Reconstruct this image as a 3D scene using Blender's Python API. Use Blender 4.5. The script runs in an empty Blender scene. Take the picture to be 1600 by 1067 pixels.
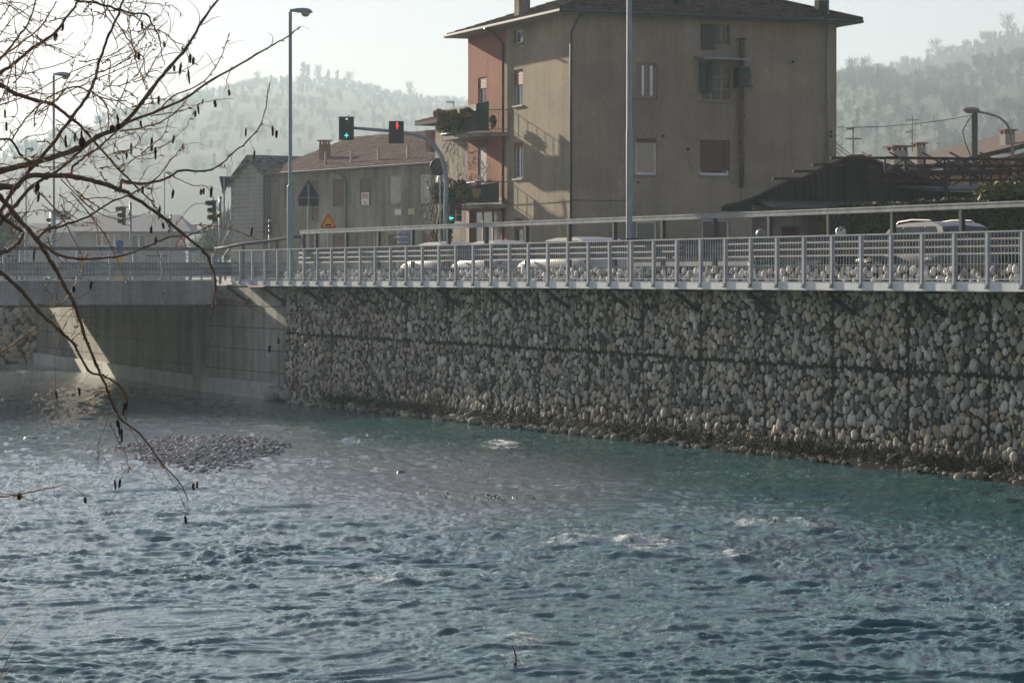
import bpy, bmesh, math, random
import numpy as np
from mathutils import Vector, Matrix, geometry

R = math.radians
random.seed(7)
rng = np.random.default_rng(11)
S = bpy.context.scene
COL = S.collection

# ------------------------------------------------------------------ camera, sky, sun, exposure
EYE = 4.4
FPX = 4400.0
HOR = 434.0
cam = bpy.data.cameras.new("camera")
cam.sensor_width = 36.0
cam.lens = 36.0 * FPX / 1600.0
cam.shift_y = -(533.5 - HOR) / 1600.0
cam.clip_start = 0.2
cam.clip_end = 9000.0
camo = bpy.data.objects.new("camera", cam)
camo.location = (0, 0, EYE)
camo.rotation_euler = (R(90), 0, 0)
COL.objects.link(camo)
S.camera = camo

SUN_AZ = R(-29.6)
SUN_EL = R(15.5)
SDIR = Vector((math.sin(SUN_AZ) * math.cos(SUN_EL), math.cos(SUN_AZ) * math.cos(SUN_EL), math.sin(SUN_EL)))
world = bpy.data.worlds.new("World")
S.world = world
world.use_nodes = True
wn = world.node_tree
bg = wn.nodes["Background"]
sky = wn.nodes.new("ShaderNodeTexSky")
sky.sky_type = 'NISHITA'
sky.sun_disc = False
sky.sun_elevation = SUN_EL
sky.sun_rotation = SUN_AZ
sky.altitude = 200
sky.air_density = 1.0
sky.dust_density = 0.35
sky.ozone_density = 2.5
hs = wn.nodes.new("ShaderNodeHueSaturation")      # a hazy winter sky is paler than the clear-air model
hs.inputs["Saturation"].default_value = 0.68
tn = wn.nodes.new("ShaderNodeMix"); tn.data_type = 'RGBA'; tn.blend_type = 'MULTIPLY'
tn.inputs[0].default_value = 1.0; tn.inputs[7].default_value = (1.0, 0.82, 0.86, 1)
wn.links.new(sky.outputs[0], hs.inputs["Color"]); wn.links.new(hs.outputs[0], tn.inputs[6]); wn.links.new(tn.outputs[2], bg.inputs[0])
bg.inputs[1].default_value = 0.05
sl = bpy.data.lights.new("sun", 'SUN')
sl.energy = 5.0
sl.angle = R(0.5)
sl.color = (1.0, 0.86, 0.68)
so = bpy.data.objects.new("sun", sl)
so.rotation_euler = (-SDIR).to_track_quat('-Z', 'Y').to_euler()
so.location = (-60, 120, 80)
COL.objects.link(so)
S.view_settings.view_transform = 'Standard'
S.view_settings.look = 'None'
S.view_settings.gamma = 1.0
S.view_settings.exposure = 1.45
S.view_settings.use_curve_mapping = False
S.cycles.use_denoising = True
S.cycles.max_bounces = 8
S.cycles.volume_bounces = 0
HAZE_DENSITY = 0.00046
HAZE_COLOR = (0.42, 0.54, 0.62)
HAZE_G = 0.30

# ------------------------------------------------------------------ frames and helpers
DX = Vector((-0.4364, 0.8998, 0))      # along the river wall, away from the camera
NL = Vector((0.8998, 0.4364, 0))       # from the river towards the land
UZ = Vector((0, 0, 1))


def P(px, py, Y):
    return Vector(((px - 800) / FPX * Y, Y, EYE - (py - HOR) / FPX * Y))


def W(s, t, z):
    return Vector((32.26, 15.64, 0)) + DX * s + NL * t + UZ * z


def s_at(px, t):
    k = (px - 800) / FPX
    Y = (35.85 + t) / (0.8998 * k + 0.4364)
    return (Y - 15.64 - 0.4364 * t) / 0.8998


def onplane(px, py, O, u):
    k = (px - 800) / FPX
    a = (k * O.y - O.x) / (u.x - k * u.y)
    Y = O.y + u.y * a
    return a, EYE - (py - HOR) / FPX * Y


ORG = {}


def org(o):
    return ORG.get(o.name, Vector((0, 0, 0))) if o else Vector((0, 0, 0))


def tag(o, label=None, cat=None, group=None, kind=None):
    if label: o['label'] = label
    if cat: o['category'] = cat
    if group: o['group'] = group
    if kind: o['kind'] = kind
    return o


def thing(name, label, cat, loc, group=None):
    o = bpy.data.objects.new(name, None)
    COL.objects.link(o)
    o.location = loc
    o.empty_display_size = 0.2
    ORG[o.name] = Vector(loc)
    return tag(o, label, cat, group)


def mk(name, mesh, parent=None, loc=None):
    o = bpy.data.objects.new(name, mesh)
    COL.objects.link(o)
    if parent: o.parent = parent
    if loc is not None:
        o.location = Vector(loc) - org(parent)
    ORG[o.name] = org(parent)
    return o


class MB:
    def __init__(self):
        self.v = []; self.f = []

    def add(self, vs, fs):
        b = len(self.v)
        self.v += [tuple(x) for x in vs]
        self.f += [tuple(i + b for i in f) for f in fs]
        return self

    def box(self, c, hx, hy, hz, u=Vector((1, 0, 0)), w=None):
        c = Vector(c); u = Vector(u)
        w = Vector((-u.y, u.x, 0)) if w is None else Vector(w)
        n = u.cross(w).normalized() * hz
        a = u * hx; b = w * hy
        vs = [c + a * i + b * j + n * k for k in (-1, 1) for j in (-1, 1) for i in (-1, 1)]
        return self.add(vs, [(0, 2, 3, 1), (4, 5, 7, 6), (0, 1, 5, 4), (2, 6, 7, 3), (0, 4, 6, 2), (1, 3, 7, 5)])

    def beam(self, a, b, hw, hh, up=UZ):
        a = Vector(a); b = Vector(b)
        d = (b - a); L = d.length
        if L < 1e-6: return self
        d /= L
        side = d.cross(up)
        if side.length < 1e-4: side = d.cross(Vector((0, 1, 0)))
        side.normalize()
        return self.box((a + b) / 2, L / 2, hw, hh, d, side)

    def tube(self, pts, rad, n=6, cap=True):
        pts = [Vector(p) for p in pts]
        if not hasattr(rad, '__len__'): rad = [rad] * len(pts)
        b = len(self.v); ref = Vector((0.31, 0.22, 0.93))
        prev = None
        for i, p in enumerate(pts):
            d = (pts[min(i + 1, len(pts) - 1)] - pts[max(i - 1, 0)])
            if d.length < 1e-9: d = Vector((0, 0, 1))
            d.normalize()
            if prev is None:
                a = d.cross(ref)
                if a.length < 0.05: a = d.cross(Vector((1, 0, 0)))
            else:
                a = prev - d * prev.dot(d)
                if a.length < 1e-4: a = d.cross(ref)
            a.normalize(); prev = a
            c = d.cross(a)
            for k in range(n):
                t = 2 * math.pi * k / n
                self.v.append(tuple(p + (a * math.cos(t) + c * math.sin(t)) * rad[i]))
        for i in range(len(pts) - 1):
            for k in range(n):
                k2 = (k + 1) % n
                self.f.append((b + i * n + k, b + i * n + k2, b + (i + 1) * n + k2, b + (i + 1) * n + k))
        if cap:
            self.f.append(tuple(b + k for k in reversed(range(n))))
            e = b + (len(pts) - 1) * n
            self.f.append(tuple(e + k for k in range(n)))
        return self

    def prism(self, poly, ext):
        poly = [Vector(p) for p in poly]; ext = Vector(ext); n = len(poly)
        vs = poly + [p + ext for p in poly]
        fs = [tuple(range(n)), tuple(n + i for i in reversed(range(n)))]
        fs += [(i, n + i, n + (i + 1) % n, (i + 1) % n) for i in range(n)]
        return self.add(vs, fs)

    def quad(self, a, b, c, d):
        return self.add([a, b, c, d], [(0, 1, 2, 3)])

    def lathe(self, o, prof, n=12, axis=UZ, ref=None):
        o = Vector(o); axis = Vector(axis).normalized()
        a = axis.cross(Vector((0.3, 0.9, 0.1)) if ref is None else ref).normalized()
        c = axis.cross(a)
        b = len(self.v)
        for r, h in prof:
            for k in range(n):
                t = 2 * math.pi * k / n
                self.v.append(tuple(o + axis * h + (a * math.cos(t) + c * math.sin(t)) * r))
        for i in range(len(prof) - 1):
            for k in range(n):
                k2 = (k + 1) % n
                self.f.append((b + i * n + k, b + i * n + k2, b + (i + 1) * n + k2, b + (i + 1) * n + k))
        self.f.append(tuple(b + k for k in reversed(range(n))))
        e = b + (len(prof) - 1) * n
        self.f.append(tuple(e + k for k in range(n)))
        return self

    def ball(self, c, r, u=8, v=6):
        c = Vector(c)
        r = r if hasattr(r, '__len__') else (r, r, r)
        b = len(self.v)
        self.v.append((c.x, c.y, c.z + r[2]))
        for i in range(1, v):
            th = math.pi * i / v
            for k in range(u):
                ph = 2 * math.pi * k / u
                self.v.append((c.x + r[0] * math.sin(th) * math.cos(ph), c.y + r[1] * math.sin(th) * math.sin(ph), c.z + r[2] * math.cos(th)))
        self.v.append((c.x, c.y, c.z - r[2]))
        e = len(self.v) - 1
        for k in range(u):
            k2 = (k + 1) % u
            self.f.append((b, b + 1 + k, b + 1 + k2))
            for i in range(v - 2):
                p = b + 1 + i * u
                self.f.append((p + k, p + u + k, p + u + k2, p + k2))
            p = b + 1 + (v - 2) * u
            self.f.append((p + k, e, p + k2))
        return self

    def mesh(self, name, mat, origin=None, smooth=False):
        m = bpy.data.meshes.new(name)
        if origin is not None:
            ox, oy, oz = origin
            vs = [(x - ox, y - oy, z - oz) for x, y, z in self.v]
        else:
            vs = self.v
        m.from_pydata(vs, [], self.f)
        if mat: m.materials.append(mat)
        if smooth:
            m.polygons.foreach_set("use_smooth", [True] * len(m.polygons))
            if smooth == 'auto':
                try: m.set_sharp_from_angle(angle=R(40))
                except Exception: pass
        m.update()
        return m

    def build(self, name, mat, parent=None, smooth=False):
        return mk(name, self.mesh(name, mat, org(parent), smooth), parent)


def np_mesh(name, V, Fc, mat, attrs=None, smooth=True):
    m = bpy.data.meshes.new(name)
    V = np.asarray(V, dtype=np.float32); Fc = np.asarray(Fc, dtype=np.int32)
    n, k = Fc.shape
    m.vertices.add(len(V)); m.vertices.foreach_set("co", V.ravel())
    m.loops.add(n * k); m.loops.foreach_set("vertex_index", Fc.ravel())
    m.polygons.add(n); m.polygons.foreach_set("loop_start", np.arange(0, n * k, k, dtype=np.int32))
    m.polygons.foreach_set("use_smooth", np.full(n, smooth))
    if mat: m.materials.append(mat)
    for nm, arr in (attrs or {}).items():
        a = m.attributes.new(nm, 'FLOAT', 'POINT')
        a.data.foreach_set("value", np.asarray(arr, dtype=np.float32))
    m.update(calc_edges=True)
    m.validate()
    return m


def join_inst(name, variants, items, mat, parent=None, smooth=True):
    """variants: list of (V,F); items: (index, 3x3, loc, rnd) -> one object"""
    Vs, Fs, A, b = [], [], [], 0
    o = np.array(org(parent))
    for i, M, l, r in items:
        V, Fc = variants[i]
        Vs.append(V @ np.asarray(M).T + (np.asarray(l) - o)); Fs.append(Fc + b); b += len(V)
        A.append(np.full(len(V), r))
    m = np_mesh(name, np.concatenate(Vs), np.concatenate(Fs), mat, {"rnd": np.concatenate(A)}, smooth)
    return mk(name, m, parent)


# value noise for geometry
_LAT = rng.random((256, 256))


def vnoise(x, y):
    xi = np.floor(x).astype(int); yi = np.floor(y).astype(int)
    xf = x - xi; yf = y - yi
    xf = xf * xf * xf * (xf * (xf * 6 - 15) + 10); yf = yf * yf * yf * (yf * (yf * 6 - 15) + 10)
    a = _LAT[xi % 256, yi % 256]; b = _LAT[(xi + 1) % 256, yi % 256]
    c = _LAT[xi % 256, (yi + 1) % 256]; d = _LAT[(xi + 1) % 256, (yi + 1) % 256]
    return (a * (1 - xf) + b * xf) * (1 - yf) + (c * (1 - xf) + d * xf) * yf


def fbm(x, y, o=4):
    s = 0; a = 0.5
    for i in range(o):
        s = s + a * vnoise(x * 2 ** i + 17.3 * i, y * 2 ** i + 9.1 * i); a *= 0.5
    return s / (1 - 0.5 ** o)


# ------------------------------------------------------------------ materials
class NT:
    def __init__(self, name):
        self.m = bpy.data.materials.new(name); self.m.use_nodes = True
        self.t = self.m.node_tree; self.n = self.t.nodes; self.l = self.t.links
        self.b = self.n["Principled BSDF"]

    def new(self, kind, **kw):
        x = self.n.new(kind)
        for k, v in kw.items(): setattr(x, k, v)
        return x

    def setin(self, sock, val):
        if hasattr(val, 'is_output'): self.l.new(val, sock)
        else: sock.default_value = val

    def coords(self, scale=(1, 1, 1), kind='pos'):
        if kind == 'pos': c = self.new("ShaderNodeNewGeometry").outputs["Position"]
        else: c = self.new("ShaderNodeTexCoord").outputs["Object"]
        mp = self.new("ShaderNodeMapping"); mp.inputs["Scale"].default_value = scale
        self.l.new(c, mp.inputs["Vector"])
        return mp.outputs[0]

    def noise(self, scale, detail=4, rough=0.6, vec=None, dist=0.0):
        x = self.new("ShaderNodeTexNoise")
        x.inputs["Scale"].default_value = scale; x.inputs["Detail"].default_value = detail
        x.inputs["Roughness"].default_value = rough; x.inputs["Distortion"].default_value = dist
        if vec is not None: self.l.new(vec, x.inputs["Vector"])
        return x.outputs[0]

    def ramp(self, fac, stops):
        x = self.new("ShaderNodeValToRGB"); e = x.color_ramp.elements
        while len(e) < len(stops): e.new(0.5)
        for el, (p, c) in zip(e, stops):
            el.position = p
            el.color = (c, c, c, 1) if not hasattr(c, '__len__') else (*c, 1)
        self.l.new(fac, x.inputs[0])
        return x.outputs[0]

    def mix(self, fac, a, b, mode='MIX'):
        x = self.new("ShaderNodeMix", data_type='RGBA', blend_type=mode)
        self.setin(x.inputs[0], fac)
        self.setin(x.inputs[6], a if hasattr(a, 'is_output') or len(a) == 4 else (*a, 1))
        self.setin(x.inputs[7], b if hasattr(b, 'is_output') or len(b) == 4 else (*b, 1))
        return x.outputs[2]

    def math(self, op, a, b=0.0, clamp=False):
        x = self.new("ShaderNodeMath", operation=op); x.use_clamp = clamp
        self.setin(x.inputs[0], a); self.setin(x.inputs[1], b)
        return x.outputs[0]

    def bump(self, h, strength=0.3, dist=0.02):
        x = self.new("ShaderNodeBump"); x.inputs["Strength"].default_value = strength
        x.inputs["Distance"].default_value = dist
        self.l.new(h, x.inputs["Height"]); self.l.new(x.outputs[0], self.b.inputs["Normal"])

    def out(self, color=None, rough=0.7, metal=0.0, spec=None):
        if color is not None: self.setin(self.b.inputs["Base Color"], color if hasattr(color, 'is_output') else (*color, 1))
        self.setin(self.b.inputs["Roughness"], rough); self.b.inputs["Metallic"].default_value = metal
        if spec is not None: self.b.inputs["Specular IOR Level"].default_value = spec
        return self.m


def worn(name, col, rough=0.7, metal=0.0, amt=0.35, scale=3.0, bump=0.0, streak=0.0, spec=None):
    t = NT(name)
    n = t.noise(scale, 6, 0.65, t.coords())
    f = t.ramp(n, [(0.3, 1 - amt), (0.7, 1 + amt * 0.4)])
    c = t.mix(1.0, col, f, 'MULTIPLY')
    if streak:
        k = t.noise(1.0, 5, 0.7, t.coords((2.2, 2.2, 0.12)))
        c = t.mix(1.0, c, t.ramp(k, [(0.35, 1 - streak), (0.62, 1.0)]), 'MULTIPLY')
    if bump: t.bump(t.noise(scale * 9, 4, 0.6, t.coords()), bump, 0.02)
    return t.out(c, rough, metal, spec)


def glow(name, col, strength):
    t = NT(name)
    t.b.inputs["Emission Color"].default_value = (*col, 1); t.b.inputs["Emission Strength"].default_value = strength
    return t.out(col, 0.4)


M = {}
M['galv'] = worn('galvanised_steel', (0.40, 0.45, 0.48), 0.45, 0.15, 0.25, 2.5)
M['galv_light'] = worn('galvanised_beam', (0.82, 0.84, 0.84), 0.5, 0.05, 0.22, 2.0, streak=0.12)
M['rail'] = worn('rail_steel', (0.11, 0.12, 0.125), 0.8, 0.0, 0.3, 2.0, streak=0.2)
M['galv_rail'] = worn('galvanised_rail', (0.30, 0.33, 0.345), 0.55, 0.1, 0.4, 3.0, streak=0.2)
M['pole'] = worn('painted_pole', (0.26, 0.33, 0.38), 0.45, 0.1, 0.2, 1.5)
M['dark_metal'] = worn('dark_metal', (0.035, 0.04, 0.042), 0.5, 0.2, 0.3, 4)
M['black'] = worn('black_plastic', (0.012, 0.016, 0.018), 0.45, 0, 0.2, 4)
M['rust'] = worn('rusty_steel', (0.055, 0.028, 0.02), 0.85, 0, 0.5, 3)
M['copper'] = worn('copper_pipe', (0.16, 0.085, 0.045), 0.6, 0.2, 0.6, 3)
M['zinc'] = worn('zinc_pipe', (0.33, 0.30, 0.27), 0.45, 0.4, 0.3, 2)
M['gutter'] = worn('gutter_green', (0.035, 0.048, 0.048), 0.5, 0, 0.3, 3)
M['white'] = worn('white_paint', (0.78, 0.78, 0.75), 0.5, 0, 0.08, 4)
M['wood'] = worn('window_wood', (0.36, 0.22, 0.08), 0.6, 0, 0.35, 6)
M['shutter_brown'] = worn('brown_shutter', (0.125, 0.055, 0.040), 0.65, 0, 0.25, 5)
M['shutter_red'] = worn('red_shutter', (0.22, 0.075, 0.055), 0.65, 0, 0.2, 5)
M['shutter_green'] = worn('green_shutter', (0.022, 0.045, 0.038), 0.6, 0, 0.3, 5)
M['shutter_pale'] = worn('pale_shutter', (0.55, 0.54, 0.50), 0.7, 0, 0.2, 3, streak=0.15)
M['glass'] = NT('window_glass').out((0.012, 0.014, 0.016), 0.05, 0, 0.45)
M['glass_curtain'] = NT('curtained_glass').out((0.10, 0.105, 0.105), 0.12, 0, 0.5)
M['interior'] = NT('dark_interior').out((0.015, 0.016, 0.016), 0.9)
M['asphalt'] = worn('asphalt', (0.055, 0.055, 0.055), 0.85, 0, 0.3, 2, 0.2)
M['clay'] = worn('clay', (0.25, 0.11, 0.065), 0.85, 0, 0.4, 5)
M['bark'] = None


def m_plaster(name, base, dark, streak=0.2, mottled=0.22):
    t = NT(name)
    c = t.coords()
    big = t.noise(0.35, 5, 0.6, c, 0.4)
    col = t.mix(t.ramp(big, [(0.38, 0.0), (0.66, 1.0)]), dark, base)
    fine = t.noise(7.0, 5, 0.75, c)
    col = t.mix(1.0, col, t.ramp(fine, [(0.3, 1 - mottled), (0.7, 1 + mottled * 0.3)]), 'MULTIPLY')
    st = t.noise(1.0, 6, 0.7, t.coords((1.6, 1.6, 0.10)))
    col = t.mix(1.0, col, t.ramp(st, [(0.36, 1 - streak), (0.58, 1.0)]), 'MULTIPLY')
    t.bump(t.noise(22, 4, 0.7, c), 0.35, 0.015)
    return t.out(col, 0.92, 0, 0.2)


M['plaster'] = m_plaster('beige_plaster', (0.42, 0.355, 0.25), (0.30, 0.255, 0.185))
M['plaster_red'] = m_plaster('red_plaster', (0.40, 0.165, 0.105), (0.32, 0.135, 0.09), 0.2)
M['plaster_grey'] = m_plaster('grey_plaster', (0.44, 0.41, 0.32), (0.25, 0.235, 0.19), 0.4, 0.3)
M['plaster_pale'] = m_plaster('pale_plaster', (0.50, 0.48, 0.42), (0.42, 0.40, 0.35), 0.15)
M['plaster_yellow'] = m_plaster('yellow_plaster', (0.52, 0.38, 0.15), (0.42, 0.30, 0.13), 0.2)
M['plaster_orange'] = m_plaster('orange_plaster', (0.35, 0.14, 0.08), (0.28, 0.12, 0.07), 0.2)
M['block'] = m_plaster('concrete_block', (0.40, 0.40, 0.36), (0.32, 0.32, 0.29), 0.12, 0.25)
M['mortar_pale'] = m_plaster('pale_mortar', (0.22, 0.22, 0.20), (0.18, 0.18, 0.16), 0.1)
M['soffit'] = m_plaster('soffit_plaster', (0.36, 0.33, 0.27), (0.28, 0.26, 0.22), 0.1)
M['barn'] = m_plaster('dark_barn_boards', (0.055, 0.055, 0.045), (0.025, 0.028, 0.025), 0.6, 0.4)


def m_concrete(name, base, dark, streak=0.5):
    t = NT(name); c = t.coords()
    col = t.mix(t.ramp(t.noise(0.5, 6, 0.65, c, 0.5), [(0.35, 0), (0.65, 1)]), dark, base)
    s1 = t.noise(1.0, 6, 0.75, t.coords((1.3, 1.3, 0.07)))
    col = t.mix(1.0, col, t.ramp(s1, [(0.38, 1 - streak), (0.56, 1.0)]), 'MULTIPLY')
    s2 = t.noise(1.0, 5, 0.7, t.coords((2.3, 2.3, 0.09)))
    col = t.mix(t.ramp(s2, [(0.60, 0.0), (0.72, 0.45)]), col, (0.50, 0.49, 0.45))
    col = t.mix(1.0, col, t.ramp(t.noise(9, 5, 0.7, c), [(0.3, 0.75), (0.7, 1.1)]), 'MULTIPLY')
    t.bump(t.noise(14, 5, 0.7, c), 0.3, 0.02)
    return t.out(col, 0.88, 0, 0.25)


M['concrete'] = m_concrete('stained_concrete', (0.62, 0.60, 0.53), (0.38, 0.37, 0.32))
M['concrete_brown_shade'] = m_concrete('brown_stained_shade_concrete', (0.36, 0.34, 0.27), (0.22, 0.21, 0.17))  # darker copy of the concrete, with under-bridge shade put into the colour
M['concrete_fascia'] = m_concrete('bridge_concrete', (0.46, 0.46, 0.43), (0.31, 0.315, 0.29), 0.35)
M['concrete_white'] = m_concrete('pale_concrete', (0.76, 0.75, 0.70), (0.62, 0.61, 0.55), 0.15)


def m_stone(name, stops, wash=True):
    t = NT(name); c = t.coords()
    a = t.new("ShaderNodeAttribute", attribute_name="rnd").outputs["Fac"]
    o = t.new("ShaderNodeObjectInfo").outputs["Random"]
    r = t.math('FRACT', t.math('ADD', a, o))
    col = t.ramp(r, stops)
    col = t.mix(1.0, col, t.ramp(t.noise(9, 5, 0.7, c), [(0.3, 0.72), (0.7, 1.2)]), 'MULTIPLY')
    # moss and soot film in patches
    ms = t.ramp(t.noise(0.9, 5, 0.7, c), [(0.48, 0.0), (0.70, 0.7)])
    if wash:
        z = t.new("ShaderNodeSeparateXYZ"); g = t.new("ShaderNodeNewGeometry"); t.l.new(g.outputs["Position"], z.inputs[0])
        zz = t.new("ShaderNodeMapRange"); t.l.new(z.outputs[2], zz.inputs[0])
        zz.inputs[1].default_value = 0.9; zz.inputs[2].default_value = 3.6
        zz.inputs[3].default_value = 0.25; zz.inputs[4].default_value = 1.0
        ms = t.math('MULTIPLY', ms, zz.outputs[0])
    col = t.mix(ms, col, (0.055, 0.058, 0.042))
    t.bump(t.noise(30, 4, 0.7, c), 0.4, 0.01)
    return t.out(col, 0.9, 0, 0.12)


M['stone'] = m_stone('river_stone', [(0.0, (0.075, 0.075, 0.06)), (0.16, (0.21, 0.195, 0.155)), (0.34, (0.38, 0.355, 0.30)),
                                     (0.60, (0.60, 0.56, 0.48)), (0.76, (0.47, 0.375, 0.25)), (1.0, (0.80, 0.76, 0.67))])
M['stone_white'] = m_stone('white_stone', [(0.0, (0.30, 0.295, 0.28)), (0.3, (0.60, 0.59, 0.56)), (1.0, (0.85, 0.84, 0.80))], False)
M['wet_rock'] = worn('wet_rock', (0.035, 0.035, 0.035), 0.25, 0, 0.4, 6, 0.3)
M['pebble'] = m_stone('river_pebble', [(0.0, (0.12, 0.135, 0.155)), (0.5, (0.23, 0.25, 0.28)), (1.0, (0.44, 0.46, 0.49))], False)
t = NT('dark_mortar'); c = t.coords()
col = t.mix(t.ramp(t.noise(1.2, 5, 0.7, c), [(0.42, 0), (0.62, 1)]), (0.050, 0.048, 0.038), (0.036, 0.042, 0.022))
t.bump(t.noise(18, 5, 0.7, c), 0.6, 0.03)
M['mortar'] = t.out(col, 0.95, 0, 0.1)


def m_tiles(name, a, b, d):
    t = NT(name)
    v = t.new("ShaderNodeTexVoronoi"); v.inputs["Scale"].default_value = 3.2
    t.l.new(t.coords(), v.inputs["Vector"])
    sep = t.new("ShaderNodeSeparateColor"); t.l.new(v.outputs["Color"], sep.inputs[0])
    col = t.ramp(sep.outputs[0], [(0.0, a), (0.5, b), (1.0, d)])
    col = t.mix(1.0, col, t.ramp(t.noise(0.8, 5, 0.7, t.coords()), [(0.3, 0.55), (0.7, 1.1)]), 'MULTIPLY')
    return t.out(col, 0.9, 0, 0.2)


M['tile_dark'] = m_tiles('dark_roof_tile', (0.05, 0.035, 0.03), (0.085, 0.05, 0.04), (0.12, 0.075, 0.06))
M['tile_red'] = m_tiles('red_roof_tile', (0.16, 0.085, 0.06), (0.21, 0.115, 0.085), (0.26, 0.16, 0.12))
M['tile_grey'] = m_tiles('grey_roof_tile', (0.07, 0.07, 0.068), (0.12, 0.12, 0.115), (0.24, 0.24, 0.23))
M['roof_pale'] = worn('pale_sheet_roof', (0.20, 0.22, 0.235), 0.7, 0, 0.15, 0.8)


def m_leaf(name, a, b):
    t = NT(name)
    r = t.new("ShaderNodeAttribute", attribute_name="rnd").outputs["Fac"]
    return t.out(t.ramp(r, [(0, a), (1, b)]), 0.7, 0, 0.15)


M['hedge'] = m_leaf('hedge_leaf', (0.022, 0.042, 0.014), (0.075, 0.10, 0.032))
M['ivy'] = m_leaf('ivy_leaf', (0.06, 0.085, 0.02), (0.20, 0.20, 0.045))
M['drygrass'] = m_leaf('dry_grass', (0.012, 0.011, 0.007), (0.042, 0.036, 0.020))
M['greengrass'] = m_leaf('bank_grass', (0.035, 0.06, 0.02), (0.075, 0.10, 0.035))
M['planter_dry'] = m_leaf('balcony_leaf', (0.045, 0.075, 0.022), (0.24, 0.19, 0.05))
M['wood_far'] = m_leaf('winter_wood', (0.022, 0.024, 0.018), (0.045, 0.044, 0.030))
M['bark'] = worn('bark', (0.14, 0.105, 0.07), 0.8, 0, 0.4, 25, 0.3)
M['twig'] = worn('twig_bark', (0.32, 0.19, 0.075), 0.75, 0, 0.3, 25)
M['catkin'] = worn('catkin', (0.04, 0.026, 0.018), 0.85, 0, 0.4, 40)

# ------------------------------------------------------------------ ground, water, hills
ROAD = 4.15
bank = [W(-160, 1.3, 0), W(s_at(447, 1.3), 1.3, 0), P(436, 434, 106.0), P(312, 434, 110.5), P(190, 434, 124.5), P(54, 434, 144.5),
        Vector((-66, 149, 0)), Vector((-300, 140, 0))]
poly = [Vector((p.x, p.y, 0)) for p in bank] + [Vector((-2600, 150, 0)), Vector((-2600, 3600, 0)), Vector((2600, 3600, 0)), Vector((2600, -120, 0))]
tri = geometry.tessellate_polygon([poly])
g = MB(); g.add([(p.x, p.y, 4.09) for p in poly], [tuple(x) for x in tri])
bm_ = bmesh.new(); gm = g.mesh('ground', worn('gravelly_ground', (0.14, 0.13, 0.10), 0.9, 0, 0.4, 0.4))
bm_.from_mesh(gm); bmesh.ops.recalc_face_normals(bm_, faces=bm_.faces)
for f in bm_.faces:
    if f.normal.z < 0: f.normal_flip()
bm_.to_mesh(gm); bm_.free()
tag(mk('ground', gm), 'level ground beyond the river wall', 'ground', kind='structure')
rd = MB(); rd.quad(W(-60, 2.05, ROAD), W(-60, 13.2, ROAD), W(112, 13.2, ROAD), W(112, 2.05, ROAD))
tag(rd.build('road', M['asphalt']), 'grey asphalt road behind the guard rail', 'road', kind='structure')
rd = MB(); rd.quad(W(88, 13.2, ROAD + 0.004), W(88, 40, ROAD + 0.004), W(101, 44, ROAD + 0.004), W(101, 13.2, ROAD + 0.004))
tag(rd.build('side_road', M['asphalt']), 'side road of the junction beside the tall house', 'road', kind='structure')
lm = MB()
for k in range(26):
    s0 = 20 + k * 3.5
    lm.quad(W(s0, 7.5, ROAD + 0.006), W(s0, 7.63, ROAD + 0.006), W(s0 + 1.6, 7.63, ROAD + 0.006), W(s0 + 1.6, 7.5, ROAD + 0.006))
tag(lm.build('road_marking', M['white']), 'dashed white centre line on the road', 'marking', kind='structure')
nb = MB()
prof = [(-29.6, -0.5), (-31, 0.5), (-33.5, 2.2), (-35, 2.7), (-60, 2.9), (-260, 3.2)]
for i in range(len(prof) - 1):
    nb.quad(W(-160, prof[i][0], prof[i][1]), W(120, prof[i][0], prof[i][1]), W(120, prof[i + 1][0], prof[i + 1][1]), W(-160, prof[i + 1][0], prof[i + 1][1]))
tag(nb.build('near_bank', worn('bank_earth', (0.10, 0.09, 0.06), 0.95, 0, 0.4, 1.5)), 'earth bank on the near side of the river', 'bank', kind='structure')

# water ---------------------------------------------------------------
# gravel shape shared by water shallows and the pebble bar
BAR = (P(328, 434, 72.0), 2.0, 6.8)


def shallow_np(X, Y):
    px = X / Y * FPX + 800; py = HOR + EYE * FPX / Y
    d1 = ((px - 700) / 300) ** 2 + ((py - 752) / 58) ** 2
    d2 = ((px - 330) / 190) ** 2 + ((py - 705) / 44) ** 2
    d3 = ((px - 160) / 190) ** 2 + ((py - 655) / 20) ** 2
    f = np.maximum(np.maximum(np.exp(-d1 ** 2 * 0.9), 0.8 * np.exp(-d2 ** 2)), 0.8 * np.exp(-d3 ** 2))
    return f


FOAM = [(785, 696, 34, 9, 1.0), (900, 848, 75, 10, 0.8), (1010, 852, 75, 13, 0.9), (1145, 874, 45, 9, 0.8), (1190, 820, 80, 9, 0.9), (1275, 826, 45, 6, 0.7),
        (610, 912, 90, 11, 0.65), (700, 905, 60, 12, 0.55), (810, 1012, 60, 26, 0.75), (960, 918, 60, 9, 0.45), (330, 1012, 60, 12, 0.4), (170, 990, 45, 10, 0.4),
        (1190, 912, 40, 9, 0.35), (380, 632, 35, 4, 0.7), (470, 672, 60, 8, 0.5), (60, 575, 110, 14, 0.8), (200, 655, 120, 8, 0.45), (640, 790, 160, 10, 0.35), (880, 760, 120, 14, 0.4), (1250, 745, 160, 8, 0.35), (470, 1050, 120, 14, 0.4), (1580, 905, 40, 8, 0.4),
        (1380, 700, 90, 10, 0.2), (950, 790, 130, 10, 0.35), (1060, 740, 120, 14, 0.3), (560, 780, 220, 20, 0.12), (1450, 770, 120, 10, 0.25), (640, 660, 120, 6, 0.3)]
rows = 780; cols = 1040
ypx = np.linspace(EYE * FPX / 22.0, EYE * FPX / 178.0, rows)
Yr = EYE * FPX / ypx
uu = np.linspace(-0.30, 0.30, cols)
Yg = np.repeat(Yr[:, None], cols, 1); Xg = uu[None, :] * Yg
fx, fy = 0.55, -0.835
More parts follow.
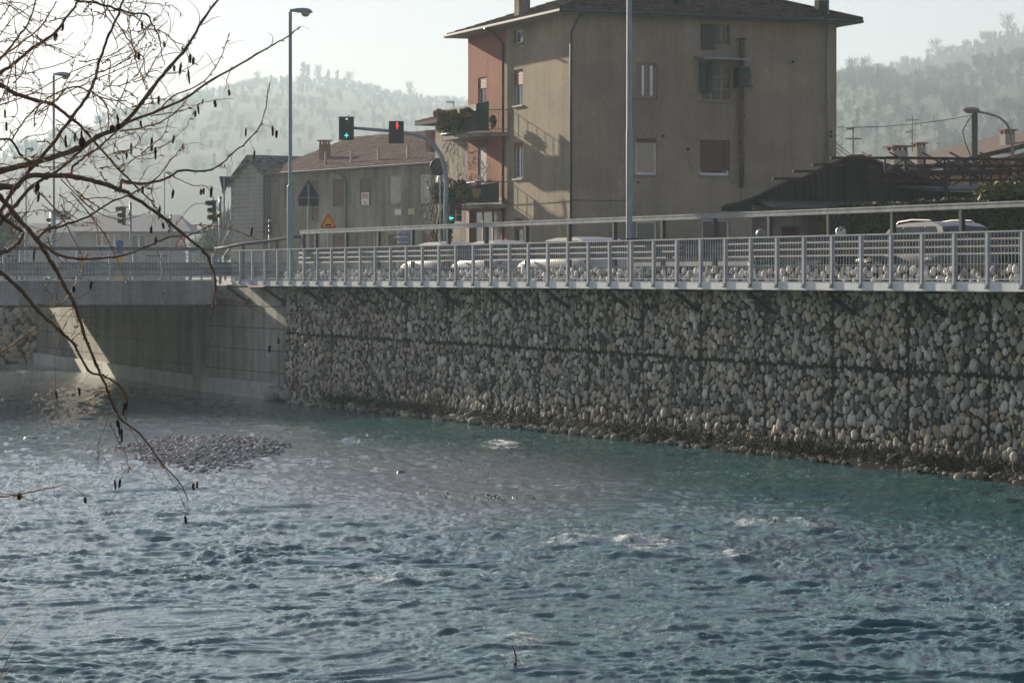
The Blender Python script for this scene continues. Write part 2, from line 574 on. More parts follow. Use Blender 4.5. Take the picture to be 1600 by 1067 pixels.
wx = Xg + 1.4 * (fbm(Xg * 0.33, Yg * 0.33, 3) - 0.5) * 2
wy = Yg + 1.4 * (fbm(Xg * 0.33 + 50, Yg * 0.33 + 31, 3) - 0.5) * 2
H = np.zeros_like(Xg)
wr = np.random.default_rng(5)
base_ang = math.atan2(fy, fx)
for i in range(84):
    lam = 10 ** wr.uniform(math.log10(0.16), math.log10(1.7))
    ang = base_ang - 0.25 + wr.normal(0, 0.5)
    k = 2 * math.pi / lam
    ph = k * (wx * math.cos(ang) + wy * math.sin(ang)) + wr.uniform(0, 6.28)
    amp = 0.0046 * lam ** 0.5
    fade = np.clip(1.6 - Yg / (75 + 60 * lam), 0.25, 1)
    H += amp * fade * (np.exp(1.1 * np.sin(ph)) - 1.27) * 0.85
patch = 0.35 + 1.25 * fbm(Xg * 0.16, Yg * 0.11, 3)
rip = np.abs(fbm(wx * 4.2 + 0.5 * wy, wy * 4.8, 4) - 0.5) * 2
rip2 = np.abs(fbm(wx * 1.5, wy * 2.7 + 9, 5) - 0.5) * 2
H = H * patch * 0.62 - (0.045 * (rip - 0.25) + 0.050 * (rip2 - 0.25)) * patch
sh = shallow_np(Xg, Yg)
pxg = Xg / Yg * FPX + 800; pyg = HOR + EYE * FPX / Yg
fo = np.zeros_like(Xg)
for (a, b, rx, ry, st) in FOAM:
    e = ((pxg - a) / rx) ** 2 + ((pyg - b) / ry) ** 2
    gsn = st * np.exp(-e * 0.9)
    fo = np.maximum(fo, gsn)
    H += 0.09 * gsn * (0.4 + vnoise(Xg * 3.1, Yg * 2.2))
smooth_wall = np.exp(-((pyg - (0.105 * (pxg - 440) + 617)) / 24) ** 2)
H = H * (1 - 0.55 * sh) * (1 - 0.25 * smooth_wall)
H += sh * 0.030 * (np.abs(np.sin(5.0 * (wx + 0.3 * wy) + 2 * vnoise(Xg, Yg))) * 0.7 + vnoise(Xg * 6, Yg * 4))
V = np.stack([Xg, Yg, H], -1).reshape(-1, 3)
idx = np.arange(rows * cols).reshape(rows, cols)
Fw = np.stack([idx[:-1, :-1], idx[:-1, 1:], idx[1:, 1:], idx[1:, :-1]], -1).reshape(-1, 4)
t = NT('river_water'); c = t.coords((1.0, 0.75, 1.0))
fa = t.new("ShaderNodeAttribute", attribute_name="foam").outputs["Fac"]
sa = t.new("ShaderNodeAttribute", attribute_name="shallow").outputs["Fac"]
deep = t.mix(t.ramp(t.noise(0.25, 3, 0.6, c), [(0.35, 0), (0.65, 1)]), (0.019, 0.092, 0.108), (0.030, 0.110, 0.104))
colr = t.mix(t.math('MULTIPLY', sa, 0.75), deep, (0.10, 0.105, 0.115))
fn = t.math('ADD', t.math('MULTIPLY', t.noise(11.0, 8, 0.85, t.coords((1.0, 0.4, 1.0)), 1.0), 0.6), t.math('MULTIPLY', t.noise(2.2, 4, 0.7, t.coords((1.0, 0.6, 1.0)), 1.5), 0.4))
fm = t.ramp(t.math('ADD', t.math('MULTIPLY', fa, 0.72), t.math('MULTIPLY', t.math('SUBTRACT', fn, 0.52), 4.0)), [(0.36, 0.0), (0.78, 1.0)])
fm = t.math('MULTIPLY', fm, t.ramp(fa, [(0.05, 0.0), (0.26, 0.9)]))
fk = t.math('MULTIPLY', t.ramp(t.noise(26.0, 3, 0.6, t.coords((1.0, 0.45, 1.0)), 0.5), [(0.60, 0.0), (0.69, 0.8)]), t.ramp(t.noise(0.55, 4, 0.7, t.coords((1.0, 0.6, 1.0)), 0.6), [(0.47, 0.0), (0.62, 1.0)]))  # white flecks painted in for glitter on aerated water
fm = t.math('MAXIMUM', fm, fk)
colr = t.mix(fm, colr, (0.72, 0.73, 0.71))
n1 = t.noise(7.5, 6, 0.7, t.coords((0.75, 0.8, 1.0)), 0.8)
n2 = t.noise(1.8, 5, 0.65, t.coords((0.7, 1.0, 1.0)), 0.8)
hh = t.math('ADD', t.math('MULTIPLY', n1, t.math('ADD', 0.6, t.math('MULTIPLY', sa, 0.9))), t.math('MULTIPLY', n2, 0.8))
t.bump(hh, 0.20, 0.10)
t.b.inputs["IOR"].default_value = 1.333
t.b.inputs["Specular Tint"].default_value = (0.45, 0.88, 1.0, 1)
M['water'] = t.out(colr, t.math('ADD', 0.03, t.math('MULTIPLY', fm, 0.6)))
tag(mk('water', np_mesh('water', V, Fw, M['water'], {"foam": fo.ravel(), "shallow": sh.ravel()})), 'choppy teal river flowing past the stone wall', 'river', kind='structure')
rbm = MB(); rbm.quad(W(-160, -60, -0.6), W(160, -60, -0.6), W(190, 20, -0.6), W(-160, 3, -0.6))
rbm.quad(Vector((-320, 100, -0.62)), Vector((0, 100, -0.62)), Vector((0, 200, -0.62)), Vector((-320, 200, -0.62)))
tag(rbm.build('river_bed', worn('river_bed_gravel', (0.05, 0.055, 0.045), 0.9, 0, 0.4, 2)), 'dark gravel bed under the river', 'river bed', kind='structure')


# hills ---------------------------------------------------------------
def far_tree(seed, n=150):
    r = np.random.default_rng(seed)
    V = []; Fc = []

    def rib(a, b, w0, w1):
        a = np.array(a); b = np.array(b); d = b - a
        sd = np.cross(d, r.normal(size=3)); sd /= (np.linalg.norm(sd) + 1e-9)
        i = len(V)
        V.extend([a - sd * w0, a + sd * w0, b + sd * w1, b - sd * w1]); Fc.append((i, i + 1, i + 2, i + 3))
    wid = r.uniform(0.24, 0.40)
    rib((0, 0, 0), (0.02, 0.0, 0.45), 0.022, 0.014); rib((0, 0, 0.4), (0.03, 0.02, 0.85), 0.014, 0.006)
    for _ in range(n):
        z0 = r.uniform(0.22, 0.75); a = r.uniform(0, 6.28)
        rr = wid * math.sqrt(max(0.05, 1 - ((z0 - 0.55) / 0.5) ** 2)) * r.uniform(0.25, 1.0)
        s = np.array((r.normal(0, 0.03), r.normal(0, 0.03), z0)) + np.array((math.cos(a), math.sin(a), 0.3)) * rr * r.uniform(0, 0.6)
        e = s + np.array((math.cos(a) * rr * 0.6, math.sin(a) * rr * 0.6, r.uniform(0.06, 0.25)))
        rib(s, e, r.uniform(0.006, 0.013), 0.004)
    return np.array(V), np.array(Fc)


def conifer(seed, n=120):
    r = np.random.default_rng(seed); V = []; Fc = []
    for _ in range(n):
        z = r.uniform(0.05, 1.0); a = r.uniform(0, 6.28); rr = 0.13 * (1.05 - z) + 0.02
        p = np.array((math.cos(a) * rr * r.uniform(0.3, 1), math.sin(a) * rr * r.uniform(0.3, 1), z)); q = 0.06
        i = len(V)
        V.extend([p + r.normal(0, q, 3), p + r.normal(0, q, 3), p + r.normal(0, q, 3), p + r.normal(0, q, 3)]); Fc.append((i, i + 1, i + 2, i + 3))
    return np.array(V), np.array(Fc)


FT = [far_tree(100 + i) for i in range(7)]
CT = [conifer(60 + i) for i in range(2)]
ALLT = FT + CT


def rotz(a, sx=1, sz=None):
    sz = sx if sz is None else sz
    ca, sa_ = math.cos(a), math.sin(a)
    return np.array([[ca * sx, -sa_ * sx, 0], [sa_ * sx, ca * sx, 0], [0, 0, sz]])


def make_hill(name, label, ridge, Yr_, Y0, depth, tree_h, n_ridge, n_slope, seed, px0, px1, woodlabel, single_px=()):
    r = np.random.default_rng(seed)
    rp = np.array(ridge, float)

    def rz(px): return (HOR - np.interp(px, rp[:, 0], rp[:, 1])) / FPX * Yr_
    xs = np.linspace((px0 - 800) / FPX * Yr_, (px1 - 800) / FPX * Yr_, 150)
    ys = np.concatenate([np.linspace(Y0, Yr_, 40), np.linspace(Yr_, Yr_ + depth, 14)[1:]])
    Xh, Yh = np.meshgrid(xs, ys)

    def height(X, Y):
        pxr = X / Yr_ * FPX + 800
        top = rz(pxr)
        q = np.clip((Y - Y0) / (Yr_ - Y0), 0, 1)
        up = q ** 0.85
        back = np.clip(1 - (Y - Yr_) / depth, 0, 1)
        nz = (fbm(X * 0.012 + seed, Y * 0.009, 4) - 0.5) * 16 * np.sin(np.pi * np.clip(q, 0, 1))
        return np.where(Y <= Yr_, 4.0 + (top + EYE - 4.0) * up + nz, 4 + (top + EYE - 4) * np.sqrt(back))
    Zh = height(Xh, Yh)
    ny, nx = Xh.shape
    ii = np.arange(nx * ny).reshape(ny, nx)
    Fh = np.stack([ii[:-1, :-1], ii[:-1, 1:], ii[1:, 1:], ii[1:, :-1]], -1).reshape(-1, 4)
    tt = NT(name + '_cover'); cc = tt.coords()
    cl = tt.mix(tt.ramp(tt.noise(0.03, 6, 0.7, cc), [(0.4, 0), (0.62, 1)]), (0.035, 0.038, 0.026), (0.055, 0.058, 0.036))
    ho = mk(name, np_mesh(name, np.stack([Xh, Yh, Zh], -1).reshape(-1, 3), Fh, tt.out(cl, 0.95, 0, 0.1)))
    tag(ho, label, 'hill', kind='structure')
    items = []
    for k in range(n_ridge + n_slope):
        if k < n_ridge:
            px = px0 + (px1 - px0) * (k + r.uniform(-0.4, 0.4)) / n_ridge
            Y = Yr_ + r.uniform(-30, 25)
        else:
            px = r.uniform(px0, px1); Y = Y0 + (Yr_ - Y0) * r.uniform(0.12, 1) ** 0.8
        X = (px - 800) / FPX * Yr_
        z = float(height(np.array(X), np.array(Y)))
        con = r.random() < 0.06
        h = tree_h * r.uniform(0.6, 1.3)
        items.append((7 + r.integers(2) if con else int(r.integers(7)), rotz(r.uniform(0, 6.28), h * r.uniform(0.8, 1.2), h), (X, Y, z - 0.6), r.random()))
    tag(join_inst(name + '_woodland', ALLT, items, M['wood_far'], smooth=False), woodlabel, 'woodland', kind='stuff')
    return lambda px, dy=0: Vector(((px - 800) / FPX * Yr_, Yr_ + dy, float(height(np.array((px - 800) / FPX * Yr_), np.array(Yr_ + dy)))))


hl = make_hill('hill', 'long wooded hill fading in haze behind the row house',
               [(-500, 330), (-100, 312), (60, 305), (130, 283), (190, 250), (240, 212), (300, 172), (350, 146), (400, 136), (450, 130), (520, 134), (560, 140), (620, 153),
                (680, 163), (730, 166), (800, 175), (1000, 215), (1200, 300), (1300, 330)], 2300, 900, 700, 7.5, 900, 2600, 3, -300, 1250,
               'bare winter woodland covering the long hazy hill')
hr2 = make_hill('far_hill', 'far wooded ridge rising at the right edge',
                [(1000, 330), (1200, 200), (1300, 140), (1360, 122), (1420, 104), (1480, 86), (1540, 66), (1600, 52), (1700, 30), (1900, 20)], 1900, 1350, 500, 8.0, 320, 900, 5, 1050, 1850,
                'bare winter woodland along the far right ridge')
hr = make_hill('near_hill', 'nearer wooded slope behind the barn at the right',
               [(1100, 330), (1200, 190), (1290, 138), (1320, 128), (1380, 130), (1400, 150), (1430, 132), (1470, 128), (1530, 106), (1600, 96), (1700, 66), (1900, 40)], 1350, 600, 450, 8.0, 260, 1100, 9, 1120, 1850,
               'bare winter woodland on the nearer right slope')
single = [(640, 11.5, 0, 'round-crowned bare tree standing above the others on the long ridge', hl), (497, 12.5, 2, 'tall spreading bare tree at the top of the long hill', hl),
          (545, 10.5, 1, 'slender bare tree right of the hilltop conifers', hl), (474, 11.5, 7, 'dark pointed conifer on the top of the long hill', hl),
          (481, 10.0, 8, 'narrow conifer just right of the pointed hilltop conifer', hl), (513, 8.5, 7, 'small conifer between bare trees on the long ridge', hl),
          (527, 8.0, 8, 'squat conifer on the falling part of the long ridge', hl), (402, 9.5, 3, 'bare tree on the left shoulder of the long hill', hl),
          (1352, 9.5, 4, 'bare tree on the nearer slope close to the tall house', hr), (1332, 9.0, 5, 'bushy bare tree rising beside the house roof edge', hr),
          (1575, 12.0, 0, 'broad bare tree on the far ridge near the picture corner', hr2), (1462, 10.0, 6, 'rounded bare tree standing alone on the far ridge', hr2)]
for px, h, vi, lab, fn_ in [(a_, b_ * 1.55, c_, d_, e_) for a_, b_, c_, d_, e_ in single]:
    p = fn_(px)
    to = thing('conifer_tree' if vi >= 7 else 'bare_tree', lab, 'tree', p, 'trees along the hill crests')
    Vv, Ff = ALLT[vi]
    Mx = rotz(px * 0.7, h, h)
    crown = np_mesh('crown', Vv @ Mx.T - np.array((0, 0, 0.4)), Ff, M['wood_far'], {"rnd": np.full(len(Vv), 0.3)}, False)
    mk('crown', crown, to)
    MB().tube([p - UZ * 0.8, p + UZ * h * 0.35, p + UZ * h * 0.7], [0.16, 0.12, 0.05], 5).build('trunk', M['bark'], to)

# haze -----------------------------------------------------------------
hm = bpy.data.materials.new('valley_haze'); hm.use_nodes = True
hn = hm.node_tree; hn.nodes.remove(hn.nodes["Principled BSDF"])
vol = hn.nodes.new("ShaderNodeVolumePrincipled")
vol.inputs["Color"].default_value = (*HAZE_COLOR, 1); vol.inputs["Density"].default_value = HAZE_DENSITY
vol.inputs["Anisotropy"].default_value = HAZE_G
hn.links.new(vol.outputs[0], hn.nodes["Material Output"].inputs["Volume"])
hb = MB(); hb.box((0, 1800, 101.5), 3000, 2300, 103.5)
tag(hb.build('haze', hm), 'thin winter haze filling the valley', 'haze', kind='stuff')

# ------------------------------------------------------------------ stone shapes
ICO = []
for sub in (1, 2):
    b_ = bmesh.new(); bmesh.ops.create_icosphere(b_, subdivisions=sub, radius=1.0)
    v_ = np.array([v.co[:] for v in b_.verts]); f_ = np.array([[v.index for v in f.verts] for f in b_.faces]); b_.free()
    ICO.append((v_, f_))


def stone_var(seed, sub=1, amt=0.36):
    r = np.random.default_rng(seed); v, f = ICO[sub]
    out = v.copy()
    for _ in range(6):
        d = r.normal(size=3); d /= np.linalg.norm(d)
        out = out + v * (amt * 0.5 * np.sin(2.2 * (v @ d) + r.uniform(0, 6))[:, None]) * 0.8
    p = np.sign(out) * np.abs(out) ** 0.85
    return p / np.abs(p).max(0), f


SV = [stone_var(40 + i) for i in range(14)]
PV = [stone_var(80 + i, 0) for i in range(5)]
FR = np.array([[DX.x, NL.x, 0], [DX.y, NL.y, 0], [0, 0, 1.0]])   # local (s, t, z) -> world


def pack(s0, s1, z0, z1, radii, tries, skip=None, seed=1):
    r = np.random.default_rng(seed); cell = 0.2; grid = {}; out = []
    for rad, nt in zip(radii, tries):
        for _ in range(nt):
            s = r.uniform(s0, s1); z = r.uniform(z0, z1); q = rad * r.uniform(0.88, 1.15)
            if skip and skip(s, z, q): continue
            cs, cz = int(s / cell), int(z / cell); ok = True
            for a in range(cs - 2, cs + 3):
                for b in range(cz - 2, cz + 3):
                    for (s2, z2, q2) in grid.get((a, b), ()):
                        if ((s - s2) * 1.12) ** 2 + ((z - z2) * 0.95) ** 2 < (q + q2) ** 2 * 0.84: ok = False; break
                    if not ok: break
                if not ok: break
            if ok:
                grid.setdefault((cs, cz), []).append((s, z, q)); out.append((s, z, q))
    return out


def place_stones(parent, lst, t0, mat, nparts, seed, depth=0.46, single_name='stone', many='small_stones', bright=None):
    r = np.random.default_rng(seed)
    lst = sorted(lst, key=lambda e: (e[0] < 48.6, e[0] - 8 * e[2]))     # the stones that show largest come first
    meshes = [np_mesh(single_name, V_, F_, mat) for V_, F_ in SV]
    items = []
    for i, (s, z, q) in enumerate(lst):
        vi = int(r.integers(len(SV))); tilt = r.normal(0, 0.6)
        ct, st_ = math.cos(tilt), math.sin(tilt)
        a = q * r.uniform(0.90, 1.16); b = q * r.uniform(0.96, 1.36); dd = q * depth * r.uniform(0.8, 1.25)
        L = np.array([[ct, 0, -st_], [0, 1, 0], [st_, 0, ct]]) @ np.diag([a, dd, b])
        loc = W(s, t0 + r.uniform(-0.02, 0.035), z)
        if i < nparts:
            o = mk(single_name, meshes[vi], parent)
            m4 = Matrix((FR @ L).tolist()).to_4x4(); m4.translation = loc - org(parent)
            o.matrix_local = m4
        else:
            items.append((vi, FR @ L, loc[:], float(r.random())))
    if items:
        o = join_inst(many, SV, items, mat, parent); o['kind'] = 'stuff'


# ------------------------------------------------------------------ river wall with its stones
WT = 0.85
S_END = s_at(447, WT)
joints = [s_at(1547, WT) + 3.2 * k for k in range(-6, 14)]
ZJ = lambda s: 2.22 + (s - 50) * 0.0045
wall = thing('retaining_wall', 'high river wall faced with rounded river stones under the walkway', 'wall', W(70, WT, 0))
mb = MB(); mb.prism([W(20, WT, -0.6), W(S_END, WT, -0.6), W(S_END, WT, 4.06), W(20, WT, 4.06)], NL * 0.45)
mb.build('mortar_face', M['mortar'], wall)


def skipj(s, z, q):
    if abs(z - ZJ(s)) < 0.028 + q * 0.7: return True
    j = min(abs(s - k) for k in joints)
    return j < 0.05 + q * 0.74


st = pack(35.0, S_END - 0.05, -0.1, 4.05, [0.135, 0.112, 0.093, 0.077, 0.062, 0.048, 0.036], [1000, 7500, 26000, 42000, 44000, 40000, 35000], skipj, 3)
place_stones(wall, st, WT - 0.025, M['stone'], 300, 4)
cp = MB(); cp.box(W((20 + S_END) / 2, WT + 0.2, 4.15), (S_END - 20) / 2, 0.30, 0.085, DX)
cp.build('concrete_coping', M['concrete_fascia'], wall)

# low inner wall behind the walkway
iw = thing('low_stone_wall', 'low dark wall studded with white stones behind the walkway fence', 'wall', W(70, 1.62, 4.2))
s_l = s_at(445, 1.55)
mb = MB(); mb.prism([W(30, 1.58, 4.12), W(s_l, 1.58, 4.12), W(s_l, 1.58, 4.71), W(30, 1.58, 4.71)], NL * 0.42)
mb.build('mortar_face', M['mortar'], iw)


def skipi(s, z, q): return fbm(np.array(s * 0.55), np.array(3.3), 2) < 0.12 + 0.25 * (z - 4.3)


sti = pack(46, s_l, 4.33, 4.62, [0.10, 0.085, 0.07], [1600, 1900, 1700], skipi, 6)
place_stones(iw, sti, 1.55, M['stone_white'], 220, 8, 0.7)

# walkway deck ------------------------------------------------------------
F_END = s_at(362, 0)
deck = thing('walkway_deck', 'narrow steel walkway carried on the river wall', 'walkway', W(70, 0.7, 4.1))
mb = MB(); mb.box(W((28 + F_END) / 2, 0.80, 4.275), (F_END - 28) / 2, 0.76, 0.03, DX); mb.build('deck_slab', M['concrete_fascia'], deck)
for k in range(9):
    a = 28 + k * (F_END - 28) / 9; b = 28 + (k + 1) * (F_END - 28) / 9 - 0.006
    mb = MB(); mb.box(W((a + b) / 2, 0.02, 4.205), (b - a) / 2, 0.02, 0.108, DX)
    mb.box(W((a + b) / 2, 0.06, 4.105), (b - a) / 2, 0.06, 0.008, DX)
    mb.build('edge_beam', M['galv_light'], deck)
br = MB()
br.beam(Vector((0, 0, 0)), Vector((NL.x * 0.80, NL.y * 0.80, -0.55)) + DX * -0.0, 0.04, 0.05)
br.beam(Vector((0, 0, 0.03)), Vector((NL.x * 0.8, NL.y * 0.8, 0.03)), 0.04, 0.05)
br.box(NL * 0.76 + UZ * -0.52, 0.16, 0.02, 0.14, DX)
brm = br.mesh('bracket', M['dark_metal'])
for k in range(-2, 14):
    mk('bracket', brm, deck, W(49.1 + 3.75 * k + 0.3, 0.06, 4.06))

# walkway fence -------------------------------------------------------------
fence = thing('walkway_fence', 'long galvanised bar fence along the outer edge of the walkway', 'fence', W(70, 0, 4.1))
SP = 1.25
pm = MB()
pm.box(Vector((0, 0, 0.63)), 0.040, 0.012, 0.62, DX); pm.box(NL * 0.035 + UZ * 0.63, 0.008, 0.045, 0.62, DX)
pm.box(-NL * 0.03 + UZ * 0.06, 0.03, 0.018, 0.05, DX)
for zz in (0.03, 0.13): pm.lathe(-NL * 0.045 + UZ * zz + DX * 0.0, [(0.012, 0), (0.012, 0.03)], 6, -NL)
pmesh = pm.mesh('post', M['galv'])
bmsh = MB().box(Vector((0, 0, 0.5)), 0.0055, 0.0055, 0.505, DX).mesh('bar', M['galv'])
npost = int((F_END - 49.09) / SP) + 1
bars = []
for k in range(-6, npost + 1):
    s = 49.09 + SP * k
    if s > F_END + 0.05: break
    mk('post', pmesh, fence, W(s, -0.02, 4.14))
    for j in range(1, 10):
        sb = s + SP * j / 10
        if sb < F_END: bars.append(sb)
for i, sb in enumerate([b for b in bars if b >= 48.5]):
    if i < 300: mk('bar', bmsh, fence, W(sb, 0.0, 4.37))
rest = MB()
for sb in [b for b in bars if b < 48.5] + [b for b in bars if b >= 48.5][300:]:
    rest.box(W(sb, 0, 4.87), 0.0055, 0.0055, 0.505, DX)
ro = rest.build('far_bars', M['galv'], fence); ro['kind'] = 'stuff'
for k in range(12):
    a = 41 + k * (F_END - 41) / 12; b = 41 + (k + 1) * (F_END - 41) / 12 - 0.004
    MB().box(W((a + b) / 2, -0.005, 5.395), (b - a) / 2, 0.03, 0.018, DX).build('top_rail', M['galv_rail'], fence)
MB().box(W((41 + F_END) / 2, 0.0, 4.365), (F_END - 41) / 2, 0.018, 0.010, DX).build('bottom_rail', M['galv'], fence)
MB().box(W((41 + F_END) / 2, 0.012, 4.70), (F_END - 41) / 2, 0.006, 0.010, DX).build('middle_rail', M['galv'], fence)

# guard rail -----------------------------------------------------------------
GT = 1.78
guard = thing('guard_rail', 'steel road barrier with a triple-wave beam and a high top rail', 'guard rail', W(70, GT, 4.7))
gs0 = s_at(1503, GT); gsp = (s_at(645, GT) - gs0) / 11
gend = s_at(474, GT)
gp = MB(); gp.box(-NL * 0.05 + UZ * 0.66, 0.055, 0.006, 0.66, DX); gp.box(NL * 0.05 + UZ * 0.66, 0.055, 0.006, 0.66, DX); gp.box(UZ * 0.66, 0.005, 0.047, 0.66, DX)
gp.box(UZ * 0.008, 0.12, 0.11, 0.012, DX)
gpm = gp.mesh('post', M['rail'])
for k in range(-4, 17):
    s = gs0 + gsp * k
    if s < gend + 0.3: mk('post', gpm, guard, W(s, GT, 4.712))
mk('post', gpm, guard, W(gend, GT, 4.712))


def wavebeam(a, b, zc, tt, hgt=0.25, n=3):
    """corrugated beam from s=a to s=b (W frame)"""
    m_ = MB(); pts = []
    steps = 6 * n
    for i in range(steps + 1):
        q = i / steps
        pts.append((tt - 0.035 * math.cos(2 * math.pi * n * q) * 1.0, zc - hgt + 2 * hgt * q))
    for i in range(steps):
        m_.quad(W(a, pts[i][0], pts[i][1]), W(a, pts[i + 1][0], pts[i + 1][1]), W(b, pts[i + 1][0], pts[i + 1][1]), W(b, pts[i][0], pts[i][1]))
    return m_


for k in range(-2, 9):
    a = gs0 + gsp * 2 * k; b = min(a + gsp * 2 - 0.01, gend + 0.2)
    if a < gend: wavebeam(a, b, 5.18, GT - 0.10).build('wave_beam', M['rail'], guard, True)
    if a < gend:
        tr = MB(); tr.box(W((a + b) / 2, GT - 0.02, 6.10), (b - a) / 2, 0.05, 0.018, DX); tr.box(W((a + b) / 2, GT - 0.05, 6.04), (b - a) / 2, 0.012, 0.045, DX)
        tr.box(W((a + b) / 2, GT - 0.02, 5.985), (b - a) / 2, 0.04, 0.010, DX)
        tr.build('top_rail', M['galv_rail'], guard)

# ------------------------------------------------------------------ bridge and abutment
ab = thing('bridge_abutment', 'stained concrete abutment wall beside and under the bridge', 'wall', P(380, 434, 110) - UZ * 4)
ap = [W(S_END, WT + 0.05, 0), W(s_at(434, WT + 0.05), WT + 0.05, 0), W(s_at(318, WT + 0.25), WT + 0.25, 0), P(190, 434, 123.5), P(58, 434, 143)]
for p in ap: p.z = 0
tops = [4.06, 4.06, 4.06, 3.95, 3.95]
for i in range(len(ap) - 1):
    a, b = ap[i], ap[i + 1]
    u = (b - a).normalized(); L = (b - a).length
    nrm = Vector((u.y, -u.x, 0))
    if nrm.dot(Vector((0, 0, 0)) - a) < 0: nrm = -nrm
    top = tops[i + 1]
    mb = MB(); mb.prism([a + UZ * -0.5, b + UZ * -0.5, b + UZ * top, a + UZ * top], -nrm * 0.5); mb.build('core_wall', M['mortar'], ab)
    nc = max(1, round(L / 2.5)); zs = [-0.3, 0.95, 1.75, 2.55, 3.35, top]
    for c_ in range(nc):
        for z0, z1 in zip(zs[:-1], zs[1:]):
            x0 = L * c_ / nc + 0.01; x1 = L * (c_ + 1) / nc - 0.01
            pn = MB(); pn.box(a + u * (x0 + x1) / 2 + nrm * 0.012 + UZ * ((z0 + z1) / 2), (x1 - x0) / 2, 0.014 + 0.004 * random.random(), (z1 - z0) / 2 - 0.014, u)
            pn.build('concrete_panel', M['concrete'] if i < 2 else M['concrete_brown_shade'], ab)
    if i >= 1:
        nb_ = max(1, round(L / 1.15))
        for c_ in range(nb_):
            if i == 1 and c_ == 0 and False: continue
            pn = MB(); pn.box(a + u * (L * (c_ + 0.5) / nb_) + nrm * (0.10 + 0.01 * random.random()) + UZ * 0.22, L / nb_ / 2 - 0.012, 0.09, 0.36 + 0.02 * random.random(), u)
            pn.build('plinth_block', M['concrete_white'], ab)
pr = MB(); c0 = ap[2]; pr.box(Vector((c0.x, c0.y, 1.9)), 0.25, 0.35, 2.15, (ap[2] - ap[1]).normalized()); pr.build('pilaster', M['concrete'], ab)
# boulder at the abutment foot
for (px, py, Y, q, lab) in [(430, 604, 101.0, 0.34, 'grey boulder at the foot of the abutment where the stone wall starts'), (443, 612, 99.5, 0.22, 'small rock leaning on the boulder by the abutment')]:
    p = P(px, py, Y)
    V_, F_ = stone_var(int(px), 1, 0.3)
    o = mk('boulder', np_mesh('boulder', V_ * np.array((q * 1.3, q, q)), F_, M['concrete']), None, Vector((p.x, p.y, 0.25)))
    tag(o, lab, 'rock')

bl = P(-260, 434, 100.5); brt = P(338, 434, 105.2)
bl.z = brt.z = 0
bu = (bl - brt).normalized(); bn = Vector((bu.y, -bu.x, 0))
if bn.dot(brt) > 0: bn = -bn           # towards the camera
BL = (bl - brt).length
bridge = thing('bridge', 'grey concrete girder bridge crossing the river at the left', 'bridge', brt)
mb = MB(); mb.box((brt + bl) / 2 - bn * 0.20 + UZ * 3.84, BL / 2, 0.20, 0.44, bu); mb.build('fascia_girder', M['concrete_fascia'], bridge)
mb = MB(); mb.box((brt + bl) / 2 - bn * 16.4 + UZ * 3.86, BL / 2 + 1.0, 16.0, 0.25, bu); mb.build('deck_slab', M['concrete_fascia'], bridge)  # unseen depth of the slab is stretched so it shades the wall below
mb = MB(); mb.box((brt + bl) / 2 - bn * 0.28 + UZ * 4.305, BL / 2, 0.32, 0.028, bu); mb.build('kerb', M['concrete_white'], bridge)
for q in (3, 7, 12, 17, 22, 27, 31):
    mb = MB(); mb.box((brt + bl) / 2 - bn * q + UZ * 3.45, BL / 2, 0.22, 0.16, bu); mb.build('girder', M['concrete_fascia'], bridge)
mb = MB(); mb.quad(brt - bn * 0.7 + UZ * (ROAD + 0.02), bl - bn * 0.7 + UZ * (ROAD + 0.02), bl - bn * 32 + UZ * (ROAD + 0.02), brt - bn * 32 + UZ * (ROAD + 0.02))
tag(mb.build('bridge_road', M['asphalt']), 'asphalt carriageway on the bridge', 'road', kind='structure')

bf = thing('bridge_railing', 'galvanised railing with vertical bars on the bridge edge', 'railing', brt + UZ * 4.33)
bs = brt - bu * 0.5
npb = int(BL / 1.95)
pmb = MB(); pmb.box(UZ * 0.50, 0.045, 0.03, 0.50, bu); pmb.box(UZ * 0.012, 0.10, 0.08, 0.012, bu)
pmbm = pmb.mesh('post', M['galv'])
for k in range(npb + 1):
    mk('post', pmbm, bf, brt + bu * (0.1 + 1.95 * k) - bn * 0.12 + UZ * 4.335)
for z_, h_ in ((5.26, 0.02), (4.44, 0.012), (5.13, 0.010)):
    mb = MB(); mb.box((brt + bl) / 2 - bn * 0.12 + UZ * z_, BL / 2, 0.02, h_, bu); mb.build('rail', M['galv'], bf)
bbm = MB().box(UZ * 0.0, 0.006, 0.006, 0.40, bu).mesh('bar', M['galv'])
for k in range(int(BL / 0.13)):
    mk('bar', bbm, bf, brt + bu * (0.1 + 0.13 * k) - bn * 0.12 + UZ * 4.84)
bg_ = thing('bridge_guard_rail', 'road barrier with wave beam on the bridge behind the railing', 'guard rail', brt + UZ * 4.33)
for k in range(int(BL / 2.1) + 1):
    mb = MB(); mb.box(brt + bu * (0.9 + 2.1 * k) - bn * 0.48 + UZ * 4.90, 0.075, 0.05, 0.57, bu); mb.build('post', M['pole'], bg_)
nseg = 14
wb = MB()
for i in range(18):
    q0, q1 = i / 18, (i + 1) / 18
    f_ = lambda q: (brt - bn * (0.40 - 0.035 * math.cos(6 * math.pi * q)) + UZ * (4.46 + 0.52 * q))
    a, b = f_(q0), f_(q1)
    wb.quad(a - bu * 3.2, b - bu * 3.2, b + bu * BL, a + bu * BL)
wb.build('wave_beam', M['galv_rail'], bg_, True)
mb = MB(); mb.box((brt + bl) / 2 - bn * 0.44 + UZ * 5.47, BL / 2, 0.06, 0.065, bu); mb.build('top_rail', M['rail'], bg_)
tr = MB(); tr.tube([brt - bn * 0.44 + UZ * 5.47 - bu * 0.05, P(380, 381.5, 104.5), P(420, 377, 103.5), P(458, 371, 102.3), P(470, 370, 102)], 0.06, 8); tr.build('sloping_rail', M['rail'], bg_, True)
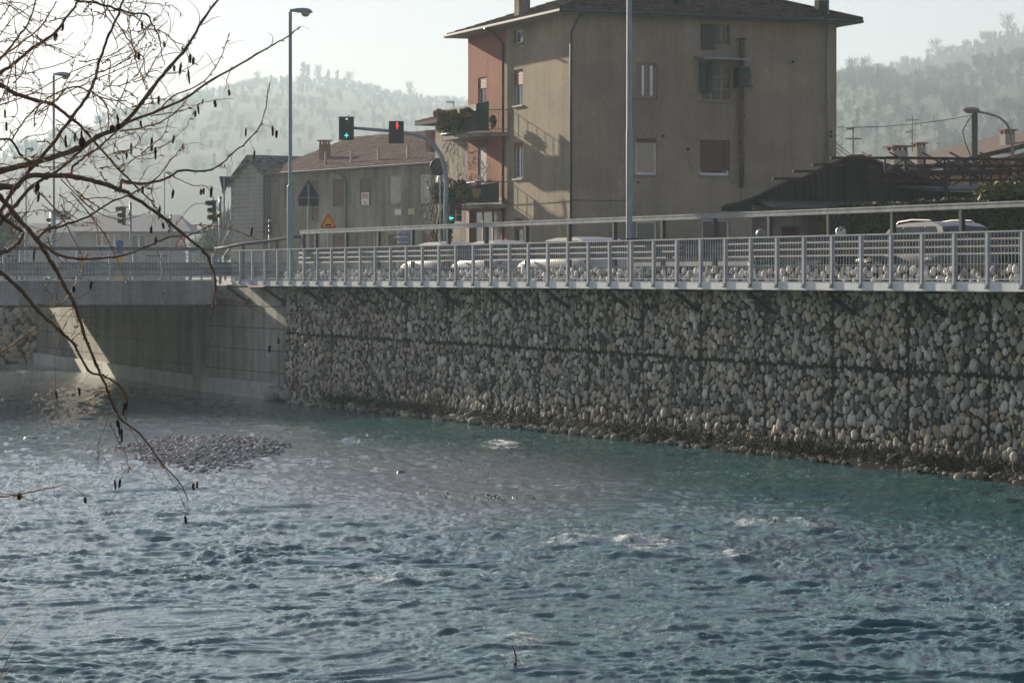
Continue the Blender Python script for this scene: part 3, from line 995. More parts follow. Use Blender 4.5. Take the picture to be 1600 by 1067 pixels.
for (px, py) in ((380, 381), (433, 376)):
    p = P(px, py, 104.3); mb = MB(); mb.box(Vector((p.x, p.y, (p.z + 4.12) / 2)), 0.05, 0.05, (p.z - 4.12) / 2); mb.build('post', M['rail'], bg_)

# far stone wall upstream of the bridge
fw = thing('upstream_wall', 'pale stone river wall seen under the bridge', 'wall', Vector((-35, 160, 0)))
fa_, fb_ = P(58, 434, 143.3), Vector((-66, 148, 0)); fa_.z = 0
u = (fb_ - fa_).normalized(); L = (fb_ - fa_).length
mb = MB(); mb.prism([fa_ - UZ * 0.5, fb_ - UZ * 0.5, fb_ + UZ * 4.05, fa_ + UZ * 4.05], Vector((0.1, 1, 0)) * 0.5); mb.build('mortar_face', M['mortar'], fw)
items = []
for k in range(1500):
    q = random.uniform(0.12, 0.26)
    p = fa_ + u * random.uniform(0, 22) + UZ * random.uniform(0, 4.0) - Vector((0, 0.02, 0))
    items.append((random.randrange(9), np.diag([q, q * 0.7, q * random.uniform(0.8, 1.2)]), (p.x, p.y, p.z), random.random() * 0.6 + 0.35))
o = join_inst('far_stones', SV, items, M['stone'], fw); o['kind'] = 'stuff'

# ------------------------------------------------------------------ gravel bar, bank litter, snags
bc, bx_, by_ = BAR
bar_ang = math.atan2(bc.x, bc.y)
mb = MB()
def bar_z(X, Y):
    dx, dy = X - bc.x, Y - bc.y
    lx = dx * math.cos(bar_ang) - dy * math.sin(bar_ang); ly = dx * math.sin(bar_ang) + dy * math.cos(bar_ang)
    wob = 1 + 1.1 * (fbm(np.array(X * 0.7), np.array(Y * 0.25), 3) - 0.5)
    e = (lx / bx_) ** 2 + (ly / by_) ** 2
    return 0.15 * (1 - e * float(wob)) - 0.02
n1_, n2_ = 40, 60
vs, fs = [], []
for i in range(n1_ + 1):
    for j in range(n2_ + 1):
        X = bc.x + (i / n1_ - 0.5) * 7.5; Y = bc.y + (j / n2_ - 0.5) * 22
        vs.append((X, Y, max(-0.3, bar_z(X, Y))))
for i in range(n1_):
    for j in range(n2_):
        a = i * (n2_ + 1) + j; fs.append((a, a + n2_ + 1, a + n2_ + 2, a + 1))
mb.add(vs, fs)
tag(mb.build('gravel_bar', worn('wet_gravel', (0.10, 0.10, 0.10), 0.7, 0, 0.5, 4, 0.4), None, True), 'low grey gravel island in the river', 'gravel island', kind='structure')
items = []
k = 0
while len(items) < 20000 and k < 90000:
    k += 1
    X = bc.x + random.uniform(-3.2, 3.2); Y = bc.y + random.uniform(-10.5, 10.5); z = bar_z(X, Y)
    if z < 0.0 - 0.05 * random.random(): continue
    q = random.uniform(0.018, 0.042) if random.random() < 0.95 else random.uniform(0.05, 0.085)
    items.append((random.randrange(5), rotz(random.uniform(0, 6.28)) @ np.diag([q, q * 0.8, q * 0.65]), (X, Y, z + q * 0.3), random.random()))
tag(join_inst('gravel', PV, items, M['pebble']), 'thousands of grey pebbles covering the gravel island', 'gravel', kind='stuff')
items = []
for _ in range(700):
    px = random.gauss(770, 60); py = 779 + random.gauss(0, 3.4) + (px - 770) * 0.03
    Y = EYE * FPX / (py - HOR); q = random.uniform(0.02, 0.05)
    items.append((random.randrange(5), np.diag([q, q * 0.8, q * 0.6]), ((px - 800) / FPX * Y, Y, random.uniform(-0.04, 0.025)), random.random() * 0.5))
tag(join_inst('gravel', PV, items, M['wet_rock']), 'patch of wet gravel just breaking the riffle', 'gravel', kind='stuff')

# strip of bank at the foot of the wall
mb = MB(); N_ = 120
vs, fs = [], []
for i in range(N_ + 1):
    s = 40 + (S_END - 44) * i / N_
    wdt = 0.35 + 0.55 * float(fbm(np.array(s * 0.35), np.array(2.2), 3)) + 0.55 * max(0, min(1, (75 - s) / 25))
    for j, (tt, zz) in enumerate(((0.0, 0.30), (0.35, 0.20), (0.8, 0.06), (1.15, -0.25))):
        vs.append(tuple(W(s, WT - tt * wdt, zz + 0.10 * random.random())))
for i in range(N_):
    for j in range(3):
        a = i * 4 + j; fs.append((a, a + 1, a + 5, a + 4))
mb.add(vs, fs)
tag(mb.build('bank_strip', worn('bank_soil', (0.012, 0.012, 0.008), 0.95, 0, 0.5, 5, 0.5, spec=0.03), None, True), 'narrow muddy ledge along the foot of the river wall', 'bank', kind='structure')
items = []
for _ in range(1700):
    s = random.uniform(44, S_END - 3); q = random.uniform(0.03, 0.10) if random.random() < 0.95 else random.uniform(0.1, 0.2)
    tt = random.random() ** 1.2 * 0.9
    p = W(s, WT - 0.05 - tt, 0.24 - 0.22 * tt + random.uniform(-0.05, 0.06))
    items.append((random.randrange(9), rotz(random.uniform(0, 6)) @ np.diag([q, q * 0.8, q * 0.7]), p[:], random.random() * 0.42))
tag(join_inst('rubble', SV, items, M['stone']), 'loose stones fallen along the foot of the river wall', 'rubble', kind='stuff')


def blades(name, label, cat, n, mat, gen, seed, kind='stuff'):
    r = np.random.default_rng(seed); V = []; Fc = []; A = []
    for _ in range(n):
        p, L, w, d = gen(r)
        p = np.array(p); d = np.array(d); d = d / np.linalg.norm(d)
        sd = np.cross(d, r.normal(size=3)); sd /= np.linalg.norm(sd) + 1e-9
        i = len(V); bend = r.normal(0, 0.25, 3) * L
        m_ = p + d * L * 0.55; e = p + d * L + bend
        V.extend([p - sd * w, p + sd * w, m_ + sd * w * 0.8, m_ - sd * w * 0.8, e + sd * w * 0.15, e - sd * w * 0.15]); Fc.append((i, i + 1, i + 2, i + 3)); Fc.append((i + 3, i + 2, i + 4, i + 5))
        A.extend([r.random()] * 6)
    return tag(mk(name, np_mesh(name, V, Fc, mat, {"rnd": A}, False)), label, cat, kind=kind)


CL = [(s_at(px, WT), w_) for px, w_ in ((560, 1.2), (640, 1.6), (690, 1.2), (830, 1.8), (1010, 1.0), (1100, 1.2), (1270, 1.6), (1320, 1.2), (1450, 1.8), (1500, 1.4), (1590, 1.5))]


def g_dry(r):
    s0, w_ = CL[r.integers(len(CL))] if r.random() < 0.75 else (r.uniform(44, S_END - 6), 0.8)
    p = W(s0 + r.normal(0, w_), WT - 0.05 - abs(r.normal(0, 0.32)), 0.12 + 0.1 * r.random())
    return p, r.uniform(0.15, 0.65), 0.006, (r.normal(0, 0.7), r.normal(0, 0.7), r.uniform(0.1, 0.8))


def g_green(r):
    s0, w_ = CL[[1, 2, 4, 5, 3][r.integers(5)]]
    p = W(s0 + r.normal(0, w_), WT - 0.12 - abs(r.normal(0, 0.25)), 0.10)
    return p, r.uniform(0.08, 0.26), 0.008, (r.normal(0, 0.6), r.normal(0, 0.6), r.uniform(0.2, 1))


blades('dead_brush', 'tangle of dead brown twigs and grass at the wall foot', 'brush', 14000, M['drygrass'], g_dry, 21)
blades('grass', 'low green weeds growing along the water edge', 'grass', 4200, M['greengrass'], g_green, 22)
# weeds rooted in the joint of the wall
blades('moss', 'dark moss and weeds filling the long joint of the river wall', 'moss', 5200, M['greengrass'],
       lambda r: (lambda s: (W(s, WT - 0.01, ZJ(s) - 0.03 + r.normal(0, 0.02)), r.uniform(0.03, 0.09), 0.008, (r.normal(0, 1) - 0.6, r.normal(0, 1) - 0.3, r.uniform(-0.7, 0.7))))(r.uniform(44, S_END)), 23)

# snags and rocks in the water
def tubething(name, label, cat, lines, mat, n=6, group=None):
    m_ = MB()
    for pts, rad in lines: m_.tube(pts, rad, n)
    return tag(m_.build(name, mat, None, True), label, cat, group)


def wp(px, py, z=0.0):
    """point on the water (z above it) at a pixel"""
    Y = (EYE - z) * FPX / (py - HOR)
    return Vector(((px - 800) / FPX * Y, Y, z))


yb = wp(805, 1045).y
pt = lambda px, py: P(px, py, yb)
tubething('snag', 'dark curved stick standing out of the white water', 'branch', [
    ([pt(803, 1050), pt(806, 1038), pt(806, 1025), pt(803, 1014), pt(799, 1006)], [0.012, 0.012, 0.011, 0.010, 0.008]),
    ([pt(775, 1042), pt(788, 1043), pt(797, 1041), pt(805, 1042)], [0.006, 0.012, 0.014, 0.012]),
    ([pt(786, 1041), pt(789, 1036), pt(792, 1033)], [0.01, 0.006, 0.004]), ([pt(803, 1035), pt(805, 1048)], [0.014, 0.01])], M['bark'])
for (px, py, rx, rz_, lab) in [(893, 853, 0.09, 0.03, 'dark wet rock breaking the surface in mid river'), (758, 834, 0.12, 0.015, 'flat dark rock left of the mid-river rapids'),
                               (626, 739, 0.11, 0.025, 'small dark stone in the shallow riffle'), (50, 685, 0.24, 0.02, 'flat brown stone awash left of the gravel island'),
                               (130, 656, 0.35, 0.04, 'low dark stone in the water under the hanging branch')]:
    p = wp(px, py); V_, F_ = stone_var(px, 1, 0.25)
    tag(mk('river_rock', np_mesh('river_rock', V_ * np.array((rx, rx * 1.2, rz_ * 1.6)), F_, M['wet_rock']), None, p + UZ * (rz_ * 0.3 + 0.015)), lab, 'rock', 'rocks in the river')
q = wp(1210, 822)
tubething('driftwood', 'dark driftwood log stranded in the rapids near the far wall', 'log', [
    ([q + Vector((-0.28, 0, 0.03)), q + Vector((-0.05, 0.1, 0.07)), q + Vector((0.3, 0.05, 0.03))], [0.03, 0.05, 0.03]),
    ([q + Vector((0.0, 0, 0.05)), q + Vector((0.02, 0, 0.14))], [0.03, 0.012])], M['bark'])

# ------------------------------------------------------------------ building tools
class Face:
    def __init__(self, O, u, n):
        self.O = Vector((O[0], O[1], 0)); self.u = Vector((u[0], u[1], 0)).normalized(); self.n = Vector((n[0], n[1], 0)).normalized()

    def p(self, a, z, d=0.0): return self.O + self.u * a + self.n * d + UZ * z

    def px(self, x, y): return onplane(x, y, self.O, self.u)

    def rect(self, x0, y0, x1, y1):
        """pixel rectangle -> a0,a1,z0,z1 (z measured at the middle)"""
        a0 = self.px(x0, y0)[0]; a1 = self.px(x1, y0)[0]
        z1 = self.px((x0 + x1) / 2, y0)[1]; z0 = self.px((x0 + x1) / 2, y1)[1]
        return (min(a0, a1), max(a0, a1), z0, z1)


def facade(F, a0, a1, z0, z1, ops, depth=0.22, mb=None):
    mb = mb or MB()
    A = sorted({a0, a1, *[o[0] for o in ops], *[o[1] for o in ops]}); Z = sorted({z0, z1, *[o[2] for o in ops], *[o[3] for o in ops]})
    A = [x for x in A if a0 <= x <= a1]; Z = [x for x in Z if z0 <= x <= z1]
    for i in range(len(A) - 1):
        for j in range(len(Z) - 1):
            ca, cz = (A[i] + A[i + 1]) / 2, (Z[j] + Z[j + 1]) / 2
            if any(o[0] < ca < o[1] and o[2] < cz < o[3] for o in ops): continue
            mb.quad(F.p(A[i], Z[j]), F.p(A[i + 1], Z[j]), F.p(A[i + 1], Z[j + 1]), F.p(A[i], Z[j + 1]))
    for (b0, b1, y0, y1) in ops:
        for (p0, p1) in (((b0, y0), (b1, y0)), ((b1, y0), (b1, y1)), ((b1, y1), (b0, y1)), ((b0, y1), (b0, y0))):
            mb.quad(F.p(*p0), F.p(*p1), F.p(*p1, -depth), F.p(*p0, -depth))
    return mb


def fbox(mb, F, a0, a1, z0, z1, d0, d1):
    return mb.box(F.p((a0 + a1) / 2, (z0 + z1) / 2, (d0 + d1) / 2), abs(a1 - a0) / 2, abs(d1 - d0) / 2, abs(z1 - z0) / 2, F.u, F.n)


def window(parent, F, op, frame=None, pane=None, nx=2, ny=1, fw=0.06, rec=0.16, shut=0.0, shut_mat=None, sill=True, sill_mat=None, name='window', muntin=0):
    a0, a1, z0, z1 = op; frame = frame or M['wood']; pane = pane or M['glass']
    e = 0.004
    zt = z1 - (z1 - z0) * shut
    fr = MB()
    fbox(fr, F, a0 + e, a0 + fw, z0 + e, z1 - e, -rec - 0.05, -rec); fbox(fr, F, a1 - fw, a1 - e, z0 + e, z1 - e, -rec - 0.05, -rec)
    fbox(fr, F, a0 + fw, a1 - fw, z0 + e, z0 + fw, -rec - 0.05, -rec - 0.002); fbox(fr, F, a0 + fw, a1 - fw, z1 - fw, z1 - e, -rec - 0.05, -rec - 0.002)
    for i in range(1, nx):
        c_ = a0 + (a1 - a0) * i / nx; fbox(fr, F, c_ - fw * 0.7, c_ + fw * 0.7, z0 + fw, z1 - fw, -rec - 0.05, -rec - 0.001)
    w = fr.build(name, frame, parent)
    for i in range(nx):
        l = a0 + (a1 - a0) * i / nx + fw * 0.8; r_ = a0 + (a1 - a0) * (i + 1) / nx - fw * 0.8
        for j in range(ny):
            b = z0 + (z1 - z0) * j / ny + fw * 0.7; t_ = z0 + (z1 - z0) * (j + 1) / ny - fw * 0.7
            pm_ = MB(); fbox(pm_, F, l, r_, b, t_, -rec - 0.040, -rec - 0.028); pm_.build('pane', pane, w)
        if muntin:
            mm = MB()
            for q in range(1, muntin + 1):
                zc = z0 + (z1 - z0) * q / (muntin + 1); fbox(mm, F, l, r_, zc - 0.015, zc + 0.015, -rec - 0.028, -rec - 0.012)
            mm.build('muntin', frame, w)
    if shut > 0:
        sm = MB(); n = max(2, int((z1 - zt) / 0.11))
        for k in range(n):
            zz0 = zt + (z1 - zt) * k / n; zz1 = zt + (z1 - zt) * (k + 1) / n
            fbox(sm, F, a0 + 0.012, a1 - 0.012, zz0 + 0.004, zz1 - 0.004, -rec + 0.02, -rec + 0.045)
        sm.build('roller_shutter', shut_mat or M['shutter_brown'], w)
    if sill:
        sm = MB(); fbox(sm, F, a0 - 0.07, a1 + 0.07, z0 - 0.06, z0 - 0.004, -0.02, 0.07); sm.build('sill', sill_mat or M['soffit'], w)
    return w


def tiles(mb, o, u, w, length, height, inside=None, pitch=0.22, row=0.36, amp=0.045, jit=0.012):
    o = Vector(o); u = Vector(u).normalized(); w = Vector(w).normalized(); n = u.cross(w).normalized()
    if n.z < 0: n = -n
    nr = int(height / row); nc = int(length / pitch)
    for r_ in range(nr):
        for c_ in range(nc):
            if inside and not inside((c_ + 0.5) * pitch, (r_ + 0.5) * row): continue
            j = random.uniform(-jit, jit); h = random.uniform(-jit, jit) * 0.6
            pts = []
            for k in range(4):
                x = (k / 3) * pitch; b = amp * math.sin(math.pi * k / 3)
                pts.append((x, b))
            lo = [o + u * (c_ * pitch + x) + w * (r_ * row + j) + n * (b + 0.035 + h) for x, b in pts]
            hi = [o + u * (c_ * pitch + x) + w * ((r_ + 1) * row + 0.03 + j) + n * (b + 0.005 + h) for x, b in pts]
            mb.add(lo + hi, [(k, k + 1, k + 5, k + 4) for k in range(3)])
            dn = [p - n * 0.05 for p in (lo[0], lo[3])]
            mb.add([lo[0], lo[1], lo[2], lo[3], dn[0], dn[1]], [(4, 0, 1, 2, 3, 5)])
    return mb


def chimney(parent, base, hw, h, mat, name='chimney', cap=M['clay'], u=Vector((1, 0, 0)), hollow=True):
    m_ = MB(); m_.box(base + UZ * h / 2, hw, hw, h / 2, u); c_ = m_.build(name, mat, parent)
    m2 = MB()
    w = Vector((-u.y, u.x, 0))
    for i in (-1, 1):
        for j in (-1, 1): m2.box(base + u * hw * 0.75 * i + w * hw * 0.75 * j + UZ * (h + 0.09), hw * 0.2, hw * 0.2, 0.088, u)
    m2.box(base + UZ * (h + 0.22), hw * 1.35, hw * 1.35, 0.04, u); m2.build('chimney_cap', cap, c_)
    return c_


# ------------------------------------------------------------------ main house
UR = Vector((0.929, 0.3696, 0)); VL = Vector((-0.3696, 0.929, 0))
C0 = Vector((2.41, 114, 0))
FRF = Face(C0, UR, -VL)       # shaded front towards the camera
FLF = Face(C0, VL, -UR)       # grazing-lit side towards the junction
LR, LL, ZE, ZG = 12.1, 11.8, 15.05, 4.1
house = thing('tall_house', 'tall beige plaster house with a red corner, balconies and a hipped tile roof', 'house', Vector((C0.x, C0.y, ZG)))
o_top = FRF.rect(1116, 39, 1141, 71); o_w1 = FRF.rect(994, 98, 1026.5, 153.5); o_w2 = FRF.rect(1096, 101, 1143.5, 158)
o_w3 = FRF.rect(993.5, 216, 1026, 273); o_w4 = FRF.rect(1093.5, 219, 1140.5, 274)
o_d1 = FRF.rect(994, 345, 1027, 402); o_d2 = FRF.rect(1097, 343, 1140, 402); o_d3 = FRF.rect(1222, 354, 1250, 402)
ops = [o_top, o_w1, o_w2, o_w3, o_w4, o_d1, o_d2, o_d3]
facade(FRF, 0, LR, ZG, ZE, ops).build('front_wall', M['plaster'], house)
aR = FLF.px(790, 200)[0]
l_t = FLF.rect(803, 47, 817, 68); l_1 = FLF.rect(803, 109, 817, 165); l_2 = FLF.rect(803, 223, 817, 279); l_g = FLF.rect(803, 341, 817, 402)
facade(FLF, 0, aR, ZG, ZE, [l_t, l_1, l_2, l_g]).build('side_wall', M['plaster'], house)
r_1 = FLF.rect(747, 121, 760, 190); r_2 = FLF.rect(747, 231, 760, 300); r_s = FLF.rect(735, 328, 782, 402)
facade(FLF, aR, LL, ZG, ZE, [r_1, r_2, r_s]).build('red_side_wall', M['plaster_red'], house)
mb = MB(); FB = Face(C0 + UR * LR, VL, UR); FC = Face(C0 + VL * LL, UR, VL)
facade(FB, 0, LL, ZG, ZE, [], mb=mb); facade(FC, 0, LR, ZG, ZE, [], mb=mb)
mb.build('rear_wall', M['plaster'], house)
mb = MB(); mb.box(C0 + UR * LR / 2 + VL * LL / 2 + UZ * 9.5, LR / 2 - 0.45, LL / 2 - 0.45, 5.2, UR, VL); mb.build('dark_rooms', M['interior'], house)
# front windows
window(house, FRF, o_top, M['wood'], M['glass'], 2, 1, 0.05, 0.12, sill=True)
sh_ = FRF.rect(1095, 38, 1118, 78); mb = MB(); fbox(mb, FRF, sh_[0], sh_[1] - 0.02, sh_[2], sh_[3], 0.02, 0.06)
for k in range(12):
    zz = sh_[2] + (sh_[3] - sh_[2]) * (k + 0.5) / 12; fbox(mb, FRF, sh_[0] + 0.04, sh_[1] - 0.06, zz - 0.02, zz + 0.02, 0.06, 0.075)
mb.build('shutter', M['shutter_green'], house)
window(house, FRF, o_w1, M['wood'], M['glass_curtain'], 2, 1, 0.07, 0.06)
for a_ in (o_w1[0] + 0.34, o_w1[1] - 0.22):
    mb = MB(); fbox(mb, FRF, a_ - 0.06, a_ + 0.06, o_w1[2] + 0.1, o_w1[3] - 0.12, -0.085, -0.080); mb.build('curtain', M['white'], house)
window(house, FRF, o_w2, M['wood'], M['glass'], 3, 1, 0.06, 0.06, muntin=2)
window(house, FRF, o_w3, M['white'], NT('painted_reflection_glass').out((0.19, 0.15, 0.11), 0.08, 0, 0.9), 1, 1, 0.08, 0.08, shut=0.12, shut_mat=M['shutter_brown'])  # warm reflection is painted into the pane colour
window(house, FRF, o_w4, M['white'], M['glass'], 1, 1, 0.10, 0.12, shut=0.86, shut_mat=M['shutter_brown'])
window(house, FRF, o_d1, M['white'], M['glass_curtain'], 1, 1, 0.09, 0.1, sill=False, name='door')
window(house, FRF, o_d2, M['white'], M['glass'], 2, 1, 0.08, 0.1, sill=False)
window(house, FRF, o_d3, M['shutter_brown'], M['glass'], 1, 1, 0.06, 0.1, sill=False, name='door')
# awning and opened shutters of the upper kitchen window
aw = FRF.rect(1085, 90, 1158, 95)
mb = MB(); mb.prism([FRF.p(aw[0], aw[3], 0.02), FRF.p(aw[0], aw[3] - 0.05, 0.02), FRF.p(aw[0], aw[2] - 0.02, 0.85), FRF.p(aw[0], aw[2] + 0.05, 0.85)], UR * (aw[1] - aw[0])); mb.build('awning', M['pole'], house)
s1 = FRF.rect(1091, 97, 1112, 146); mb = MB()
for k in range(6):
    a0 = s1[0] + (s1[1] - s1[0]) * k / 6; fbox(mb, FRF, a0, a0 + (s1[1] - s1[0]) / 6 - 0.015, s1[2] + 0.05 * math.sin(k * 1.7), s1[3], 0.10 + 0.03 * (k % 2), 0.13 + 0.03 * (k % 2))
mb.build('hanging_blind', M['shutter_green'], house)
s2 = FRF.rect(1145, 106, 1163, 138); mb = MB()
mb.prism([FRF.p(s2[0], s2[2], 0.08), FRF.p(s2[0] + 0.06, s2[2], 0.5), FRF.p(s2[1], s2[2] + 0.02, 0.5), FRF.p(s2[1], s2[2] + 0.02, 0.45), FRF.p(s2[0] + 0.12, s2[2], 0.45), FRF.p(s2[0] + 0.05, s2[2], 0.08)], UZ * (s2[3] - s2[2]))
mb.build('clothes_rack_screen', M['shutter_green'], house)
mb = MB()
for zz in (0.02, 0.5): mb.beam(FRF.p(s2[0], s2[2] + zz, 0.05), FRF.p(s2[1] + 0.12, s2[2] + zz, 0.55), 0.012, 0.012)
mb.beam(FRF.p(s2[1] + 0.1, s2[2] - 0.25, 0.52), FRF.p(s2[1] + 0.02, s2[2] + 0.75, 0.5), 0.012, 0.012); mb.build('clothes_rack', M['dark_metal'], house)
# side windows
window(house, FLF, l_t, M['white'], M['glass_curtain'], 1, 1, 0.06, 0.12)
window(house, FLF, l_1, M['white'], M['glass_curtain'], 2, 1, 0.06, 0.10, shut=0.42, shut_mat=M['shutter_red'], sill_mat=M['concrete_white'])
window(house, FLF, l_2, M['white'], M['glass_curtain'], 2, 1, 0.06, 0.10, shut=0.14, shut_mat=M['shutter_red'], sill_mat=M['concrete_white'])
window(house, FLF, l_g, M['shutter_brown'], M['glass'], 1, 1, 0.06, 0.10, shut=0.3, sill=False, name='door')
window(house, FLF, r_1, M['white'], M['glass_curtain'], 2, 1, 0.06, 0.08, shut=0.25, shut_mat=M['shutter_red'], sill=False, name='balcony_door')
window(house, FLF, r_2, M['white'], M['glass'], 2, 1, 0.06, 0.08, shut=0.95, shut_mat=worn('grey_roller', (0.20, 0.19, 0.18), 0.6), sill=False, name='balcony_door')
window(house, FLF, r_s, worn('shop_frame', (0.20, 0.09, 0.055), 0.6), M['glass_curtain'], 3, 1, 0.10, 0.10, sill=False, name='shop_window', sill_mat=None)
sw = (r_s[0] - 0.35, r_s[1] + 0.4, r_s[3], r_s[3] + 0.5)
mb = MB(); fbox(mb, FLF, sw[0], sw[1], sw[2] + 0.02, sw[3], 0.01, 0.06); fbox(mb, FLF, r_s[1] + 0.02, sw[1], ZG, sw[2], 0.01, 0.05); mb.build('shop_surround', worn('shop_paint', (0.16, 0.075, 0.05), 0.45), house)
# roof: hipped with wide eaves
OV = 0.80
ec = C0 - UR * OV - VL * OV
Lu, Lv = LR + 2 * OV, LL + 2 * OV
mb = MB(); mb.box(ec + UR * Lu / 2 + VL * Lv / 2 + UZ * (ZE + 0.06), Lu / 2, Lv / 2, 0.055, UR, VL); mb.build('soffit', M['soffit'], house)
RS = math.tan(R(19))
zr = ZE + 0.13
mid = Lv / 2
A_ = [ec + UZ * zr, ec + UR * Lu + UZ * zr, ec + UR * Lu + VL * Lv + UZ * zr, ec + VL * Lv + UZ * zr]
r1 = ec + UR * mid + VL * mid + UZ * (zr + mid * RS); r2 = ec + UR * (Lu - mid) + VL * mid + UZ * (zr + mid * RS)
mb = MB(); mb.add([*A_, r1, r2], [(0, 1, 5, 4), (1, 2, 5), (2, 3, 4, 5), (3, 0, 4)]); mb.build('roof', M['tile_dark'], house)
csl = math.cos(math.atan(RS))
tm = MB()
wv = (VL * csl + UZ * math.sin(math.atan(RS))); wu = (UR * csl + UZ * math.sin(math.atan(RS)))
tiles(tm, A_[0], UR, wv, Lu, mid / csl, lambda a, b: a > b * csl - 0.05 and a < Lu - b * csl + 0.05)
tiles(tm, A_[3], -VL, wu, Lv, mid / csl, lambda a, b: a > b * csl - 0.05 and a < Lv - b * csl + 0.05)
rt = tm.build('roof_tiles', M['tile_dark'], house); rt['kind'] = 'stuff'
mb = MB()
for a, b in ((A_[0], A_[1]), (A_[0], A_[3]), (A_[1], A_[2])):
    mb.tube([a - UZ * 0.05, b - UZ * 0.05], 0.075, 8)
mb.build('gutter', M['gutter'], house)
mb = MB(); mb.tube([A_[0] + UZ * 0.05, r1 + UZ * 0.1], 0.09, 6); mb.tube([A_[1] + UZ * 0.05, r2 + UZ * 0.1], 0.09, 6); mb.build('hip_tiles', M['tile_dark'], house)
dp = lambda pts, r_, mat, nm='downpipe': MB().tube(pts, r_, 8).build(nm, mat, house, True)
ce = A_[0] - UZ * 0.12
dp([ce + UR * 0.9 + VL * 0.05, ce + UR * 0.95 + VL * 0.35 - UZ * 0.1, C0 - VL * 0.08 - UR * 0.06 + UZ * (ZE - 0.75), C0 - VL * 0.08 - UR * 0.06 + UZ * ZG], 0.05, M['gutter'])
pa = FLF.px(789, 200)[0]
dp([C0 + VL * pa - UR * 0.95 + UZ * ZE, C0 + VL * pa - UR * 0.6 + UZ * (ZE - 0.1), C0 + VL * pa - UR * 0.09 + UZ * (ZE - 0.6), C0 + VL * pa - UR * 0.09 + UZ * ZG], 0.055, M['gutter'])
fa = FRF.px(1157, 63); fz = FRF.px(1157, 293)
fl = MB(); fl.tube([FRF.p(fa[0], fa[1], 0.14), FRF.p(fa[0], fz[1] + 1.4, 0.14), FRF.p(fa[0] - 0.01, fz[1], 0.14)], [0.10, 0.10, 0.095], 10)
fl.lathe(FRF.p(fa[0], fa[1], 0.14), [(0.24, 0.03), (0.24, 0.05), (0.03, 0.07)], 10)
for k in range(6): fl.lathe(FRF.p(fa[0], fz[1] + (fa[1] - fz[1]) * k / 5.2, 0.14), [(0.112, 0), (0.112, 0.04)], 10)
fl.build('copper_flue', M['copper'], house, True)
dp([FRF.p(fa[0] + 0.02, fz[1], 0.14), FRF.p(fa[0] + 0.08, fz[1] - 0.7, 0.05)], 0.03, M['pole'], 'flue_drain')
ga = FRF.px(1291, 150); gb = FRF.px(1290, 262)
st_ = MB(); st_.tube([FRF.p(ga[0], ZE + 2.0, 0.13), FRF.p(ga[0], ga[1], 0.13), FRF.p(gb[0], gb[1] - 1.5, 0.13)], [0.062, 0.062, 0.07], 10)
for zz in (6.6, 9.4, 12.2, 14.9): st_.lathe(FRF.p(ga[0], zz, 0.13), [(0.08, 0), (0.08, 0.05)], 10)
st_.build('steel_flue', M['zinc'], house, True)
c1 = [FRF.px(*q) for q in ((1074, 240), (1079, 258), (1087, 272), (1100, 278), (1125, 279), (1150, 285))]
MB().tube([FRF.p(a, z, 0.04) for a, z in c1], 0.018, 5).build('cable', M['galv'], house)
for (x, y) in ((1036, 213), (997, 285), (1162, 183), (1298, 206), (1298, 213), (1075, 233), (1239, 97)):
    a, z = FRF.px(x, y); MB().lathe(FRF.p(a, z, 0.0), [(0.06, 0.0), (0.06, 0.05), (0.03, 0.07)], 8, FRF.n).build('wall_vent', M['dark_metal'], house)
wq = [FLF.px(*q) for q in ((788, 320), (840, 317), (892, 313))]
MB().tube([FLF.p(a, z, 0.03) for a, z in wq] + [FRF.p(0.05, wq[-1][1], 0.04), FRF.p(2.4, wq[-1][1] + 0.0, 0.04)], 0.012, 5).build('wall_cable', M['dark_metal'], house)
chimney(house, C0 + VL * 6.1 + UR * 0.3 + UZ * (ZE + 0.3), 0.26, 1.0, M['plaster_grey'], u=UR)
chimney(house, FRF.p(FRF.px(1071, 5)[0], ZE + 0.3, -0.6), 0.2, 1.2, M['barn'], u=UR)
chimney(house, FRF.p(FRF.px(1280, 5)[0], ZE + 0.2, 0.15), 0.20, 0.75, M['barn'], u=UR)
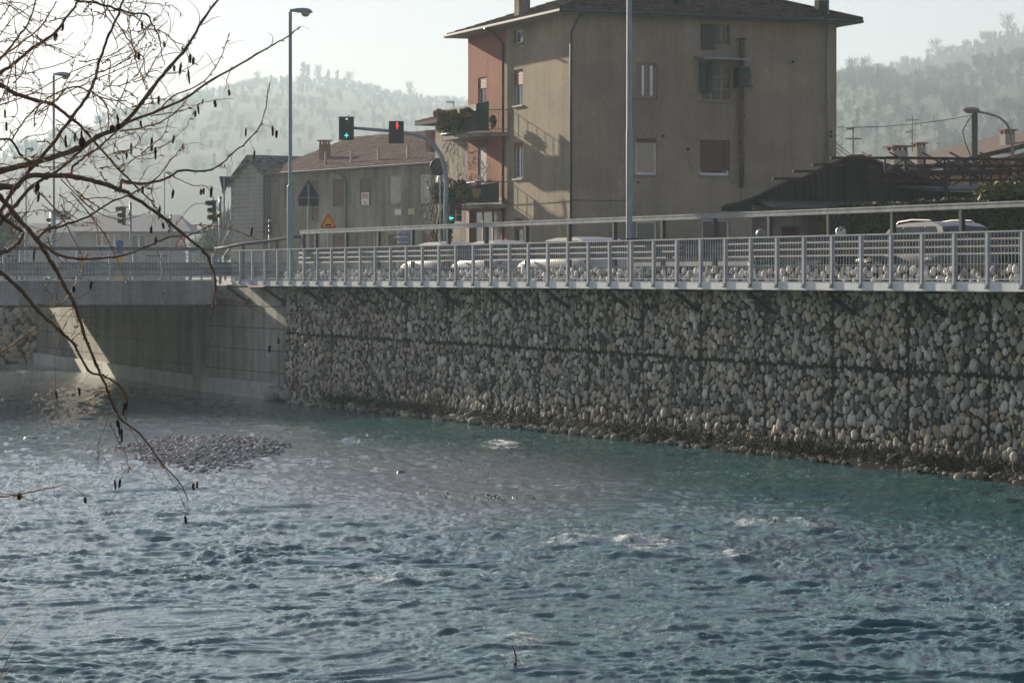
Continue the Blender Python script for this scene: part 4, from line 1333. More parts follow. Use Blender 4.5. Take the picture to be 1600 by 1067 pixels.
# balconies ------------------------------------------------------------
for lvl, (zt, lab) in enumerate(((10.62, 'upper'), (7.55, 'lower'))):
    v0, v1, dpt = (aR - 0.45 if lvl == 0 else aR - 0.35), LL + 0.1, 1.25
    pl = [FLF.p(v0, zt, 0.0), FLF.p(v0 + 0.1, zt, 0.45), FLF.p(v0 + 0.35, zt, 0.85), FLF.p(v0 + 0.8, zt, dpt), FLF.p(v1, zt, dpt), FLF.p(v1, zt, 0)]
    bal = MB().prism(pl, UZ * -0.17).build('balcony', M['concrete_brown_shade'], house)
    rl = MB(); path = [p_ + UZ * 0 for p_ in pl]
    for zz in (0.95, 0.12):
        rl.tube([p_ + UZ * zz for p_ in path], 0.018, 5)
    tot = [(path[i + 1] - path[i]).length for i in range(len(path) - 1)]
    for i in range(len(path) - 1):
        nseg_ = max(1, int(tot[i] / 0.13))
        for k in range(nseg_):
            p_ = path[i].lerp(path[i + 1], k / nseg_); rl.tube([p_ + UZ * 0.02, p_ + UZ * 0.95], 0.008, 4, False)
    rl.build('balcony_railing', M['dark_metal'], bal)
    sc = MB(); pth = path[2:5] + [path[5] if False else path[4] - FLF.n * 0.6] if lvl == 0 else path[1:5]
    for i in range(len(pth) - 1):
        a, b = pth[i], pth[i + 1]; d_ = FLF.n * -0.03
        hz = 1.22 if lvl == 0 else 0.84
        h0 = hz + 0.10 * (i == 0); h1 = hz - 0.12 * (i > 1)
        sc.prism([a + d_ + UZ * 0.06, b + d_ + UZ * 0.06, b + d_ + UZ * h1, a + d_ + UZ * h0], d_ * 0.4)
    sc.build('privacy_screen', worn('green_netting_%d' % lvl, (0.020, 0.060, 0.042) if lvl == 0 else (0.025, 0.045, 0.028), 0.7, 0, 0.5, 5), bal)


def clump(name, label, cat, centre, rad, n, mat, seed, leaf=0.05, parent=None, group=None, droop=0.0):
    r = np.random.default_rng(seed); V = []; Fc = []; A = []
    for _ in range(n):
        d = r.normal(size=3); d /= np.linalg.norm(d); p = np.array(centre) + d * np.array(rad) * r.random() ** 0.4
        a = r.normal(size=3) * leaf; b = r.normal(size=3) * leaf; a[2] -= droop * leaf
        i = len(V); V.extend([p - a, p + b, p + a, p - b]); Fc.append((i, i + 1, i + 2, i + 3)); A.extend([r.random()] * 4)
    V = np.array(V) - np.array(org(parent))
    return tag(mk(name, np_mesh(name, V, Fc, mat, {"rnd": A}, False), parent), label, cat, group)


def planter(name, label, v, z, L, seed, mat, rad=(0.3, 0.22, 0.18), d=1.33, box=None):
    t_ = thing(name, label, 'plant', FLF.p(v, z, d), 'plants on the balconies')
    m_ = MB(); m_.box(FLF.p(v, z, d), L / 2, 0.09, 0.09, VL, -UR); m_.build('flower_box', box or M['clay'], t_)
    clump('foliage', None, None, FLF.p(v, z + 0.12, d), rad, 170, mat, seed, 0.055, t_, droop=0.8)


zu, zl = 10.62, 7.55
planter('flower_box', 'yellowed plants in the flower box on the upper balcony nearest the drainpipe', aR + 1.2, zu + 0.78, 0.9, 1, M['planter_dry'])
planter('flower_box', 'yellow trailing plant in the middle flower box of the upper balcony', aR + 2.9, zu + 0.78, 1.0, 2, M['planter_dry'])
planter('flower_box', 'brownish plants at the far end of the upper balcony', LL - 0.5, zu + 0.8, 0.6, 3, M['planter_dry'], (0.25, 0.25, 0.2))
planter('flower_box', 'green and ochre plants spilling over the lower balcony rail', aR + 2.0, zl + 0.72, 1.0, 4, M['planter_dry'], (0.5, 0.4, 0.25))
planter('flower_box', 'dark green plants in the far flower box of the lower balcony', aR + 3.4, zl + 0.7, 0.9, 5, M['hedge'], (0.4, 0.4, 0.25))
planter('flower_box', 'dense green plants low behind the lower balcony rail', aR + 4.5, zl + 0.6, 0.9, 6, M['ivy'], (0.4, 0.4, 0.3))
for k, (vv, zz, lab) in enumerate([(aR + 1.6, zl + 0.45, 'leafy green plant hanging in front of the lower balcony near the basket'), (aR + 3.0, zl + 0.40, 'dense dark green plant hanging over the middle of the lower balcony'), (aR + 4.6, zl + 0.45, 'dark green trailing plant at the far end of the lower balcony'),
                                   (aR + 2.1, zu + 0.55, 'trailing green plant over the netting of the upper balcony'), (aR + 3.9, zu + 0.55, 'green trailing plant at the far half of the upper balcony')]):
    clump('trailing_plant', lab, 'plant', FLF.p(vv, zz, 1.33), (0.30, 0.62, 0.30), 420, M['hedge'] if k % 2 else M['planter_dry'], 60 + k, 0.06, None, 'plants on the balconies', 0.9)
clump('balcony_plant', 'small green yellow plant behind the upper railing beside the drainpipe', 'plant', FLF.p(aR + 0.2, zu + 0.45, 0.5), (0.12, 0.12, 0.3), 120, M['ivy'], 9, 0.06)
ob = MB(); pp = [FLF.p(LL - 0.6, zl + 1.2, 1.15), FLF.p(LL - 1.2, zl + 1.25, 1.1), FLF.p(LL - 0.9, zl + 0.9, 1.3)]
V_, F_ = stone_var(5, 1, 0.5)
tag(mk('orange_cloth', np_mesh('orange_cloth', V_ * np.array((0.22, 0.25, 0.2)), F_, worn('orange_fabric', (0.55, 0.13, 0.06), 0.8)), None, FLF.p(LL - 0.7, zl + 1.12, 1.2)), 'orange bundle drying on the lower balcony rail', 'cloth')
V_, F_ = stone_var(15, 1, 0.4)
tag(mk('white_cloth', np_mesh('white_cloth', V_ * np.array((0.22, 0.22, 0.3)), F_, M['white']), None, FLF.p(LL + 0.02, zl + 1.1, 1.25)), 'white cloth hanging at the far end of the lower balcony', 'cloth')
tubething('clothes_pole', 'thin pale pole lying across the lower balcony plants', 'pole', [([FLF.p(aR + 2.0, zl + 1.35, 1.3), FLF.p(LL - 0.6, zl + 0.95, 1.2)], 0.02)], M['zinc'])
bk = thing('wicker_basket', 'wicker basket with sunlit metal pots on the lower balcony', 'basket', FLF.p(aR + 0.55, zl + 0.2, 0.98))
m_ = MB(); m_.lathe(FLF.p(aR + 0.55, zl + 0.05, 0.98), [(0.20, 0), (0.30, 0.35), (0.32, 0.62)], 12)
for k in range(10): m_.tube([FLF.p(aR + 0.55, zl + 0.05, 0.98) + Vector((0.21 * math.cos(k * .628), 0.21 * math.sin(k * .628), 0)), FLF.p(aR + 0.55, zl + 0.67, 0.98) + Vector((0.33 * math.cos(k * .628), 0.33 * math.sin(k * .628), 0))], 0.022, 5)
m_.build('basket_body', worn('wicker', (0.30, 0.20, 0.09), 0.7), bk)
m_ = MB(); m_.lathe(FLF.p(aR + 0.55, zl + 0.9, 0.98), [(0.10, 0), (0.20, 0.10), (0.20, 0.16), (0.06, 0.24), (0.07, 0.34)], 10); m_.tube([FLF.p(aR + 0.3, zl + 1.1, 0.98), FLF.p(aR - 0.3, zl + 1.75, 0.85)], 0.03, 6)
m_.build('metal_pot', NT('polished_steel').out((0.7, 0.68, 0.62), 0.25, 0.8), bk)

# ------------------------------------------------------------------ annex behind the balconies
AO = Vector((-1.75, 127.5, 0)); FA = Face(AO, VL, -UR)
annex = thing('annex_house', 'small grey house with a projecting roof corner behind the balconies', 'house', Vector((AO.x, AO.y, ZG)))
ae = 5.0; az = 11.55
facade(FA, -3, ae, ZG, az, []).build('side_wall', M['plaster_grey'], annex)
facade(Face(AO + VL * ae, UR, VL), 0, 7, ZG, az, []).build('end_wall', M['plaster_grey'], annex)
facade(Face(AO - VL * 3, UR, -VL), 0, 7, ZG, az, []).build('front_wall', M['plaster_pale'], annex)
mb = MB(); a_ = AO - UR * 0.75 - VL * 3 + UZ * az; mb.prism([a_, a_ + UR * 8, a_ + UR * 8 + UZ * 2.2, a_ + UZ * 0.15], VL * (ae + 3.8)); mb.build('roof', M['tile_dark'], annex)
tm = MB(); wv = (UR * 8 + UZ * 2.05).normalized(); tiles(tm, a_ + UZ * 0.15, VL, wv, ae + 3.8, 4.0); o = tm.build('roof_tiles', M['tile_red'], annex); o['kind'] = 'stuff'
MB().lathe(a_ + VL * (ae + 2.9) + UR * 0.9 + UZ * 0.35, [(0.22, 0), (0.30, 0.12), (0.28, 0.30), (0.10, 0.42)], 10).build('ridge_tile', M['clay'], annex)

# ------------------------------------------------------------------ row house and gable wing
RD = Vector((-0.533, 0.846, 0)); RN = Vector((-0.846, -0.533, 0))
RO = Vector((-4.545, 160, 0)); FRW = Face(RO, RD, RN)
row = thing('row_house', 'old grey two-storey row house with a red tile roof and closed shutters', 'house', Vector((RO.x, RO.y, ZG)))
Lw = FRW.px(423, 272)[0]; ez = 10.88
wspec = [((444, 287, 459, 325), 1), ((487, 283, 498, 345), 1), ((520, 280, 537, 322), 1), ((562, 278, 580, 320), 1), ((608, 275, 626, 318), 2), ((655, 273, 673, 317), 2)]
lows = [((484, 366, 499, 392), 1), ((520, 366, 539, 392), 1), ((606, 366, 624, 392), 3), ((660, 364, 677, 392), 4), ((556, 362, 592, 398), 5)]
ops = [FRW.rect(*q[0]) for q in wspec] + [FRW.rect(*q[0]) for q in lows]
facade(FRW, -6, Lw, ZG, ez, ops, 0.25).build('street_wall', M['plaster_grey'], row)
for (q, kind_), op in zip(wspec + lows, ops):
    smat = {1: M['shutter_brown'], 2: M['shutter_pale'], 3: worn('garage_brown', (0.10, 0.055, 0.035), 0.7), 4: worn('brick_red_door', (0.20, 0.085, 0.06), 0.8), 5: None}[kind_]
    if kind_ == 5:
        d_ = thing if False else None
        gm_ = MB()
        for k in range(9):
            a = op[0] + (op[1] - op[0]) * (k + 0.5) / 9; fbox(gm_, FRW, a - 0.12, a + 0.12, op[2], op[3], -0.16, -0.12)
        gm_.build('gate', worn('grey_gate', (0.30, 0.29, 0.25), 0.7, streak=0.3), row)
    else:
        window(row, FRW, op, smat, M['glass'], 1, 1, 0.05, 0.10, shut=0.97, shut_mat=smat, sill=kind_ in (1, 2), sill_mat=M['concrete_fascia'], name='window' if kind_ in (1, 2) else 'door')
rov = 0.55
rb = RO + RN * rov - RD * 6 + UZ * ez
rtop = lambda w_: RO - RN * (w_ - rov)
rw = 6.5; rh = rw * math.tan(R(21))
mb = MB(); mb.prism([rb + UZ * 0.02, rb - RN * rw + UZ * rh, rb - RN * 2 * rw + UZ * 0.02], RD * (Lw + 6.3)); mb.build('roof', M['tile_red'], row)
tm = MB(); wv = (-RN * rw + UZ * rh).normalized(); tiles(tm, rb + UZ * 0.05, RD, wv, Lw + 6.3, rw / math.cos(R(21)), pitch=0.26, row=0.42); o = tm.build('roof_tiles', M['tile_red'], row); o['kind'] = 'stuff'
mb = MB(); mb.tube([rb + RD * 0.2, rb + RD * (Lw + 6.2)], 0.08, 6); mb.build('gutter', M['gutter'], row)
facade(Face(RO - RD * 6, -RN, -RD), 0, 12, ZG, ez, []).build('end_wall', M['plaster_grey'], row)
dq = FRW.px(543, 300)[0]
MB().tube([FRW.p(dq + 0.5, ez - 0.1, 0.4), FRW.p(dq + 0.1, ez - 0.6, 0.08), FRW.p(dq, ez - 1.0, 0.08), FRW.p(dq, ZG, 0.08)], 0.05, 6).build('downpipe', M['gutter'], row)
for (x, y0, y1, hw, mat_, lab) in [(476, 262, 240, 0.26, M['clay'], 'chimney'), (643, 248, 222, 0.28, M['clay'], 'chimney')]:
    a, z = FRW.px(x, y0); base = RO + RD * a - RN * 1.4 + UZ * (ez + 0.6)
    chimney(row, base, hw, 1.15, mat_, u=RD)
for (x, ya, yb_) in [(502, 262, 241), (542, 257, 237), (584.5, 252, 232), (630, 248, 222)]:
    a, z = FRW.px(x, ya); b0 = RO + RD * a - RN * 0.3 + UZ * (ez + 0.2)
    MB().tube([b0, b0 + UZ * 0.95], 0.08, 8).build('vent_pipe', M['zinc'], row)
for (x, y, hw) in [(555, 221, 0.14), (566, 222, 0.3)]:
    a, z = FRW.px(x, 260); b0 = RO + RD * a - RN * rw + RN * rov + UZ * (ez + rh + 0.0)
    chimney(row, b0, hw, 0.35, M['barn'], u=RD)
# sale board and plaques
def lettering(cu, parent, m4):
    o_ = bpy.data.objects.new('lettering', cu); COL.objects.link(o_)
    bpy.context.view_layer.update()
    me = bpy.data.meshes.new_from_object(o_.evaluated_get(bpy.context.evaluated_depsgraph_get()))
    bpy.data.objects.remove(o_); bpy.data.curves.remove(cu)
    o_ = bpy.data.objects.new('lettering', me); COL.objects.link(o_); o_.parent = parent; o_.matrix_local = m4
    return o_


def board(name, label, cat, F, x0, y0, x1, y1, mat, d=0.03, lines=(), group=None):
    a0, a1, z0, z1 = F.rect(x0, y0, x1, y1)
    t_ = thing(name, label, cat, F.p((a0 + a1) / 2, z0, d), group)
    m_ = MB(); fbox(m_, F, a0, a1, z0, z1, d, d + 0.03); m_.build('panel', mat, t_)
    # text reads left to right as seen from outside
    rgt = UZ.cross(F.n).normalized()
    for (txt, fz, size, tmat) in lines:
        cu = bpy.data.curves.new('lettering', 'FONT'); cu.body = txt; cu.size = size; cu.align_x = 'CENTER'; cu.align_y = 'CENTER'; cu.extrude = 0.004
        cu.materials.append(tmat)
        m4 = Matrix((rgt, UZ, F.n)).transposed().to_4x4(); m4.translation = F.p((a0 + a1) / 2, z0 + (z1 - z0) * fz, d + 0.036) - org(t_)
        lettering(cu, t_, m4)
    return t_


RED = worn('sign_red', (0.50, 0.03, 0.03), 0.5, 0, 0.05); BLUE = worn('sign_blue', (0.03, 0.10, 0.36), 0.45, 0, 0.08); YEL = worn('sign_yellow', (0.75, 0.42, 0.03), 0.5, 0, 0.05)
board('sale_board', 'white for-sale board with red lettering on a brown shutter', 'sign', FRW, 565.5, 301, 577.5, 321, M['white'], 0.02, [('VENDESI', 0.62, 0.20, RED), ('VENDESI', 0.80, 0.20, RED), ('TEL', 0.2, 0.18, BLUE)])
board('wall_plaque', 'small white plaque on the row house wall', 'sign', FRW, 618, 327, 628, 336, M['white'], 0.03, [('- - -', 0.35, 0.18, M['dark_metal'])])
board('wall_plaque', 'small cream plaque beside the white one on the row house', 'sign', FRW, 639, 326, 649, 335, worn('cream', (0.55, 0.47, 0.32), 0.6), 0.03, [('- -', 0.35, 0.18, M['dark_metal'])])
# gable wing
GA0 = FRW.p(Lw, 0, 0.35)
gk = onplane(361, 290, GA0, RD)[0]
FG = Face(GA0, RD, RN)
apx = onplane(393, 247.5, GA0, RD)
wing = thing('gable_house', 'grey concrete-block gable house with a dark tile roof', 'house', Vector((GA0.x, GA0.y, ZG)))
er = onplane(423, 274, GA0, RD)[1]; el = onplane(361, 288, GA0, RD)[1]
mb = MB(); mb.prism([FG.p(0.02, ZG), FG.p(gk, ZG), FG.p(gk, el), FG.p(apx[0], apx[1]), FG.p(0.02, er)], -RN * 9); mb.build('gable_wall', M['mortar_pale'], wing)
bwm, bh = 0.52, 0.265
blk = MB().box(Vector((0, 0, 0)), bwm / 2 - 0.012, 0.03, bh / 2 - 0.012, RD).mesh('block', M['block'])
k = 0
zz = ZG + bh / 2
rowi = 0
while zz < apx[1]:
    off = (rowi % 2) * bwm / 2; a = off + bwm / 2 + 0.02
    while a < gk - bwm / 2:
        lim = (er + (apx[1] - er) * a / apx[0]) if a < apx[0] else (el + (apx[1] - el) * (gk - a) / (gk - apx[0]))
        lim2 = min(lim, (er + (apx[1] - er) * (a - bwm / 2) / apx[0]) if a < apx[0] else (el + (apx[1] - el) * (gk - a - bwm / 2) / (gk - apx[0])))
        if zz + bh / 2 < lim2 + 0.05 and k < 300:
            mk('block', blk, wing, FG.p(a, zz, 0.012 + 0.012 * random.random())); k += 1
        a += bwm
    zz += bh; rowi += 1
rl_ = lambda a, z, d=0.0: FG.p(a, z, d)
sr = MB(); ex = 0.35
p0 = rl_(apx[0], apx[1] + 0.05, ex); p1 = rl_(-0.45, er - 0.12, ex); p2 = rl_(gk + 0.3, el - 0.18, ex)
sr.prism([p0, p1, p1 + UZ * 0.14, p0 + UZ * 0.16, ], -RN * 10); sr.prism([p0, p0 + UZ * 0.16, p2 + UZ * 0.14, p2], -RN * 10); sr.build('roof', M['tile_grey'], wing)
tm = MB(); sl_ = (p0 - p1); tiles(tm, p1 + UZ * 0.16, -RN, sl_.normalized(), 10, sl_.length, pitch=0.34, row=0.42, amp=0.06); o = tm.build('roof_tiles', M['tile_grey'], wing); o['kind'] = 'stuff'
MB().tube([FG.p(0.0, er - 0.1, 0.12), FG.p(0.0, ZG, 0.12)], 0.06, 6).build('downpipe', M['gutter'], wing)

# pale roadside building far left
PB = thing('roadside_building', 'low pale building with a wide grey roof beyond the bridge', 'building', P(200, 434, 215) - UZ * 0.3)
FP_ = Face(Vector((P(112, 0, 215).x, 215, 0)), Vector((1, 0.04, 0)), Vector((0.04, -1, 0)))
pw = FP_.px(296, 360)[0]
facade(FP_, 0.3, pw - 0.3, ZG, FP_.px(200, 362)[1], [FP_.rect(150, 366, 188, 385), FP_.rect(205, 366, 228, 388)], 0.3).build('front_wall', M['plaster_pale'], PB)
window(PB, FP_, FP_.rect(150, 366, 188, 385), M['white'], NT('shop_glass').out((0.40, 0.33, 0.16), 0.2), 4, 1, 0.08, 0.1, sill=False)
window(PB, FP_, FP_.rect(205, 366, 228, 388), M['white'], M['glass_curtain'], 2, 1, 0.08, 0.1, sill=False, name='door')
rp_ = [(108, 363), (296, 362), (300, 361), (284, 345), (271, 334), (137, 333), (122, 350)]
b0 = FP_.px(112, 362); zE_ = b0[1]; zR_ = FP_.px(200, 333)[1]
e0, e1 = FP_.p(-0.3, zE_, 0.6), FP_.p(pw + 0.2, zE_, 0.6)
g0, g1 = FP_.p(FP_.px(137, 334)[0], zR_, -6), FP_.p(FP_.px(271, 334)[0], zR_, -6)
h0, h1 = FP_.p(-0.3, zE_, -13), FP_.p(pw + 0.2, zE_, -13)
mb = MB(); mb.add([e0, e1, g1, g0, h0, h1], [(0, 1, 2, 3), (1, 5, 2), (5, 4, 3, 2), (4, 0, 3), (0, 4, 5, 1)]); mb.build('roof', M['roof_pale'], PB)
facade(Face(FP_.p(0.3, 0), Vector((0, 1, 0)), Vector((-1, 0, 0))), 0, 12, ZG, zE_, [], mb=MB()).build('side_wall', M['plaster_pale'], PB)
LB = thing('long_shed', 'long low pale shed with a grey roof far beyond the bridge', 'building', P(70, 434, 260))
q0 = P(-40, 380, 260); q1 = P(112, 380, 262)
mb = MB(); mb.box((q0 + q1) / 2 - UZ * 1.4 + Vector((0, 4, 0)), (q1 - q0).length / 2, 4, 2.4); mb.build('wall', M['plaster_pale'], LB)
mb = MB(); mb.prism([q0 + Vector((0, -0.6, 0.95)), q0 + Vector((0, 4, 1.9)), q0 + Vector((0, 8.6, 0.95))], q1 - q0); mb.build('roof', M['roof_pale'], LB)

# ------------------------------------------------------------------ barn, steel frame, hedge, yellow house
BO = Vector((11.44, 95, 0)); FBN = Face(BO, UR, -VL)
BD = Vector((0.16, 0.987, 0))
barn = thing('barn', 'dark weathered barn with a low gable and a sheet canopy', 'barn', Vector((BO.x, BO.y, ZG)))
bpx = lambda x, y: FBN.px(x, y)
gpl = [bpx(*q) for q in ((1128, 322), (1145, 320), (1172, 311), (1215, 290), (1232, 283), (1243, 283), (1285, 262), (1322, 246), (1340, 245), (1400, 265), (1478, 292), (1478, 330), (1128, 330))]
zl_ = bpx(1300, 322)[1]
# boards of the gable, each its own plank
top = gpl[:11]
def gtop(a): return float(np.interp(a, [p_[0] for p_ in top], [p_[1] for p_ in top]))
a = top[1][0] + 0.05
mb = MB(); mb.prism([FBN.p(a_, z_, -0.04) for a_, z_ in gpl], BD * 0.15); mb.build('gable_backing', M['interior'], barn)
while a < top[-1][0] - 0.05:
    w_ = random.uniform(0.17, 0.24); zt0, zt1 = gtop(a), gtop(a + w_); zb = zl_ + 0.02
    if min(zt0, zt1) > zb + 0.03:
        d_ = random.uniform(0, 0.02)
        mb = MB(); mb.prism([FBN.p(a, zb, d_), FBN.p(a + w_ - 0.012, zb, d_), FBN.p(a + w_ - 0.012, zt1 - 0.03, d_), FBN.p(a, zt0 - 0.03, d_)], FBN.n * 0.025); mb.build('plank', M['barn'], barn)
    a += w_
rf = MB()
for i in range(len(top) - 1):
    (a0, z0), (a1, z1) = top[i], top[i + 1]
    rf.prism([FBN.p(a0, z0, 0.22), FBN.p(a1, z1, 0.22), FBN.p(a1, z1 + 0.07, 0.22), FBN.p(a0, z0 + 0.07, 0.22)], BD * 7)
rf.build('roof', worn('barn_roof', (0.07, 0.068, 0.06), 0.85, 0, 0.4, 1.5), barn)
cn = [bpx(1182, 324), bpx(1476, 313)]
mb = MB(); mb.prism([FBN.p(cn[0][0], zl_ + 0.10, 0.0), FBN.p(cn[0][0], zl_ - 0.12, 1.3), FBN.p(cn[0][0], zl_ - 0.06, 1.3), FBN.p(cn[0][0], zl_ + 0.18, 0.0)], UR * (cn[1][0] - cn[0][0])); mb.build('canopy', worn('sheet_canopy', (0.10, 0.105, 0.10), 0.7, 0, 0.3, 2), barn)
bw0, bw1 = bpx(1175, 350)[0], bpx(1478, 350)[0]
dd = [FBN.rect(1221, 354, 1250, 400), FBN.rect(1262, 338, 1293, 400)]
facade(FBN, bw0, bw1, ZG, zl_, dd, 0.3).build('front_wall', M['plaster_grey'], barn)
for q in dd:
    mb = MB(); fbox(mb, FBN, q[0], q[1], q[2], q[3], -0.30, -0.26); mb.build('door', M['shutter_brown'], barn)
facade(Face(BO + UR * bw0, BD, -UR), 0, 7, ZG, zl_, []).build('side_wall', M['plaster_grey'], barn)
dq2 = bpx(1300, 330)[0]
# steel frame: rusty trusses
fr_t = thing('steel_frame', 'open rusty steel truss frame standing over the barn roof', 'steel frame', Vector((20, 92, ZG)))
FS = Face(P(1330, 434, 92.0), UR, -VL)
def chord(y0, y1, x0, x1, d, r_=0.045):
    a0, z0 = FS.px(x0, y0); a1, z1 = FS.px(x1, y1)
    MB().beam(FS.p(a0, z0, d), FS.p(a1, z1, d), r_, r_).build('chord', M['rust'], fr_t)
    return a0, z0, a1, z1
def lattice(ya0, ya1, yb0, yb1, x0, x1, n, d):
    A = chord(ya0, ya1, x0, x1, d); B = chord(yb0, yb1, x0, x1, d)
    for i in range(n):
        q0, q1 = i / n, (i + 1) / n
        pA = lambda q: FS.p(A[0] + (A[2] - A[0]) * q, A[1] + (A[3] - A[1]) * q, d); pB = lambda q: FS.p(B[0] + (B[2] - B[0]) * q, B[1] + (B[3] - B[1]) * q, d)
        MB().beam(pA(q0), pB(q0), 0.03, 0.03).build('strut', M['rust'], fr_t)
        MB().beam(pA(q0) if i % 2 else pB(q0), pB(q1) if i % 2 else pA(q1), 0.022, 0.022).build('brace', M['rust'], fr_t)
chord(247, 247, 1300, 1400, -0.1)
chord(256.5, 256.5, 1280, 1330, -0.5); chord(266.5, 266.5, 1259, 1310, -0.9); chord(277.5, 277.5, 1236, 1290, -1.3)
lattice(246.5, 250, 268, 267, 1385, 1660, 9, -0.1)
lattice(256.5, 257, 280, 279, 1395, 1660, 9, -1.6)
lattice(267, 266, 290, 289, 1425, 1660, 7, -3.2)
for x in (1410, 1455, 1507, 1552, 1600):
    a, z = FS.px(x, 260); MB().beam(FS.p(a, z - 0.3, -0.1), FS.p(a + 0.3, z + 0.6, -3.3), 0.025, 0.025).build('cross_tie', M['rust'], fr_t)
for x in (1480, 1640):
    a, z = FS.px(x, 260); MB().beam(FS.p(a, ZG, -0.1), FS.p(a, z, -0.1), 0.07, 0.07).build('column', M['rust'], fr_t)
# low shed roof right of the barn
sh = thing('lean_to', 'dark flat sheet lean-to roof right of the barn gable', 'shed', P(1560, 434, 93) - UZ * 0.3)
FSH = Face(P(1450, 434, 93.5), UR, -VL)
a0, z0 = FSH.px(1452, 297); a1, z1 = FSH.px(1680, 299)
mb = MB(); mb.prism([FSH.p(a0, z0 - 0.05, 0.3), FSH.p(a1, z0 - 0.05, 0.3), FSH.p(a1, z0 + 0.04, 0.3), FSH.p(a0, z0 + 0.04, 0.3)], VL * 5 + UZ * 0.35); mb.build('roof', worn('shed_sheet', (0.09, 0.09, 0.085), 0.7), sh)
facade(FSH, a0 + 0.1, a1, ZG, z0 - 0.06, []).build('wall', M['barn'], sh)

def hedge(name, label, s0, s1, t0, t1, ztop, n, seed, mat, leaf=0.045):
    r = np.random.default_rng(seed); V = []; Fc = []; A = []
    for _ in range(n):
        s = r.uniform(s0, s1); top_ = ztop(s) + 0.18 * (float(vnoise(np.array(s * 1.3), np.array(1.0))) - 0.5)
        if r.random() < 0.72: t_, z = t0 + 0.16 * r.random() ** 2 + 0.14 * (float(vnoise(np.array(s * 1.6), np.array(r.random() * 0.1))) - .5), r.uniform(ZG, top_)
        else: t_, z = r.uniform(t0, t1), top_ - 0.12 * r.random()
        p = np.array(W(s, t_, z)); a = r.normal(size=3) * leaf; b = r.normal(size=3) * leaf
        i = len(V); V.extend([p - a, p + b, p + a, p - b]); Fc.append((i, i + 1, i + 2, i + 3)); A.extend([r.random()] * 4)
    h_ = thing(name, label, 'hedge', W((s0 + s1) / 2, (t0 + t1) / 2, ZG))
    V = np.array(V) - np.array(org(h_)); mk('foliage', np_mesh('foliage', V, Fc, mat, {"rnd": A}, False), h_)
    mb = MB(); mb.box(W((s0 + s1) / 2, (t0 + t1) / 2 + 0.1, (ZG + ztop(s0)) / 2 - 0.12), (s1 - s0) / 2 - 0.1, (t1 - t0) / 2 - 0.1, (ztop(s0) - ZG) / 2 - 0.1, DX); mb.build('stems', M['bark'], h_)
    return h_
hs0, hs1 = s_at(1680, 13.5), s_at(1297, 13.5)
hedge('hedge', 'tall clipped dark green hedge behind the parked silver car', hs0, hs1, 13.5, 14.6, lambda s: 6.75, 22000, 31, M['hedge'])
clump('shrub', 'left end of the hedge with its sunlight put into lighter green leaves', 'shrub', W(hs1 + 0.1, 13.4, 5.4), (0.22, 0.3, 1.2), 800, M['ivy'], 32, 0.045)  # lighter leaf colour paints the sun falling on the hedge end
clump('shrub', 'loose yellow green shrub growing above the hedge at the picture edge', 'shrub', W(s_at(1580, 14), 14.3, 6.95), (1.4, 1.2, 0.35), 1800, M['ivy'], 33, 0.045)

YO = Vector((P(1400, 434, 140).x, 140, 0)); FY = Face(YO, UR, -VL)
yel = thing('yellow_house', 'yellow house with a low brown roof behind the steel frame', 'house', Vector((YO.x, YO.y, ZG)))
yz = FY.px(1480, 262)[1]
ya0, ya1, yc = FY.px(1365, 250)[0], FY.px(1700, 250)[0], FY.px(1560, 250)[0]
facade(FY, ya0, yc, ZG, yz - 0.4, []).build('yellow_wall', M['plaster_yellow'], yel)
pz = lambda x, y: FY.px(x, y)
up = [pz(1365, 262), pz(1480, 258), pz(1560, 236), pz(1600, 228), pz(1700, 205)]
mb = MB()
mb.add([FY.p(yc, ZG), FY.p(ya1, ZG), FY.p(ya1, up[4][1] - 0.3), FY.p(yc, up[2][1] - 0.4)], [(0, 1, 2, 3)]); mb.build('orange_wall', M['plaster_orange'], yel)
mb = MB(); mb.add([FY.p(pz(1430, 262)[0], yz - 0.45, 0.02), FY.p(yc, yz - 0.45, 0.02), FY.p(yc, up[2][1] - 0.35, 0.02)], [(0, 1, 2)]); mb.build('gable_wall', M['plaster_orange'], yel)
mb = MB()
mb.prism([FY.p(*pz(1415, 268), 0.5), FY.p(*pz(1700, 199), 0.5), FY.p(*pz(1700, 208), 0.5), FY.p(*pz(1440, 268), 0.5)], VL * 9)
mb.build('roof', M['tile_dark'], yel)
mb = MB(); mb.prism([FY.p(*pz(1360, 268), 0.6), FY.p(*pz(1500, 252), 0.6), FY.p(*pz(1520, 260), 0.6), FY.p(*pz(1370, 272), 0.6)], VL * 8); mb.build('lower_roof', M['tile_grey'], yel)
for (x0, x1, yb0, yt, mt) in [(1414, 1436, 252, 234, M['plaster_pale']), (1453, 1466, 243, 229, M['plaster_pale']), (1591, 1606, 226, 208, M['plaster_pale']), (1362, 1377, 254, 248, M['clay'])]:
    a0 = FY.px(x0, 250)[0]; a1 = FY.px(x1, 250)[0]; zb = FY.px(x0, yb0)[1]; zt = FY.px(x0, yt)[1]
    chimney(yel, FY.p((a0 + a1) / 2, zb - 0.4, -1.5), (a1 - a0) / 2, zt - zb + 0.4, mt, u=UR)

